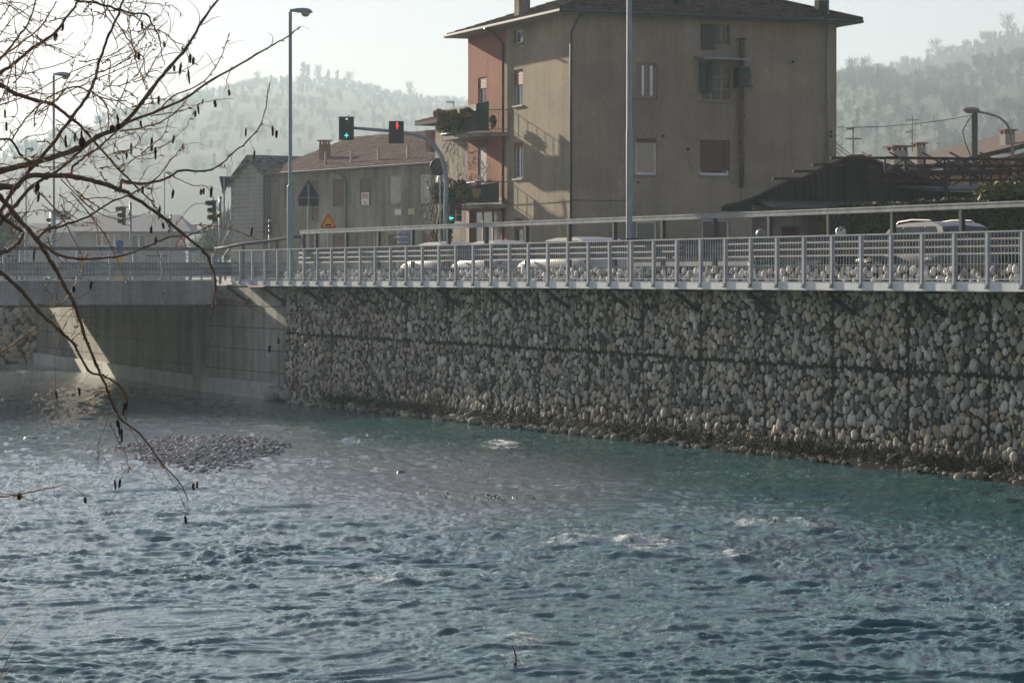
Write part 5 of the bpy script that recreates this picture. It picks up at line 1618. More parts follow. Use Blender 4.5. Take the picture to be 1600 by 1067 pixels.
def antenna(label, px, ytop, ybot, Y, cross):
    t_ = thing('antenna', label, 'antenna', P(px, ybot, Y), 'roof antennas')
    MB().tube([P(px, ybot, Y) - UZ * 0.3, P(px, ytop, Y)], 0.022, 5).build('mast', M['dark_metal'], t_)
    m_ = MB()
    for (y_, x0, x1, tilt) in cross:
        a = P(x0, y_, Y); b = P(x1, y_ + tilt, Y); m_.tube([a, b], 0.018, 4)
        n = 6
        for k in range(n + 1):
            c_ = a.lerp(b, k / n); m_.tube([c_ + Vector((0, -0.25, 0)), c_ + Vector((0, 0.25, 0.02))], 0.010, 4)
            m_.tube([c_ - UZ * 0.07, c_ + UZ * 0.07], 0.010, 4)
    m_.build('aerial', M['dark_metal'], t_)
antenna('tall television aerial on the chimney of the yellow house', 1425.5, 181, 228, 139, [(188, 1416, 1436, -1), (207, 1415, 1425, -2)])
antenna('thin television aerial above the barn gable', 1333, 200, 244, 110, [(202, 1323, 1334, -1), (217, 1322, 1345, 0)])
antenna('small aerial on the row house side below the upper balcony', 709, 158, 178, 135, [(160, 698, 709, 0)])
antenna('spiky aerial far behind the barn on the hillside', 1371, 99, 116, 400, [(101, 1368, 1374, 0)])
for i, (pa_, pb_, lab) in enumerate([((1308, 199, 117), (1521, 180, 108), 'single overhead cable from the tall house to the square pole'), ((1308, 225, 117), (1412, 238, 139), 'upper sagging cable from the tall house to the yellow house chimney'),
                                     ((1308, 231, 117), (1415, 240, 139), 'middle cable sagging to the yellow house'), ((1308, 238, 117), (1380, 248, 139), 'lowest cable sagging behind the barn gable')]):
    a, b = P(*pa_), P(*pb_); pts = [a.lerp(b, q / 10) - UZ * (0.5 * (i != 0) + 0.15) * 4 * (q / 10) * (1 - q / 10) for q in range(11)]
    tubething('overhead_cable', lab, 'cable', [(pts, 0.016)], M['dark_metal'], 4, 'overhead cables')
up_ = thing('utility_pole', 'square concrete utility pole behind the steel frame', 'pole', P(1523, 434, 108) - UZ * 0.25)
pb_ = P(1523, 174, 108); mb = MB(); mb.box(Vector((pb_.x, pb_.y, (pb_.z + ZG) / 2)), 0.10, 0.10, (pb_.z - ZG) / 2); mb.build('shaft', worn('pole_concrete', (0.16, 0.14, 0.12), 0.9), up_)
MB().tube([P(1519, 181, 107.8), P(1512, 190, 107.8), P(1504, 205, 107.8), P(1508, 222, 107.8), P(1517, 246, 107.8)], 0.02, 5).build('hanging_cable', M['dark_metal'], up_)

# ------------------------------------------------------------------ lamps, poles, signals, signs
def lamp(name, label, px, ytop, Y, ht, hl_, r0, r1, zbase=ROAD, side=1, mat=None, group='street lamps'):
    b0 = P(px, 434, Y); base = Vector((b0.x, b0.y, zbase)); zt = P(px, ytop, Y).z
    t_ = thing(name, label, 'street lamp', base, group)
    mat = mat or M['pole']
    m_ = MB(); zm = zbase + (zt - zbase) * 0.35
    m_.tube([base, base + UZ * (zm - zbase), base + UZ * (zm - zbase + 0.05), base + UZ * (zt - zbase)], [r0, r0, r1 * 1.1, r1], 12); m_.lathe(base, [(r0 * 2, 0), (r0 * 2, 0.03), (r0 * 1.2, 0.05)], 12)
    m_.build('pole', mat, t_, 'auto')
    top_ = base + UZ * (zt - zbase); X = Vector((side, 0, 0))
    V = []; Fc = []
    st__ = [(-0.02, 0.05, 0.04, 0.04), (0.12, 0.07, 0.06, 0.05), (0.35, 0.13, 0.10, 0.07), (0.62, 0.16, 0.115, 0.085), (0.85, 0.14, 0.09, 0.09), (0.97, 0.07, 0.02, 0.06), (1.0, 0.02, -0.02, 0.03)]
    n = 10
    for (q, w_, hu, hd) in st__:
        for k in range(n):
            an = 2 * math.pi * k / n; c_, s_ = math.cos(an), math.sin(an)
            V.append(top_ + X * hl_ * q + Vector((0, c_ * w_, (hu if s_ > 0 else hd) * s_ + 0.05 - 0.03 * q)))
    for i in range(len(st__) - 1):
        for k in range(n): Fc.append((i * n + k, i * n + (k + 1) % n, (i + 1) * n + (k + 1) % n, (i + 1) * n + k))
    h_ = MB().add(V, Fc).build('lamp_head', mat, t_, True)
    MB().ball(top_ + X * hl_ * 0.68 + UZ * (-0.05), (hl_ * 0.20, 0.12, 0.13), 12, 8).build('glass_bowl', NT('lamp_glass').out((0.40, 0.38, 0.28), 0.2), h_, True)
    return t_
b = P(453.5, 434, 100.3)
lamp('street_lamp', 'tall grey street lamp standing at the walkway end before the row house', 453.5, 19, 100.3, 0, 0.80, 0.115, 0.062, 4.31)
lamp('street_lamp', 'street lamp with a flat head behind the bare branches at the left', 84, 118, 121, 0, 0.72, 0.09, 0.05, ROAD)
lamp('street_lamp', 'small distant street lamp at the far left behind the tree', 40.5, 234, 190, 0, 0.55, 0.09, 0.05, ROAD)
lamp('street_lamp', 'small distant street lamp beyond the roadside building', 257, 271, 240, 0, 0.65, 0.09, 0.05, ROAD)
# tall pole in front of the house
pl_ = thing('light_pole', 'tall plain grey pole running out of the top of the picture before the house', 'pole', W(s_at(983, 1.5), 1.5, 4.31))
pb0 = W(s_at(983, 1.42), 1.42, 4.31)
m_ = MB(); zb = P(983, 377, pb0.y).z
m_.tube([pb0 + UZ * (zb - 4.31), pb0 + UZ * 4.2, pb0 + UZ * 4.25, pb0 + UZ * 10.5], [0.085, 0.085, 0.075, 0.062], 14); m_.build('shaft', M['pole'], pl_, 'auto')
m_ = MB(); m_.tube([pb0, pb0 + UZ * (zb - 4.3)], 0.045, 8); m_.lathe(pb0 + UZ * (zb - 4.31 - 0.02), [(0.11, 0), (0.11, 0.10)], 12); m_.beam(pb0 + UZ * (zb - 4.26), pb0 + UZ * (zb - 4.26) + NL * 0.36, 0.04, 0.04); m_.build('base_clamp', M['dark_metal'], pl_)
m_ = MB(); tp = pb0 + UZ * 10.5; m_.tube([tp, tp + UZ * 0.3, tp + UZ * 0.5 + NL * 0.5, tp + UZ * 0.55 + NL * 1.6], 0.05, 8); m_.ball(tp + UZ * 0.52 + NL * 1.9, (0.35, 0.18, 0.10)); m_.build('lamp_arm', M['pole'], pl_, True)
# curved lamp at the right
cl = thing('street_lamp', 'curved-neck street lamp leaning over the steel frame at the right', 'street lamp', P(1582, 434, 106) - UZ * 0.25, 'street lamps')
MB().tube([Vector((P(1582, 0, 106).x, 106, ROAD)), P(1582, 300, 106), P(1582, 225, 106), P(1579, 205, 106), P(1572, 192, 106), P(1560, 183, 106), P(1545, 178, 106), P(1528, 175, 106)], [0.075, 0.065, 0.055, 0.05, 0.045, 0.042, 0.04, 0.04], 10).build('pole', M['zinc'], cl, True)
m_ = MB(); hp = P(1518, 172, 106); m_.ball(hp, (0.32, 0.15, 0.11), 12, 8); m_.build('lamp_head', M['zinc'], cl, True)
MB().ball(hp - UZ * 0.07 - Vector((0.04, 0, 0)), (0.22, 0.12, 0.07), 10, 6).build('glass_bowl', NT('lamp_bowl').out((0.35, 0.32, 0.24), 0.25), cl, True)

GRN = glow('signal_green', (0.05, 0.9, 0.75), 0.5); RDL = glow('signal_red', (0.95, 0.03, 0.05), 0.45); WHL = glow('signal_white', (0.9, 0.95, 1.0), 0.35)
def icon(polys, c, s, mat, name, parent, n=Vector((0, -1, 0)), thick=0.01):
    m_ = MB()
    for pl__ in polys:
        m_.prism([c + Vector((x * s, 0, z * s)) for x, z in pl__], n * thick)
    return m_.build(name, mat, parent)
ARROW_L = [[(-1, 0), (-0.2, 0.8), (0.1, 0.8), (-0.35, 0.2), (-0.35, -0.2), (0.1, -0.8), (-0.2, -0.8)], [(-0.4, 0.18), (0.9, 0.18), (0.9, -0.18), (-0.4, -0.18)]]
ARROW_R = [[(-x, z) for x, z in p_] for p_ in ARROW_L]
CROSS = [[(-0.12, 0.9), (0.12, 0.9), (0.12, -0.9), (-0.12, -0.9)], [(-0.8, 0.2), (-0.15, 0.2), (-0.15, -0.15), (-0.8, -0.15)], [(0.15, 0.3), (0.9, 0.05), (0.15, -0.25)]]
MAN = [[(-0.18, 1.0), (0.18, 1.0), (0.2, 0.72), (-0.18, 0.72)], [(-0.3, 0.65), (0.32, 0.65), (0.55, 0.1), (0.3, 0.05), (0.26, -0.2), (-0.22, -0.2), (-0.42, 0.1)], [(-0.2, -0.22), (0.22, -0.22), (0.16, -1.1), (-0.05, -1.1)]]
MY = 116.0
mbase = Vector((P(697, 0, MY).x, MY, ROAD))
mast = thing('signal_mast', 'grey curved traffic-signal mast with its arm reaching over the road', 'signal mast', mbase)
arm = [mbase, P(697, 320, MY), P(697.5, 285, MY), P(695, 262, MY), P(689, 243, MY), P(679, 227, MY), P(665, 216, MY), P(648, 210, MY), P(620, 206, MY), P(552, 200, MY)]
MB().tube(arm, [0.115, 0.10, 0.095, 0.09, 0.085, 0.08, 0.078, 0.075, 0.07, 0.065], 12).build('arm', M['pole'], mast, True)
for (x0, y0, x1, y1, lab, lights) in [(529.5, 182.5, 553, 219, 'left black overhead signal showing a green arrow', [(ARROW_R, 541.5, 186.3, 0.055, WHL), (CROSS, 541.5, 212, 0.11, GRN)]),
                                      (607.5, 189.5, 631, 224.5, 'right black overhead signal showing a red symbol', [(MAN, 620.5, 197.5, 0.13, RDL), (ARROW_R, 620.5, 192.3, 0.03, WHL)])]:
    a, b = P(x0, y0, MY - 0.25), P(x1, y1, MY - 0.25); c_ = (a + b) / 2
    t_ = thing('traffic_signal', lab, 'traffic light', c_, 'overhead signals on the mast arm')
    m_ = MB(); m_.box(c_, (b.x - a.x) / 2, 0.02, (a.z - b.z) / 2); m_.build('backboard', M['black'], t_)
    m_ = MB(); m_.box(c_ + Vector((0, 0.13, 0)), 0.12, 0.10, (a.z - b.z) / 2 * 0.8); m_.build('housing', M['black'], t_)
    for k in (-1, 0, 1):
        m_ = MB(); m_.lathe(c_ + UZ * 0.30 * k + Vector((0.02, -0.02, 0)), [(0.125, 0), (0.125, 0.05), (0.112, 0.05), (0.112, 0.02)], 16, Vector((0, -1, 0))); m_.build('lens_ring', M['black'], t_)
    for (poly_, x, y, s, mt) in lights: icon(poly_, P(x, y, MY - 0.33), s, mt, 'lit_symbol', t_)
t_ = thing('traffic_signal', 'twin low traffic signal with a lit green left arrow on the mast', 'traffic light', P(712, 331, MY - 0.2))
for x in (707.5, 717):
    for y, lit in ((321.5, x > 710), (331, 0), (341, 0)):
        m_ = MB(); c_ = P(x, y, MY - 0.15)
        m_.box(c_ + Vector((0, 0.08, 0)), 0.115, 0.08, 0.125); m_.build('housing', M['black'], t_)
        m_ = MB(); n = 14; r_ = 0.105
        for k in range(n):
            an = -0.5 + (math.pi + 1.0) * k / n; an2 = -0.5 + (math.pi + 1.0) * (k + 1) / n
            q0 = c_ + Vector((math.cos(an) * r_, 0, math.sin(an) * r_)); q1 = c_ + Vector((math.cos(an2) * r_, 0, math.sin(an2) * r_))
            m_.quad(q0, q1, q1 + Vector((0, -0.18, -0.02)), q0 + Vector((0, -0.18, -0.02)))
        m_.build('visor', M['black'], t_)
        if lit: MB().lathe(c_, [(0.085, 0), (0.085, 0.012)], 14, Vector((0, -1, 0))).build('red_lens', NT('dull_red_lens').out((0.22, 0.03, 0.05), 0.3), t_)
icon(ARROW_L, P(705.5, 341, MY - 0.17), 0.10, glow('signal_arrow', (0.05, 0.85, 0.85), 0.7), 'lit_symbol', t_)
m_ = MB(); m_.beam(P(697, 325, MY), P(703, 325, MY), 0.02, 0.02); m_.beam(P(697, 338, MY), P(703, 338, MY), 0.02, 0.02); m_.build('bracket', M['pole'], t_)
t_ = thing('round_sign', 'round road sign seen from its dark back beside the mast', 'road sign', P(685, 261, MY + 1))
m_ = MB(); m_.lathe(P(685, 261, MY + 1), [(0.37, 0), (0.37, 0.02)], 24, Vector((0.25, -1, 0))); m_.build('plate', M['dark_metal'], t_)
m_ = MB(); c_ = P(688, 261, MY + 1); m_.tube([Vector((c_.x, c_.y + 0.05, ROAD)), c_ + UZ * 0.35 + Vector((0, 0.05, 0))], 0.03, 8); m_.build('post', M['pole'], t_)

def signal_side(label, px, ytop, ybot, Y, xh0, xh1, yh0, yh1, group='side-on traffic signals', extra=None):
    b_ = P(px, 434, Y); base = Vector((b_.x, b_.y, ROAD)); t_ = thing('traffic_signal', label, 'traffic light', base, group)
    m_ = MB(); zt = P(px, ytop, Y).z; m_.tube([base, Vector((b_.x, Y, zt))], 0.055, 10); m_.ball(Vector((b_.x, Y, zt)), 0.07); m_.build('post', M['pole'], t_, True)
    h0, h1 = P(xh0, yh0, Y), P(xh1, yh1, Y); hw = abs(h1.x - h0.x)
    m_ = MB(); m_.box(Vector((max(h0.x, h1.x) - hw * 0.16, Y, (h0.z + h1.z) / 2)), hw * 0.16, 0.13, (h0.z - h1.z) / 2); m_.build('housing', M['black'], t_)
    for k in range(3):
        zc = h0.z - (h0.z - h1.z) * (k + 0.42) / 3; L = hw * (0.68 if k == 0 else 0.48)
        xr = max(h0.x, h1.x) - hw * 0.32; r_ = (h0.z - h1.z) / 6.6
        m_ = MB(); n = 12
        for i in range(n):
            an, an2 = -0.6 + (math.pi + 1.2) * i / n, -0.6 + (math.pi + 1.2) * (i + 1) / n
            q = lambda a_, x_, dz: Vector((x_, Y + math.cos(a_) * r_, zc + math.sin(a_) * r_ + dz))
            m_.quad(q(an, xr, 0), q(an2, xr, 0), q(an2, xr - L, -0.02 + 0.0 * L), q(an, xr - L * (1 if math.sin(an) > 0 else 0.55), -0.02))
        m_.build('visor', M['black'], t_)
    m_ = MB()
    for yy in (yh0 + 1, yh1 - 1): m_.beam(P(px, yy, Y), P(max(xh0, xh1), yy, Y), 0.014, 0.014)
    m_.build('bracket', M['black'], t_)
    return t_
signal_side('side-on traffic signal on a post beside the inverted triangular sign', 344, 309, 395, 110.5, 321, 337.5, 313.5, 347)
signal_side('side-on traffic signal on a post before the roadside building', 204, 318, 395, 128, 181, 196, 323, 352)
signal_side('small side-on traffic signal in front of the concrete-block gable', 421, 345, 395, 150, 415.5, 425, 346.5, 369)
signal_side('distant traffic signal right of the roadside building', 267, 337, 395, 150, 261.5, 266.5, 341, 367)
signal_side('traffic signal half hidden by branches at the far left', 80, 330, 395, 122, 73, 86, 341, 367)
t_ = thing('road_sign', 'dark inverted triangular sign seen from behind beside the signal', 'road sign', P(350, 434, 111) - UZ * 0.25)
m_ = MB(); m_.prism([P(342.5, 275.5, 111), P(360, 276.5, 111), P(350, 305, 111), P(348.5, 305, 111)], Vector((0, 0.03, 0))); m_.build('plate', M['dark_metal'], t_)
m_ = MB(); m_.tube([P(350.2, 335, 110.93), P(350.2, 277, 110.93)], 0.035, 8); m_.tube([P(344, 316, 110.9), P(351, 316, 110.9)], 0.02, 6); m_.build('post', M['pole'], t_)
t_ = thing('road_sign', 'dark house-shaped road sign seen from behind on a thin post', 'road sign', Vector((P(482, 0, 103).x, 103, ROAD)))
m_ = MB(); m_.prism([P(482, 279.5, 103), P(498.5, 307, 103), P(498, 322, 103), P(466, 322, 103), P(465.5, 308, 103)], Vector((0, 0.03, 0))); m_.build('plate', M['dark_metal'], t_)
m_ = MB(); m_.tube([Vector((P(482, 0, 103).x, 102.95, ROAD)), P(482, 287, 102.95)], 0.035, 8); m_.beam(P(466, 309, 102.98), P(498, 309, 102.98), 0.008, 0.012); m_.build('post', M['pole'], t_)
t_ = thing('warning_sign', 'triangular yellow warning sign with red rim and a bumpy-road symbol', 'road sign', Vector((P(513, 0, 105).x, 105, ROAD)))
def tri(c0, s, d, mat, nm):
    m_ = MB(); pts = []
    for k in range(3):
        an = math.pi / 2 + 2 * math.pi * k / 3
        for da in (-0.12, 0.12): pts.append(c0 + Vector((math.cos(an + da) * s, d, math.sin(an + da) * s)))
    m_.prism(pts, Vector((0, 0.015, 0))); m_.build(nm, mat, t_)
c0_ = P(513, 348.5, 105)
tri(c0_, 0.325, 0, worn('sign_rim', (0.62, 0.06, 0.025), 0.5, 0, 0.05), 'rim'); tri(c0_, 0.225, -0.006, YEL, 'plate')
icon([[(-0.8, -0.3), (0.8, -0.3), (0.8, -0.12), (0.62, 0.02), (0.35, 0.22), (0.12, 0.02), (-0.12, 0.02), (-0.35, 0.22), (-0.62, 0.02), (-0.8, -0.12)]], c0_ + Vector((0, -0.01, -0.06)), 0.15, M['black'], 'bump_symbol', t_)
MB().tube([Vector((c0_.x, 105.04, ROAD)), c0_ + Vector((0, 0.04, 0.15))], 0.03, 8).build('post', M['pole'], t_)
t_ = thing('direction_sign', 'three stacked blue direction panels with white lettering behind the guard rail', 'road sign', Vector((P(621, 0, 118).x, 118, ROAD)))
for k, (ya, yb2, txt) in enumerate(((359.5, 366, 'CISON'), (367, 374, 'SUSEGANA'), (375, 382.5, 'FOLLINA'))):
    a, b = P(624, ya, 118), P(640, yb2, 118); m_ = MB(); c_ = (a + b) / 2; m_.box(c_, (b.x - a.x) / 2, 0.012, (a.z - b.z) / 2 - 0.012); pn = m_.build('panel', BLUE, t_)
    m_ = MB(); m_.prism([P(621.5, (ya + yb2) / 2, 117.98), P(624, ya + 1, 117.98), P(624, yb2 - 1, 117.98)], Vector((0, 0.02, 0))); m_.build('arrow_tip', M['white'], t_)
    cu = bpy.data.curves.new('lettering', 'FONT'); cu.body = txt; cu.size = 0.16 if len(txt) < 6 else 0.125; cu.align_x = 'RIGHT'; cu.align_y = 'CENTER'; cu.materials.append(M['white']); cu.extrude = 0.002; cu.offset = 0.004
    lettering(cu, pn, Matrix.Translation(Vector((b.x - 0.02, c_.y - 0.016, c_.z)) - org(t_)) @ Matrix.Rotation(R(90), 4, 'X'))
m_ = MB()
for x in (622, 639): m_.tube([Vector((P(x, 0, 118).x, 118.05, ROAD)), P(x, 359, 118) + Vector((0, .05, 0))], 0.03, 8)
m_.build('post', M['pole'], t_)
t_ = thing('sign_panel', 'grey slatted road sign panel behind the branches at the far left', 'road sign', Vector((P(84, 0, 121.5).x, 121.5, ROAD)))
a, b = P(85, 330, 120.8), P(110, 344, 120.8)
for k in range(4):
    m_ = MB(); z0 = b.z + (a.z - b.z) * k / 4; m_.box(Vector(((a.x + b.x) / 2, 120.8, z0 + (a.z - b.z) / 8)), (b.x - a.x) / 2, 0.02, (a.z - b.z) / 8 - 0.012); m_.build('slat', M['pole'], t_)
MB().tube([Vector((P(84.5, 0, 121.4).x, 121.2, ROAD)), P(84.5, 328, 121.2)], 0.04, 8).build('post', M['pole'], t_)
t_ = thing('traffic_bollard', 'yellow traffic bollard with round blue signs on the bridge road', 'bollard', Vector((P(187, 0, 124).x, 124, ROAD)))
a = P(187, 400, 124)
MB().box(Vector((a.x, 124, (ROAD + P(187, 397, 124).z) / 2)), 0.16, 0.1, (P(187, 397, 124).z - ROAD) / 2).build('yellow_base', YEL, t_)
for yy in (381, 393): MB().lathe(P(187, yy, 123.9), [(0.17, 0), (0.17, 0.02)], 18, Vector((0, -1, 0))).build('blue_disc', BLUE, t_)
MB().tube([P(187, 398, 124), P(187, 378, 124)], 0.03, 6).build('post', M['pole'], t_)
t_ = thing('warning_sign', 'small white triangular warning sign with red rim beyond the bridge rail', 'road sign', Vector((P(283, 0, 135).x, 135, ROAD)))
c0_ = P(283, 380, 135); tri(c0_, 0.30, 0, RED, 'rim'); tri(c0_, 0.19, -0.006, M['white'], 'plate')
icon([[(-0.2, -0.4), (0.25, -0.4), (0.35, 0.1), (0.0, 0.5), (-0.3, 0.1)]], c0_ + Vector((0, -0.01, -0.03)), 0.11, M['black'], 'symbol', t_)
MB().tube([Vector((c0_.x, 135.05, ROAD)), c0_ + Vector((0, 0.04, 0.1))], 0.03, 6).build('post', M['pole'], t_)
mb = MB(); mb.box(W(86, 14.0, 4.55), 9, 0.18, 0.42, DX); tag(mb.build('glare_strip', M['concrete_white']), 'added pale strip in place of the sun glare under the guard rail', 'wall')  # pale block added for the bright glare showing under the guard rail
# dustbin-like cabinet beyond the bridge rail
t_ = thing('street_cabinet', 'grey rounded street cabinet behind the bridge railing', 'cabinet', Vector((P(245, 0, 126).x, 126, ROAD)))
a = P(245, 402, 126); m_ = MB(); m_.box(Vector((a.x, 126, 4.75)), 0.42, 0.25, 0.6); m_.build('body', M['pole'], t_); m_ = MB(); m_.box(Vector((a.x, 126, 5.38)), 0.45, 0.28, 0.03); m_.build('lid', M['dark_metal'], t_)

# climbing shrub on the house corner
cs = thing('climbing_shrub', 'bare climbing shrub tangled over the wall beside the lower balcony', 'shrub', Vector((P(688, 0, 124).x, 124, ROAD)))
m_ = MB(); rr = random.Random(77)
for k in range(70):
    x = rr.uniform(668, 704); y = rr.choice([rr.uniform(300, 400), rr.uniform(300, 400), rr.uniform(250, 330)]); pts = [P(x, y, 124 + rr.uniform(-.5, .5))]
    dx, dy = rr.uniform(-2, 2), rr.uniform(-6, -2)
    for q in range(7):
        x += dx + rr.uniform(-3, 3); y += dy + rr.uniform(-3, 3); pts.append(P(x, y, 124 + rr.uniform(-.4, .4)))
    m_.tube(pts, [0.022 - 0.0025 * i for i in range(8)], 4)
for x0 in (683, 690, 678):
    m_.tube([P(x0, 440, 124), P(x0 + 3, 400, 124), P(x0 - 2, 370, 124), P(x0 + 5, 330, 124), P(x0 + 1, 290, 124)], [0.07, 0.06, 0.05, 0.04, 0.02], 6)
m_.build('stems', M['bark'], cs)
clump('foliage', None, None, P(698, 352, 124), (0.35, 0.4, 0.95), 420, M['ivy'], 41, 0.06, cs)
m_ = MB()
for k in range(60):
    x = rr.uniform(690, 730); y = rr.uniform(215, 300); pts = [P(x, y, 126.3)]
    dx, dy = rr.uniform(-1.5, 2.5), rr.uniform(-5, -1)
    for q in range(5):
        x += dx + rr.uniform(-2, 2); y += dy + rr.uniform(-2, 2); pts.append(P(x, y, 126.3 + rr.uniform(-.3, .3)))
    m_.tube(pts, [0.018 - 0.003 * i for i in range(6)], 4)
tag(m_.build('wall_creeper', M['bark']), 'dry leafless creeper on the annex wall behind the balconies', 'creeper')
# far trees and bushes at the left
for (px, py, Y, w_, h, vi, lab) in [(8, 392, 230, 6, 6.2, 1, 'dark bushy tree at the far left behind the bridge'), (27, 395, 250, 5, 4.5, 2, 'lower bush right of the far left tree'), (332, 395, 300, 6, 6.5, 3, 'pale hazy tree between the signal and the gable house'),
                                    (352, 395, 330, 6, 9.5, 0, 'taller hazy bare tree beside the gable house'), (315, 395, 420, 8, 7, 5, 'distant hazy tree right of the roadside building')]:
    b_ = P(px, 434, Y); p = Vector((b_.x, Y, ZG)); to = thing('bare_tree', lab, 'tree', p, 'trees beyond the junction')
    Vv, Ff = ALLT[vi]; mk('crown', np_mesh('crown', np.concatenate([Vv @ rotz(a, w_, h).T for a in (0, 1.3, 2.6)]), np.concatenate([Ff, Ff + len(Vv), Ff + 2 * len(Vv)]), M['wood_far'], {"rnd": np.full(3 * len(Vv), .3)}, False), to)
    MB().tube([p, p + UZ * h * .5, p + UZ * h * .8], [0.12, 0.08, 0.03], 5).build('trunk', M['wood_far'], to)

# ------------------------------------------------------------------ vehicles
def car(label, loc, heading, L, Wd, Hh, paint, suv=False, rails=False, name='parked_car', group='cars on the road'):
    """built along +x (front), z from 0"""
    t_ = thing(name, label, 'car', (0, 0, 0), group)
    hb_ = 0.30 * 0 + (0.95 if suv else 0.82); gc = 0.22
    f, r_ = L / 2, -L / 2
    # body shell lofted along x: (x, zlow, zbelt, halfwidth)
    stn = [(r_, 0.45, hb_ - 0.10, Wd * 0.40), (r_ + 0.06, 0.32, hb_ + 0.02, Wd * 0.46), (r_ + 0.5, gc, hb_ + 0.05, Wd * 0.5), (-0.3, gc, hb_ + 0.02, Wd * 0.5), (f - 1.35, gc, hb_, Wd * 0.5),
           (f - 0.9, gc, hb_ - 0.05, Wd * 0.49), (f - 0.35, gc + 0.02, hb_ - 0.15, Wd * 0.46), (f - 0.08, 0.30, hb_ - 0.28, Wd * 0.40), (f, 0.38, hb_ - 0.40, Wd * 0.34)]
    m_ = MB(); n = 10; V = []
    for (x, zl0, zb0, hw) in stn:
        ring = [(hw * 0.92, zl0), (hw * 0.99, zl0 + 0.12), (hw, (zl0 + zb0) / 2), (hw * 0.985, zb0 - 0.10), (hw * 0.93, zb0)]
        for y, z in ring: V.append((x, y, z))
        for y, z in reversed(ring): V.append((x, -y, z))
    Fc = []
    for i in range(len(stn) - 1):
        for k in range(n): Fc.append((i * n + k, i * n + (k + 1) % n, (i + 1) * n + (k + 1) % n, (i + 1) * n + k))
    Fc.append(tuple(range(n))); Fc.append(tuple((len(stn) - 1) * n + k for k in reversed(range(n))))
    m_.add(V, Fc)
    # cabin
    bz = hb_ - 0.02; rz_ = Hh
    cab = [(r_ + 0.10, bz, Wd * 0.45), (r_ + 0.42, rz_ - 0.12, Wd * 0.40), (r_ + 0.75, rz_ - 0.02, Wd * 0.385), (-0.25, rz_, Wd * 0.385), (0.35, rz_ - 0.06, Wd * 0.385), (0.62, rz_ - 0.16, Wd * 0.39), (f - 1.02, bz, Wd * 0.45)]
    V = []; Fc = []; k_ = len(cab)
    for x, z, hw in cab: V += [(x, hw, z), (x, -hw, z), (x, hw * 0.0, z + (0.04 if z > bz else 0))]
    for i in range(k_ - 1): Fc += [(3 * i, 3 * i + 3, 3 * i + 5, 3 * i + 2), (3 * i + 2, 3 * i + 5, 3 * i + 4, 3 * i + 1)]
    # sides drop to belt
    side = []
    for sgn in (0, 1):
        ids = [3 * i + sgn for i in range(k_)]; Fc.append(tuple(ids))
    m_.add(V, Fc)
    body = m_.build('body', paint, t_, 'auto')
    # glass
    for sgn in (1, -1):
        def sp(x, q):   # q 0 at belt, 1 at roof
            return Vector((x, sgn * (Wd * (0.455 - 0.062 * q) + 0.012), bz + 0.03 + (rz_ - 0.13 - bz) * q))
        for (x0, x1, x2, x3) in [(-0.05, f - 1.28, 0.38, -0.05), (-1.05, -0.12, -0.12, -0.98), (r_ + 0.42, -1.12, -1.06, r_ + 0.72)]:
            MB().add([sp(x0, 0.05), sp(x1, 0.05), sp(x2, 1.0), sp(x3, 1.0)], [(0, 1, 2, 3)]).build('side_window', M['glass'], body)
    MB().add([(0.66, Wd * .36, rz_ - 0.15), (0.66, -Wd * .36, rz_ - 0.15), (f - 1.04, -Wd * .42, bz + 0.06), (f - 1.04, Wd * .42, bz + 0.06)], [(0, 1, 2, 3)]).build('windscreen', M['glass'], body)
    MB().add([(r_ + 0.39, Wd * .36, rz_ - 0.17), (r_ + 0.39, -Wd * .36, rz_ - 0.17), (r_ + 0.105, -Wd * .42, bz + 0.06), (r_ + 0.105, Wd * .42, bz + 0.06)], [(0, 1, 2, 3)]).build('rear_window', M['glass'], body)
    for x in (f - 0.85, r_ + 0.80):
        for sgn in (1, -1):
            wr_ = 0.34 if suv else 0.31
            m2 = MB(); m2.lathe((x, sgn * (Wd * 0.5 - 0.19), wr_), [(wr_ * 0.6, 0), (wr_, 0.02), (wr_, 0.17), (wr_ * 0.62, 0.20)], 18, Vector((0, sgn, 0))); wh = m2.build('wheel', M['black'], t_, 'auto')
            m2 = MB(); m2.lathe((x, sgn * (Wd * 0.5 - 0.012), wr_), [(wr_ * 0.6, 0), (wr_ * 0.5, 0.02), (0.05, 0.01)], 14, Vector((0, sgn, 0))); m2.build('rim', M['zinc'], wh)
            m2 = MB(); nn = 12
            for k in range(nn):
                a0, a1 = math.pi * k / nn, math.pi * (k + 1) / nn; rr0, rr1 = wr_ + 0.02, wr_ + 0.08
                y_ = sgn * (Wd * 0.5 + 0.008)
                m2.quad((x + math.cos(a0) * rr0, y_, wr_ + math.sin(a0) * rr0), (x + math.cos(a1) * rr0, y_, wr_ + math.sin(a1) * rr0), (x + math.cos(a1) * rr1, y_ - sgn * .01, wr_ + math.sin(a1) * rr1), (x + math.cos(a0) * rr1, y_ - sgn * .01, wr_ + math.sin(a0) * rr1))
            m2.build('wheel_arch', M['black'], t_)
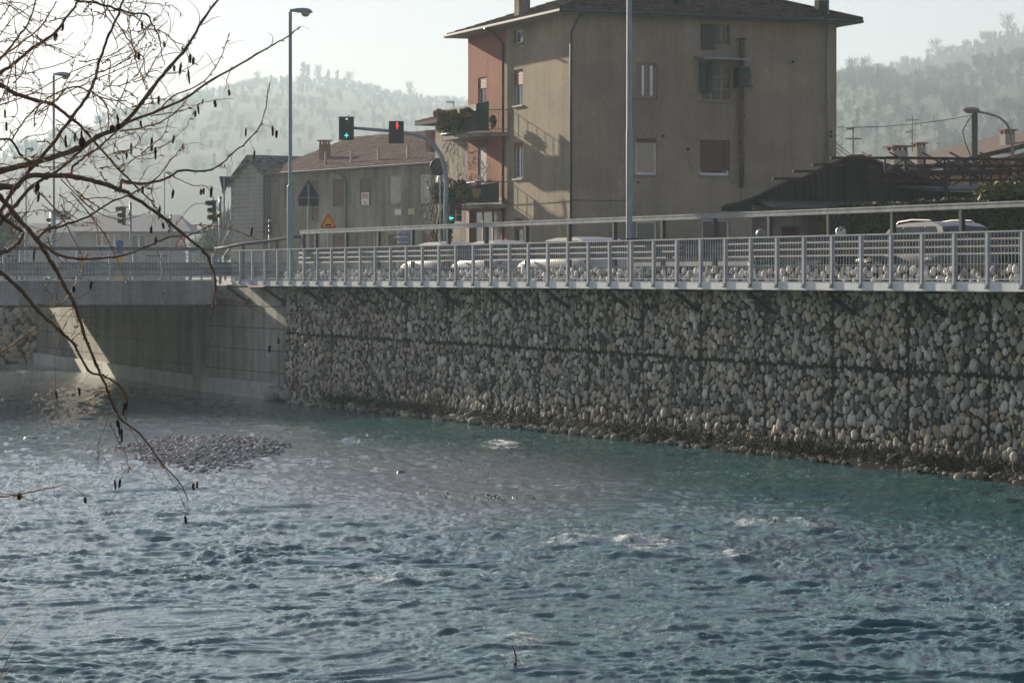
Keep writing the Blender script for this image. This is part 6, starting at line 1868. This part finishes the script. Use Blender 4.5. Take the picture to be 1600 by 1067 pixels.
    for sgn in (1, -1):
        MB().ball((r_ + 0.07, sgn * Wd * 0.40, hb_ - 0.08), (0.06, 0.12, 0.12)).build('tail_light', NT('tail_light').out((0.40, 0.02, 0.02), 0.2), t_, True)
        MB().ball((f - 0.22, sgn * Wd * 0.36, hb_ - 0.26), (0.16, 0.12, 0.08)).build('headlight', NT('headlight').out((0.6, 0.6, 0.58), 0.1), t_, True)
        MB().ball((f - 1.25, sgn * (Wd * 0.5 + 0.09), hb_ + 0.05), (0.07, 0.09, 0.07)).build('mirror', paint, t_, True)
        if rails:
            MB().tube([(r_ + 0.85, sgn * Wd * .37, rz_ - 0.02), (r_ + 1.0, sgn * Wd * .37, rz_ + 0.05), (-0.4, sgn * Wd * .37, rz_ + 0.075), (0.2, sgn * Wd * .37, rz_ + 0.03), (0.3, sgn * Wd * .37, rz_ - 0.05)], 0.022, 6).build('roof_rail', M['zinc'], t_)
    t_.location = loc; t_.rotation_euler = (0, 0, heading)
    return t_
HD = math.atan2(DX.y, DX.x)
silver = worn('silver_paint', (0.13, 0.14, 0.145), 0.3, 0.3, 0.06, 1); whitep = worn('white_car_paint', (0.52, 0.53, 0.53), 0.25, 0, 0.05, 1); darkp = worn('dark_car_paint', (0.03, 0.035, 0.045), 0.25, 0, 0.1, 1)
sA = (s_at(830, 4.2) + s_at(960, 4.2)) / 2
car('silver off-road car with roof rails in front of the hedge', W(59.4, 4.5, ROAD), HD, 4.4, 1.66, 1.62, silver, True, True)
car('white car queuing in front of the tall house corner', W(sA, 4.2, ROAD), HD, 5.1, 1.8, 1.48, whitep, False, False)
car('white car with a dark rear pillar ahead of the first white car', W(s_at(772, 4.2), 4.2, ROAD), HD, 4.1, 1.75, 1.45, whitep)
car('pale car at the head of the queue near the signal mast', W(s_at(712, 4.2) + 1.2, 4.2, ROAD), HD, 4.1, 1.75, 1.45, worn('grey_white_paint', (0.42, 0.42, 0.41), 0.3))
car('white car far off behind the bridge railing', Vector((P(98, 0, 165).x, 165, ROAD)), math.pi * 0.6, 4.3, 1.75, 1.42, whitep)

# riders -----------------------------------------------------------------
def skin_body(name, mat, joints, edges, radii, parent):
    m = bpy.data.meshes.new(name); m.from_pydata(joints, edges, []); m.materials.append(mat)
    o = bpy.data.objects.new(name, m); COL.objects.link(o); o.parent = parent
    sk = o.modifiers.new('skin', 'SKIN'); sk.use_smooth_shade = True
    for i, v in enumerate(m.skin_vertices[0].data):
        v.radius = (radii[i], radii[i]); v.use_root = (i == 0)
    o.modifiers.new('smooth', 'SUBSURF').levels = 2; o.modifiers['smooth'].render_levels = 2
    return o


def motorcycle(label, loc, heading, paint, plabel, jacket, helmet_mat, spots):
    t_ = thing('motorcycle', label, 'motorcycle', (0, 0, 0), 'motorcycles on the road')
    for x in (0.68, -0.68):
        m_ = MB(); n = 20; r0, r1 = 0.30, 0.045
        ring = [(0.30 + r1 * math.cos(k * math.pi / 3), r1 * math.sin(k * math.pi / 3)) for k in range(6)]
        b0 = 0; V = []; Fc = []
        for i in range(n):
            an = 2 * math.pi * i / n
            for rr_, y in ring: V.append((x + rr_ * math.cos(an), y, 0.34 + rr_ * math.sin(an)))
        for i in range(n):
            for k in range(6): Fc.append((i * 6 + k, i * 6 + (k + 1) % 6, ((i + 1) % n) * 6 + (k + 1) % 6, ((i + 1) % n) * 6 + k))
        wh = m_.add(V, Fc).build('wheel', M['black'], t_, True)
        m_ = MB()
        for k in range(5): m_.tube([(x, 0, 0.34), (x + 0.27 * math.cos(k * 1.2566), 0, 0.34 + 0.27 * math.sin(k * 1.2566))], 0.015, 5)
        m_.build('spokes', M['zinc'], wh)
    m_ = MB(); m_.ball((0.12, 0, 0.80), (0.32, 0.16, 0.16), 12, 8); m_.ball((-0.75, 0, 0.80), (0.28, 0.12, 0.08), 10, 6); m_.ball((0.62, 0, 0.88), (0.16, 0.15, 0.24), 10, 8); m_.build('bodywork', paint, t_, True)
    MB().ball((-0.32, 0, 0.80), (0.40, 0.15, 0.08), 12, 6).build('seat', M['black'], t_, True)
    m_ = MB(); m_.box((0.0, 0, 0.45), 0.28, 0.16, 0.20); m_.tube([(0.05, 0.18, 0.35), (-0.4, 0.2, 0.3), (-0.85, 0.2, 0.42)], [0.04, 0.05, 0.06], 8); m_.build('engine', M['dark_metal'], t_)
    m_ = MB(); m_.tube([(0.68, 0.08, 0.34), (0.45, 0.08, 0.98)], 0.028, 6); m_.tube([(0.68, -0.08, 0.34), (0.45, -0.08, 0.98)], 0.028, 6); m_.tube([(0.30, 0.36, 1.02), (0.42, 0.15, 1.04), (0.42, -0.15, 1.04), (0.30, -0.36, 1.02)], 0.016, 6)
    m_.tube([(-0.68, 0.09, 0.34), (-0.1, 0.09, 0.45)], 0.03, 6); m_.build('fork_and_bars', M['zinc'], t_)
    MB().ball((0.78, 0, 0.86), (0.05, 0.09, 0.09)).build('headlight', NT('bike_headlight').out((0.7, 0.68, 0.6), 0.1), t_, True)
    MB().ball((-1.02, 0, 0.82), (0.03, 0.07, 0.04)).build('tail_light', NT('bike_tail').out((0.4, 0.02, 0.02), 0.2), t_, True)
    t_.location = loc; t_.rotation_euler = (0, 0, heading)
    p = thing('person', plabel, 'person', (0, 0, 0))
    J = [(-0.34, 0, 0.90), (-0.26, 0, 1.03), (-0.08, 0, 1.15), (0.09, 0, 1.24), (0.18, 0, 1.30), (0.08, 0.19, 1.21), (0.16, 0.31, 1.04), (0.32, 0.33, 1.00), (0.08, -0.19, 1.21), (0.16, -0.31, 1.04), (0.32, -0.33, 1.00),
         (-0.26, 0.11, 0.88), (0.12, 0.22, 0.80), (-0.08, 0.22, 0.42), (0.08, 0.22, 0.36), (-0.26, -0.11, 0.88), (0.12, -0.22, 0.80), (-0.08, -0.22, 0.42), (0.08, -0.22, 0.36)]
    E = [(0, 1), (1, 2), (2, 3), (3, 4), (3, 5), (5, 6), (6, 7), (3, 8), (8, 9), (9, 10), (0, 11), (11, 12), (12, 13), (13, 14), (0, 15), (15, 16), (16, 17), (17, 18)]
    Rr = [0.15, 0.14, 0.155, 0.10, 0.06, 0.075, 0.052, 0.042, 0.075, 0.052, 0.042, 0.095, 0.075, 0.055, 0.05, 0.095, 0.075, 0.055, 0.05]
    skin_body('body', jacket, J, E, Rr, p)
    hm_ = MB(); hm_.ball((0.26, 0, 1.42), (0.155, 0.125, 0.15), 16, 12); hel = hm_.build('helmet', helmet_mat, p, True)
    v_ = MB()
    for i in range(8):
        a0, a1 = -1.1 + 2.2 * i / 8, -1.1 + 2.2 * (i + 1) / 8
        q = lambda a_, z_, k_: Vector((0.26 + math.cos(a_) * 0.158 * k_, math.sin(a_) * 0.128 * k_, 1.42 + z_))
        v_.quad(q(a0, -0.05, 0.97), q(a1, -0.05, 0.97), q(a1, 0.045, 0.99), q(a0, 0.045, 0.99))
    v_.build('visor', M['glass'], hel, True)
    if spots:
        s_ = MB()
        for (az_, el_) in [(1.3, 0.5), (1.9, 0.75), (2.5, 0.4), (1.6, 1.15), (-1.5, 0.6), (2.2, 1.2), (0.9, 0.95), (3.0, 0.8), (-2.2, 0.6), (1.75, 0.25)]:
            d_ = Vector((math.cos(az_) * math.cos(el_), math.sin(az_) * math.cos(el_), math.sin(el_)))
            c_ = Vector((0.26 + d_.x * 0.156, d_.y * 0.126, 1.42 + d_.z * 0.151)); s_.lathe(c_, [(0.032, -0.006), (0.028, 0.004)], 8, d_)
        s_.build('helmet_spots', M['black'], hel)
    for sg in (1, -1):
        h_ = MB(); c_ = Vector((0.34, sg * 0.34, 1.02)); h_.ball(c_, (0.05, 0.045, 0.03), 8, 6)
        for k in range(4): h_.tube([c_ + Vector((0.02, sg * (0.03 - 0.02 * k), 0.015)), c_ + Vector((0.06, sg * (0.03 - 0.02 * k), 0.0)), c_ + Vector((0.055, sg * (0.03 - 0.02 * k), -0.04))], [0.011, 0.011, 0.009], 5)
        h_.tube([c_ + Vector((0.0, -sg * 0.04, 0)), c_ + Vector((0.03, -sg * 0.05, -0.03))], [0.013, 0.010], 5); h_.build('glove', M['black'], p, True)
    p.location = loc; p.rotation_euler = (0, 0, heading)
motorcycle('dark motorcycle beside the guard rail left of the silver car', W(s_at(1322, 3.3) , 3.3, ROAD), HD, darkp, 'person riding in a dark jacket and a white helmet with black spots', worn('dark_jacket', (0.03, 0.035, 0.04), 0.8), M['white'], True)
motorcycle('white and black motorcycle passing before the barn door', W(s_at(1196, 3.4) , 3.4, ROAD), HD, whitep, 'person riding in a grey jacket and a grey helmet before the barn door', worn('grey_jacket', (0.14, 0.15, 0.17), 0.8), worn('grey_helmet', (0.25, 0.27, 0.30), 0.35), False)

# ------------------------------------------------------------------ foreground alder branches
tree = thing('alder_tree', 'bare alder tree whose branches with hanging catkins reach in at the left', 'tree', Vector((-3.4, 9.2, 2.6)))
PXM = 10.0 / FPX   # metres per photo pixel at 10 m
trng = random.Random(5)


def smooth_line(pts, sub=5):
    out = []
    n = len(pts)
    for i in range(n - 1):
        p0, p1, p2, p3 = pts[max(i - 1, 0)], pts[i], pts[i + 1], pts[min(i + 2, n - 1)]
        for k in range(sub):
            q = k / sub
            out.append(0.5 * ((2 * p1) + (p2 - p0) * q + (2 * p0 - 5 * p1 + 4 * p2 - p3) * q * q + (3 * p1 - p0 - 3 * p2 + p3) * q ** 3))
    out.append(pts[-1]); return out


BR = [  # pixels, start radius px, end radius px, depth at start, depth change
    ([(-330, 420), (-180, 320), (-60, 280), (0, 267), (50, 255), (117, 234), (150, 215), (192, 195), (235, 142), (265, 105), (290, 77), (317, 32), (344, -6)], 7, 2.2, 9.2, 1.0),
    ([(192, 195), (250, 172), (292, 152), (332, 125), (400, 86), (425, 72), (450, 57), (469, 43)], 3.0, 1.0, 9.9, 0.9),
    ([(250, 172), (270, 150), (312, 132), (335, 107), (350, 77), (359, 51)], 1.8, 0.7, 10.0, 0.8),
    ([(187, 205), (217, 201), (250, 191), (275, 175), (292, 155)], 1.8, 1.2, 9.9, 0.1),
    ([(195, -6), (185, 22), (170, 55), (157, 92), (147, 127), (135, 152), (110, 187), (82, 225), (50, 262), (20, 300), (-20, 360), (-90, 440)], 2.0, 4.2, 9.9, -0.5),
    ([(125, -6), (118, 10), (100, 32), (85, 52), (52, 75), (25, 97), (0, 114), (-60, 150), (-160, 230)], 1.9, 4.0, 10.2, -0.6),
    ([(58, -6), (47, 30), (27, 60), (0, 93), (-70, 170)], 1.4, 3.0, 10.5, -0.6),
    ([(88, 3), (75, 25), (60, 45), (30, 70), (0, 91), (-60, 150)], 1.0, 2.4, 9.6, 0.2),
    ([(-120, 90), (-40, 115), (0, 132), (25, 147), (57, 157), (82, 164), (112, 186), (135, 207), (155, 230), (185, 265), (213, 292), (240, 320), (262, 350)], 4.8, 1.0, 9.4, 0.9),
    ([(95, -12), (120, 1), (150, 5), (185, 15), (207, 21), (230, 24), (237, 38), (245, 50), (250, 62), (252, 85), (258, 102)], 2.8, 0.7, 9.6, 0.4),
    ([(155, -4), (175, 25), (192, 50), (210, 77), (225, 93), (228, 116), (250, 126), (265, 150), (272, 162)], 1.5, 0.5, 10.3, 0.3),
    ([(-420, 400), (-200, 330), (-60, 295), (0, 292), (25, 290), (42, 276), (75, 274), (120, 277), (155, 286), (185, 296), (205, 305), (250, 337), (282, 362), (320, 395), (332, 420), (337, 445), (334, 470), (331, 495)], 9, 1.2, 8.8, 1.2),
    ([(188, 293), (190, 282), (205, 286), (235, 286), (265, 276), (282, 267), (320, 267), (345, 257), (357, 245), (385, 222), (407, 195), (417, 160), (421, 131)], 3.0, 0.9, 9.7, 0.7),
    ([(-80, 220), (-30, 280), (0, 307), (25, 337), (57, 375), (82, 412), (100, 446), (115, 474), (129, 515), (149, 567), (168, 609), (175, 630), (190, 656), (219, 678), (252, 722), (281, 754), (294, 782)], 6.5, 0.8, 8.7, 0.9),
    ([(57, 375), (70, 362), (105, 350), (140, 337), (175, 315), (207, 302), (240, 282), (270, 247), (287, 227)], 2.6, 0.8, 9.0, 0.8),
    ([(60, 378), (90, 397), (120, 404), (155, 404), (190, 400), (225, 387), (262, 372), (300, 366), (330, 351), (345, 330)], 2.6, 0.8, 9.0, 0.5),
    ([(-60, 420), (0, 396), (15, 390), (30, 378), (36, 364)], 3.6, 3.0, 8.6, 0.3),
    ([(-120, 350), (-40, 400), (0, 426), (29, 449), (57, 483), (95, 518), (115, 538), (138, 578), (161, 587), (184, 601), (198, 628), (196, 655)], 4.0, 0.9, 8.4, 0.8),
    ([(-80, 590), (0, 551), (29, 532), (57, 512), (86, 489)], 2.2, 0.9, 8.4, 0.5),
    ([(112, 276), (113, 262), (120, 255), (140, 240), (155, 230), (175, 213), (192, 197)], 2.6, 1.4, 9.5, 0.3),
    ([(-60, 420), (0, 350), (25, 320), (50, 292), (82, 272), (115, 246), (135, 226), (150, 212)], 4.5, 1.6, 9.0, 0.8),
    ([(-60, 330), (-10, 330), (10, 345), (34, 362)], 4.0, 3.0, 8.7, 0.1),
    ([(0, 218), (18, 220), (35, 245), (60, 258)], 2.0, 2.5, 9.3, 0.0),
    ([(18, 220), (30, 200), (50, 175), (80, 150), (110, 137), (125, 137), (150, 148), (166, 165), (170, 185), (168, 205)], 1.6, 1.2, 9.4, 0.4),
    ([(0, 125), (50, 112), (100, 98), (125, 82), (142, 58)], 1.1, 0.5, 9.9, 0.4),
    ([(0, 165), (40, 150), (80, 130), (130, 105), (175, 90), (210, 78)], 1.2, 0.6, 9.7, 0.5),
    ([(60, 180), (95, 150), (125, 135), (160, 120), (200, 103), (225, 92), (240, 75)], 1.3, 0.6, 10.0, 0.4),
    ([(160, 100), (172, 95), (170, 125), (175, 150), (190, 153), (205, 148), (215, 138)], 1.2, 0.5, 10.0, 0.3),
    ([(127, 155), (150, 150), (178, 128)], 0.9, 0.5, 9.9, 0.2),
    ([(100, 130), (115, 150), (130, 165)], 0.9, 0.6, 9.8, 0.1),
    ([(187, 250), (180, 240), (195, 236), (215, 248), (240, 247), (253, 241)], 1.3, 0.5, 9.9, 0.2),
    ([(155, 230), (175, 250), (182, 262), (200, 255), (188, 275), (180, 310)], 1.2, 0.5, 9.9, 0.2),
    ([(257, 265), (265, 250), (280, 240), (287, 227)], 1.0, 0.5, 10.0, 0.2),
    ([(220, 285), (237, 298), (225, 315), (238, 330)], 0.8, 0.4, 9.9, 0.1),
    ([(270, 275), (300, 290), (318, 290), (330, 300), (336, 318)], 1.0, 0.5, 10.0, 0.2),
    ([(340, 258), (352, 262), (342, 252)], 0.9, 0.4, 10.1, 0.1),
    ([(262, 372), (280, 345), (300, 322), (322, 318)], 1.0, 0.4, 10.1, 0.2),
    ([(300, 352), (335, 353), (372, 362), (400, 374), (412, 378)], 1.0, 0.5, 10.1, 0.3),
    ([(337, 445), (352, 465), (372, 472), (400, 485), (430, 510)], 1.0, 0.4, 10.0, 0.3),
    ([(129, 515), (110, 530), (125, 500)], 1.0, 0.5, 9.1, 0.2),
    ([(95, 437), (85, 470), (72, 445)], 1.2, 0.6, 9.0, 0.1),
    ([(130, 500), (150, 508), (170, 516), (208, 523)], 1.3, 0.5, 9.2, 0.2),
    ([(60, 475), (85, 480), (105, 465), (125, 430), (135, 395)], 1.4, 0.6, 9.0, 0.3),
    ([(168, 609), (150, 617), (140, 625), (133, 645), (122, 656)], 1.3, 0.5, 9.4, 0.2),
    ([(172, 640), (165, 665), (155, 690), (153, 725)], 1.1, 0.4, 9.5, 0.2),
    ([(172, 660), (185, 690), (198, 715), (202, 735)], 0.9, 0.4, 9.5, 0.2),
    ([(155, 705), (140, 708)], 0.6, 0.4, 9.5, 0.0),
    ([(196, 655), (215, 690), (225, 730)], 0.6, 0.3, 9.4, 0.1),
    ([(252, 722), (275, 762), (290, 795)], 0.7, 0.3, 9.6, 0.1),
    ([(-60, 790), (0, 777), (45, 769), (78, 762), (104, 756)], 1.6, 0.6, 8.5, 0.5),
    ([(30, 470), (38, 500), (45, 530), (48, 560)], 0.9, 0.4, 8.7, 0.1),
    ([(112, 490), (100, 510), (85, 560)], 0.8, 0.4, 9.1, 0.1),
    ([(150, 340), (155, 380), (160, 400)], 0.7, 0.4, 9.6, 0.1),
    ([(245, 390), (255, 420), (252, 450), (262, 487)], 0.8, 0.4, 10.0, 0.1),
    ([(110, 300), (140, 335), (165, 370), (185, 410), (200, 445)], 1.3, 0.6, 9.6, 0.3),
    ([(60, 300), (90, 330), (110, 365), (128, 400), (125, 430)], 1.4, 0.6, 9.3, 0.3),
    ([(95, 280), (125, 310), (150, 330), (178, 342), (210, 340), (235, 330)], 1.2, 0.5, 9.7, 0.3),
    ([(10, 0), (40, 22), (70, 40), (95, 48)], 0.8, 0.5, 10.2, 0.1),
    ([(0, 8), (30, 4), (60, 20), (80, 26), (105, 34)], 0.9, 0.4, 10.3, 0.1),
    ([(180, 2), (200, 5), (227, 0)], 0.7, 0.4, 10.1, 0.1),
    ([(175, 0), (190, 18), (215, 26), (228, 22), (246, 19)], 0.7, 0.4, 10.1, 0.1),
    ([(245, 50), (248, 45), (262, 33)], 1.2, 0.6, 10.0, 0.1),
    ([(240, 60), (232, 75), (218, 100), (205, 108)], 0.8, 0.4, 10.1, 0.1),
    ([(258, 115), (280, 112), (305, 100), (319, 87)], 0.9, 0.4, 10.1, 0.2),
    ([(70, 72), (95, 68), (115, 50)], 0.8, 0.4, 10.2, 0.1),
]
for k in range(120):      # secondary branchlets filling the crown at the left edge
    x = trng.uniform(-20, 235); y = trng.uniform(-5, 400 - max(0, x - 60) * 0.9)
    an = trng.gauss(-0.5, 0.9) if y < 250 else trng.gauss(0.3, 1.0)
    pts = [(x, y)]; st_l = trng.uniform(9, 22)
    for q in range(trng.randrange(4, 8)):
        an += trng.gauss(0, 0.28); x += math.cos(an) * st_l; y += math.sin(an) * st_l; pts.append((x, y))
    BR.append((pts, trng.uniform(0.8, 1.5), 0.4, trng.uniform(9.0, 10.6), trng.uniform(-0.2, 0.3)))
curves3 = []
for pts, ra, rb_, d0, dd_ in BR:
    if ra > 5 and d0 < 8.85: ra *= 0.72
    n = len(pts); L3 = []
    for i, (x, y) in enumerate(pts):
        Y = d0 + dd_ * i / (n - 1) + trng.uniform(-0.02, 0.02)
        L3.append(P(x, y, Y))
    sm_ = smooth_line(L3, 5)
    N3 = len(sm_); rad = []
    for i in range(N3):
        q = i / (N3 - 1); r_ = (ra * (1 - q) + rb_ * q) * PXM * 0.5 * 1.6
        sm_[i] = sm_[i] + Vector((trng.gauss(0, 1), trng.gauss(0, 1), trng.gauss(0, 1))) * 0.0012 * (1 if 0 < i < N3 - 1 else 0)
        if i % 5 == 0: r_ *= 1.22
        rad.append(r_)
    curves3.append((sm_, rad))
    MB().tube(sm_, rad, 7).build('branch', M['bark'] if max(ra, rb_) > 2.4 else M['twig'], tree, True)
# trunk out of the picture on the near bank, limbs run to it
base = Vector((-3.4, 9.2, 2.4))
MB().tube([base, Vector((-3.42, 9.15, 3.2)), Vector((-3.3, 9.1, 4.2)), Vector((-3.2, 9.2, 5.5)), Vector((-3.3, 9.4, 7.5))], [0.16, 0.13, 0.11, 0.085, 0.03], 12).build('trunk', M['bark'], tree, True)
lim = MB()
for sm_, rad in curves3:
    for e, r_ in ((sm_[0], rad[0]), (sm_[-1], rad[-1])):
        xpx = e.x / e.y * FPX + 800
        if xpx < -5 and r_ > 0.002:
            q = Vector((-3.32, 9.15, 2.9 + 0.55 * (e.z - 2.4))); mid_ = e.lerp(q, 0.5) + Vector((0, 0, -0.08))
            lim.tube(smooth_line([e, mid_, q], 5), [r_ * (1 + 0.12 * k) for k in range(11)], 7)
lim.build('limbs', M['bark'], tree, True)
# fine twigs and buds grown from the traced branches
tw = MB(); bd = MB()
hang = []
for ci, (sm_, rad) in enumerate(curves3):
    Lt = sum((sm_[i + 1] - sm_[i]).length for i in range(len(sm_) - 1))
    n = int(Lt / 0.055)
    for _ in range(n):
        i = trng.randrange(1, len(sm_) - 1); p = sm_[i]
        xpx = p.x / p.y * FPX + 800
        if xpx < -15: continue
        d = (sm_[i + 1] - sm_[i]).normalized()
        if trng.random() < 0.62:                      # bud
            s_ = Vector((trng.gauss(0, 1), trng.gauss(0, 1), trng.gauss(0, 1))); s_ = (s_ - d * s_.dot(d)).normalized()
            bd.tube([p, p + (d * 0.6 + s_) * 0.006, p + (d + s_) * 0.011], [0.0022, 0.0024, 0.0006], 4)
            continue
        s_ = Vector((trng.gauss(0, 1), trng.gauss(0, .4), trng.gauss(0, 1))); dr = (d * trng.uniform(0.2, 0.9) + s_ * 0.6).normalized()
        Ls = trng.uniform(0.03, 0.16); q = p.copy(); pts = [q.copy()]; bend = Vector((trng.gauss(0, .25), 0, trng.gauss(0, .25)))
        for k in range(6):
            dr = (dr + bend * 0.5 + Vector((trng.gauss(0, .22), trng.gauss(0, .1), trng.gauss(0, .22) - 0.02))).normalized(); q = q + dr * Ls / 6; pts.append(q.copy())
        r0 = min(rad[i] * 0.6, 0.0017)
        tw.tube(pts, [r0 * (1 - 0.10 * k) for k in range(7)], 4)
        if trng.random() < 0.10: hang.append(pts[-1])
o = tw.build('fine_twigs', M['twig'], tree); o['kind'] = 'stuff'
o = bd.build('buds', M['twig'], tree); o['kind'] = 'stuff'
# catkins and cones: each one hangs from its own thread
CK = [(98, 43, 12), (85, 58, 13), (88, 57, 10), (222, 40, 12), (217, 88, 12), (211, 90, 9), (257, 70, 9), (282, 108, 20), (295, 120, 24), (297, 92, 14), (302, 96, 12), (285, 78, 10), (272, 107, 10), (358, 145, 10), (336, 162, 11),
      (310, 172, 14), (305, 178, 10), (237, 226, 22), (243, 240, 20), (271, 218, 13), (205, 232, 17), (198, 243, 12), (248, 157, 14), (184, 186, 15), (220, 194, 11), (117, 215, 14), (103, 222, 20), (128, 218, 30), (384, 207, 14),
      (426, 205, 16), (432, 210, 12), (397, 243, 15), (193, 640, 22), (186, 668, 26), (190, 680, 22), (180, 757, 16), (187, 755, 14), (133, 781, 9), (302, 760, 11), (308, 757, 10), (290, 812, 13), (88, 617, 14), (124, 612, 14), (53, 398, 22),
      (142, 446, 13), (421, 545, 12), (435, 533, 9), (330, 300, 17), (318, 299, 10), (314, 300, 9), (270, 303, 14), (249, 332, 22), (236, 359, 12), (243, 376, 13), (393, 362, 14), (255, 353, 10), (56, 295, 20), (60, 308, 16), (223, 297, 12), (115, 452, 10), (8, 178, 14), (10, 198, 14), (197, 634, 14), (183, 662, 12)]
for (x, y, h) in CK:
    Y = 9.6 + trng.uniform(-0.4, 0.5)
    best = None
    for sm_, rad in curves3:
        for i in range(0, len(sm_), 2):
            p = sm_[i]; qx = p.x / p.y * FPX + 800; qy = HOR - (p.z - EYE) / p.y * FPX
            e = (qx - x) ** 2 + (qy - (y - h * 0.5)) ** 2 * (0.5 if qy < y - h * .3 else 3.0)
            if best is None or e < best[0]: best = (e, p)
    a = best[1]; Y = a.y
    lean = trng.uniform(-0.15, 0.15) * h
    tp_, bt_ = P(x - lean / 2, y - h / 2, Y), P(x + lean / 2, y + h / 2, Y)
    r_ = PXM * trng.uniform(1.5, 2.1)
    m_ = MB(); pts = [tp_.lerp(bt_, q / 6) + Vector((trng.gauss(0, .0005), trng.gauss(0, .0005), 0)) for q in range(7)]
    m_.tube(pts, [r_ * k for k in (0.45, 0.9, 1.05, 1.0, 0.95, 0.8, 0.3)], 7)
    for k in range(22):
        q = trng.uniform(0.08, 0.95); c_ = tp_.lerp(bt_, q); an = trng.uniform(0, 6.28); dv = Vector((math.cos(an), math.sin(an), -0.4)) * r_ * 1.3
        m_.tube([c_, c_ + dv], [r_ * 0.45, r_ * 0.15], 4)
    ck = m_.build('catkin', M['catkin'], tree, True)
    mid_ = a.lerp(tp_, 0.5) + Vector((trng.uniform(-.01, .01), 0, 0.004))
    MB().tube(smooth_line([a, mid_, tp_], 3), 0.0008, 4).build('stalk', M['twig'], ck)
# woody knot on the main limb
kn = MB(); kn.ball(P(128, 222, 9.55), (0.013, 0.013, 0.018), 8, 6); kn.ball(P(58, 292, 9.0), (0.009, 0.009, 0.017), 8, 6); kn.ball(P(30, 775, 8.8), (0.009, 0.009, 0.012), 8, 6)
for p_ in (P(185, 197, 9.7), P(175, 200, 9.7)): kn.ball(p_, (0.010, 0.010, 0.010), 8, 6)
kn.build('knot', M['catkin'], tree, True)

# thin shrub twigs at the lower left corner
shb = thing('bare_shrub', 'thin bare shrub stems rising at the lower left corner', 'shrub', Vector((-1.75, 7.2, 2.2)))
for pts, r0 in [([(-60, 1180), (-20, 1110), (0, 1060), (25, 1000), (45, 982), (68, 966)], 1.3), ([(-70, 1120), (0, 1002), (30, 965), (55, 935), (82, 910)], 1.1), ([(-60, 960), (0, 893), (20, 872), (42, 853)], 1.0),
                ([(-60, 900), (0, 826), (14, 802), (27, 776)], 0.9), ([(-50, 1140), (0, 1062), (28, 1030), (60, 972)], 0.7), ([(-40, 1000), (0, 958), (28, 922)], 0.8), ([(0, 838), (12, 822), (22, 812)], 0.6), ([(40, 985), (42, 968), (48, 955)], 0.5)]:
    sm_ = smooth_line([P(x, y, 7.4 + 0.1 * i) for i, (x, y) in enumerate(pts)], 4)
    MB().tube(sm_, [r0 * (1 - 0.6 * i / len(sm_)) * 0.0017 * 0.75 for i in range(len(sm_))], 5).build('stem', M['twig'], shb)
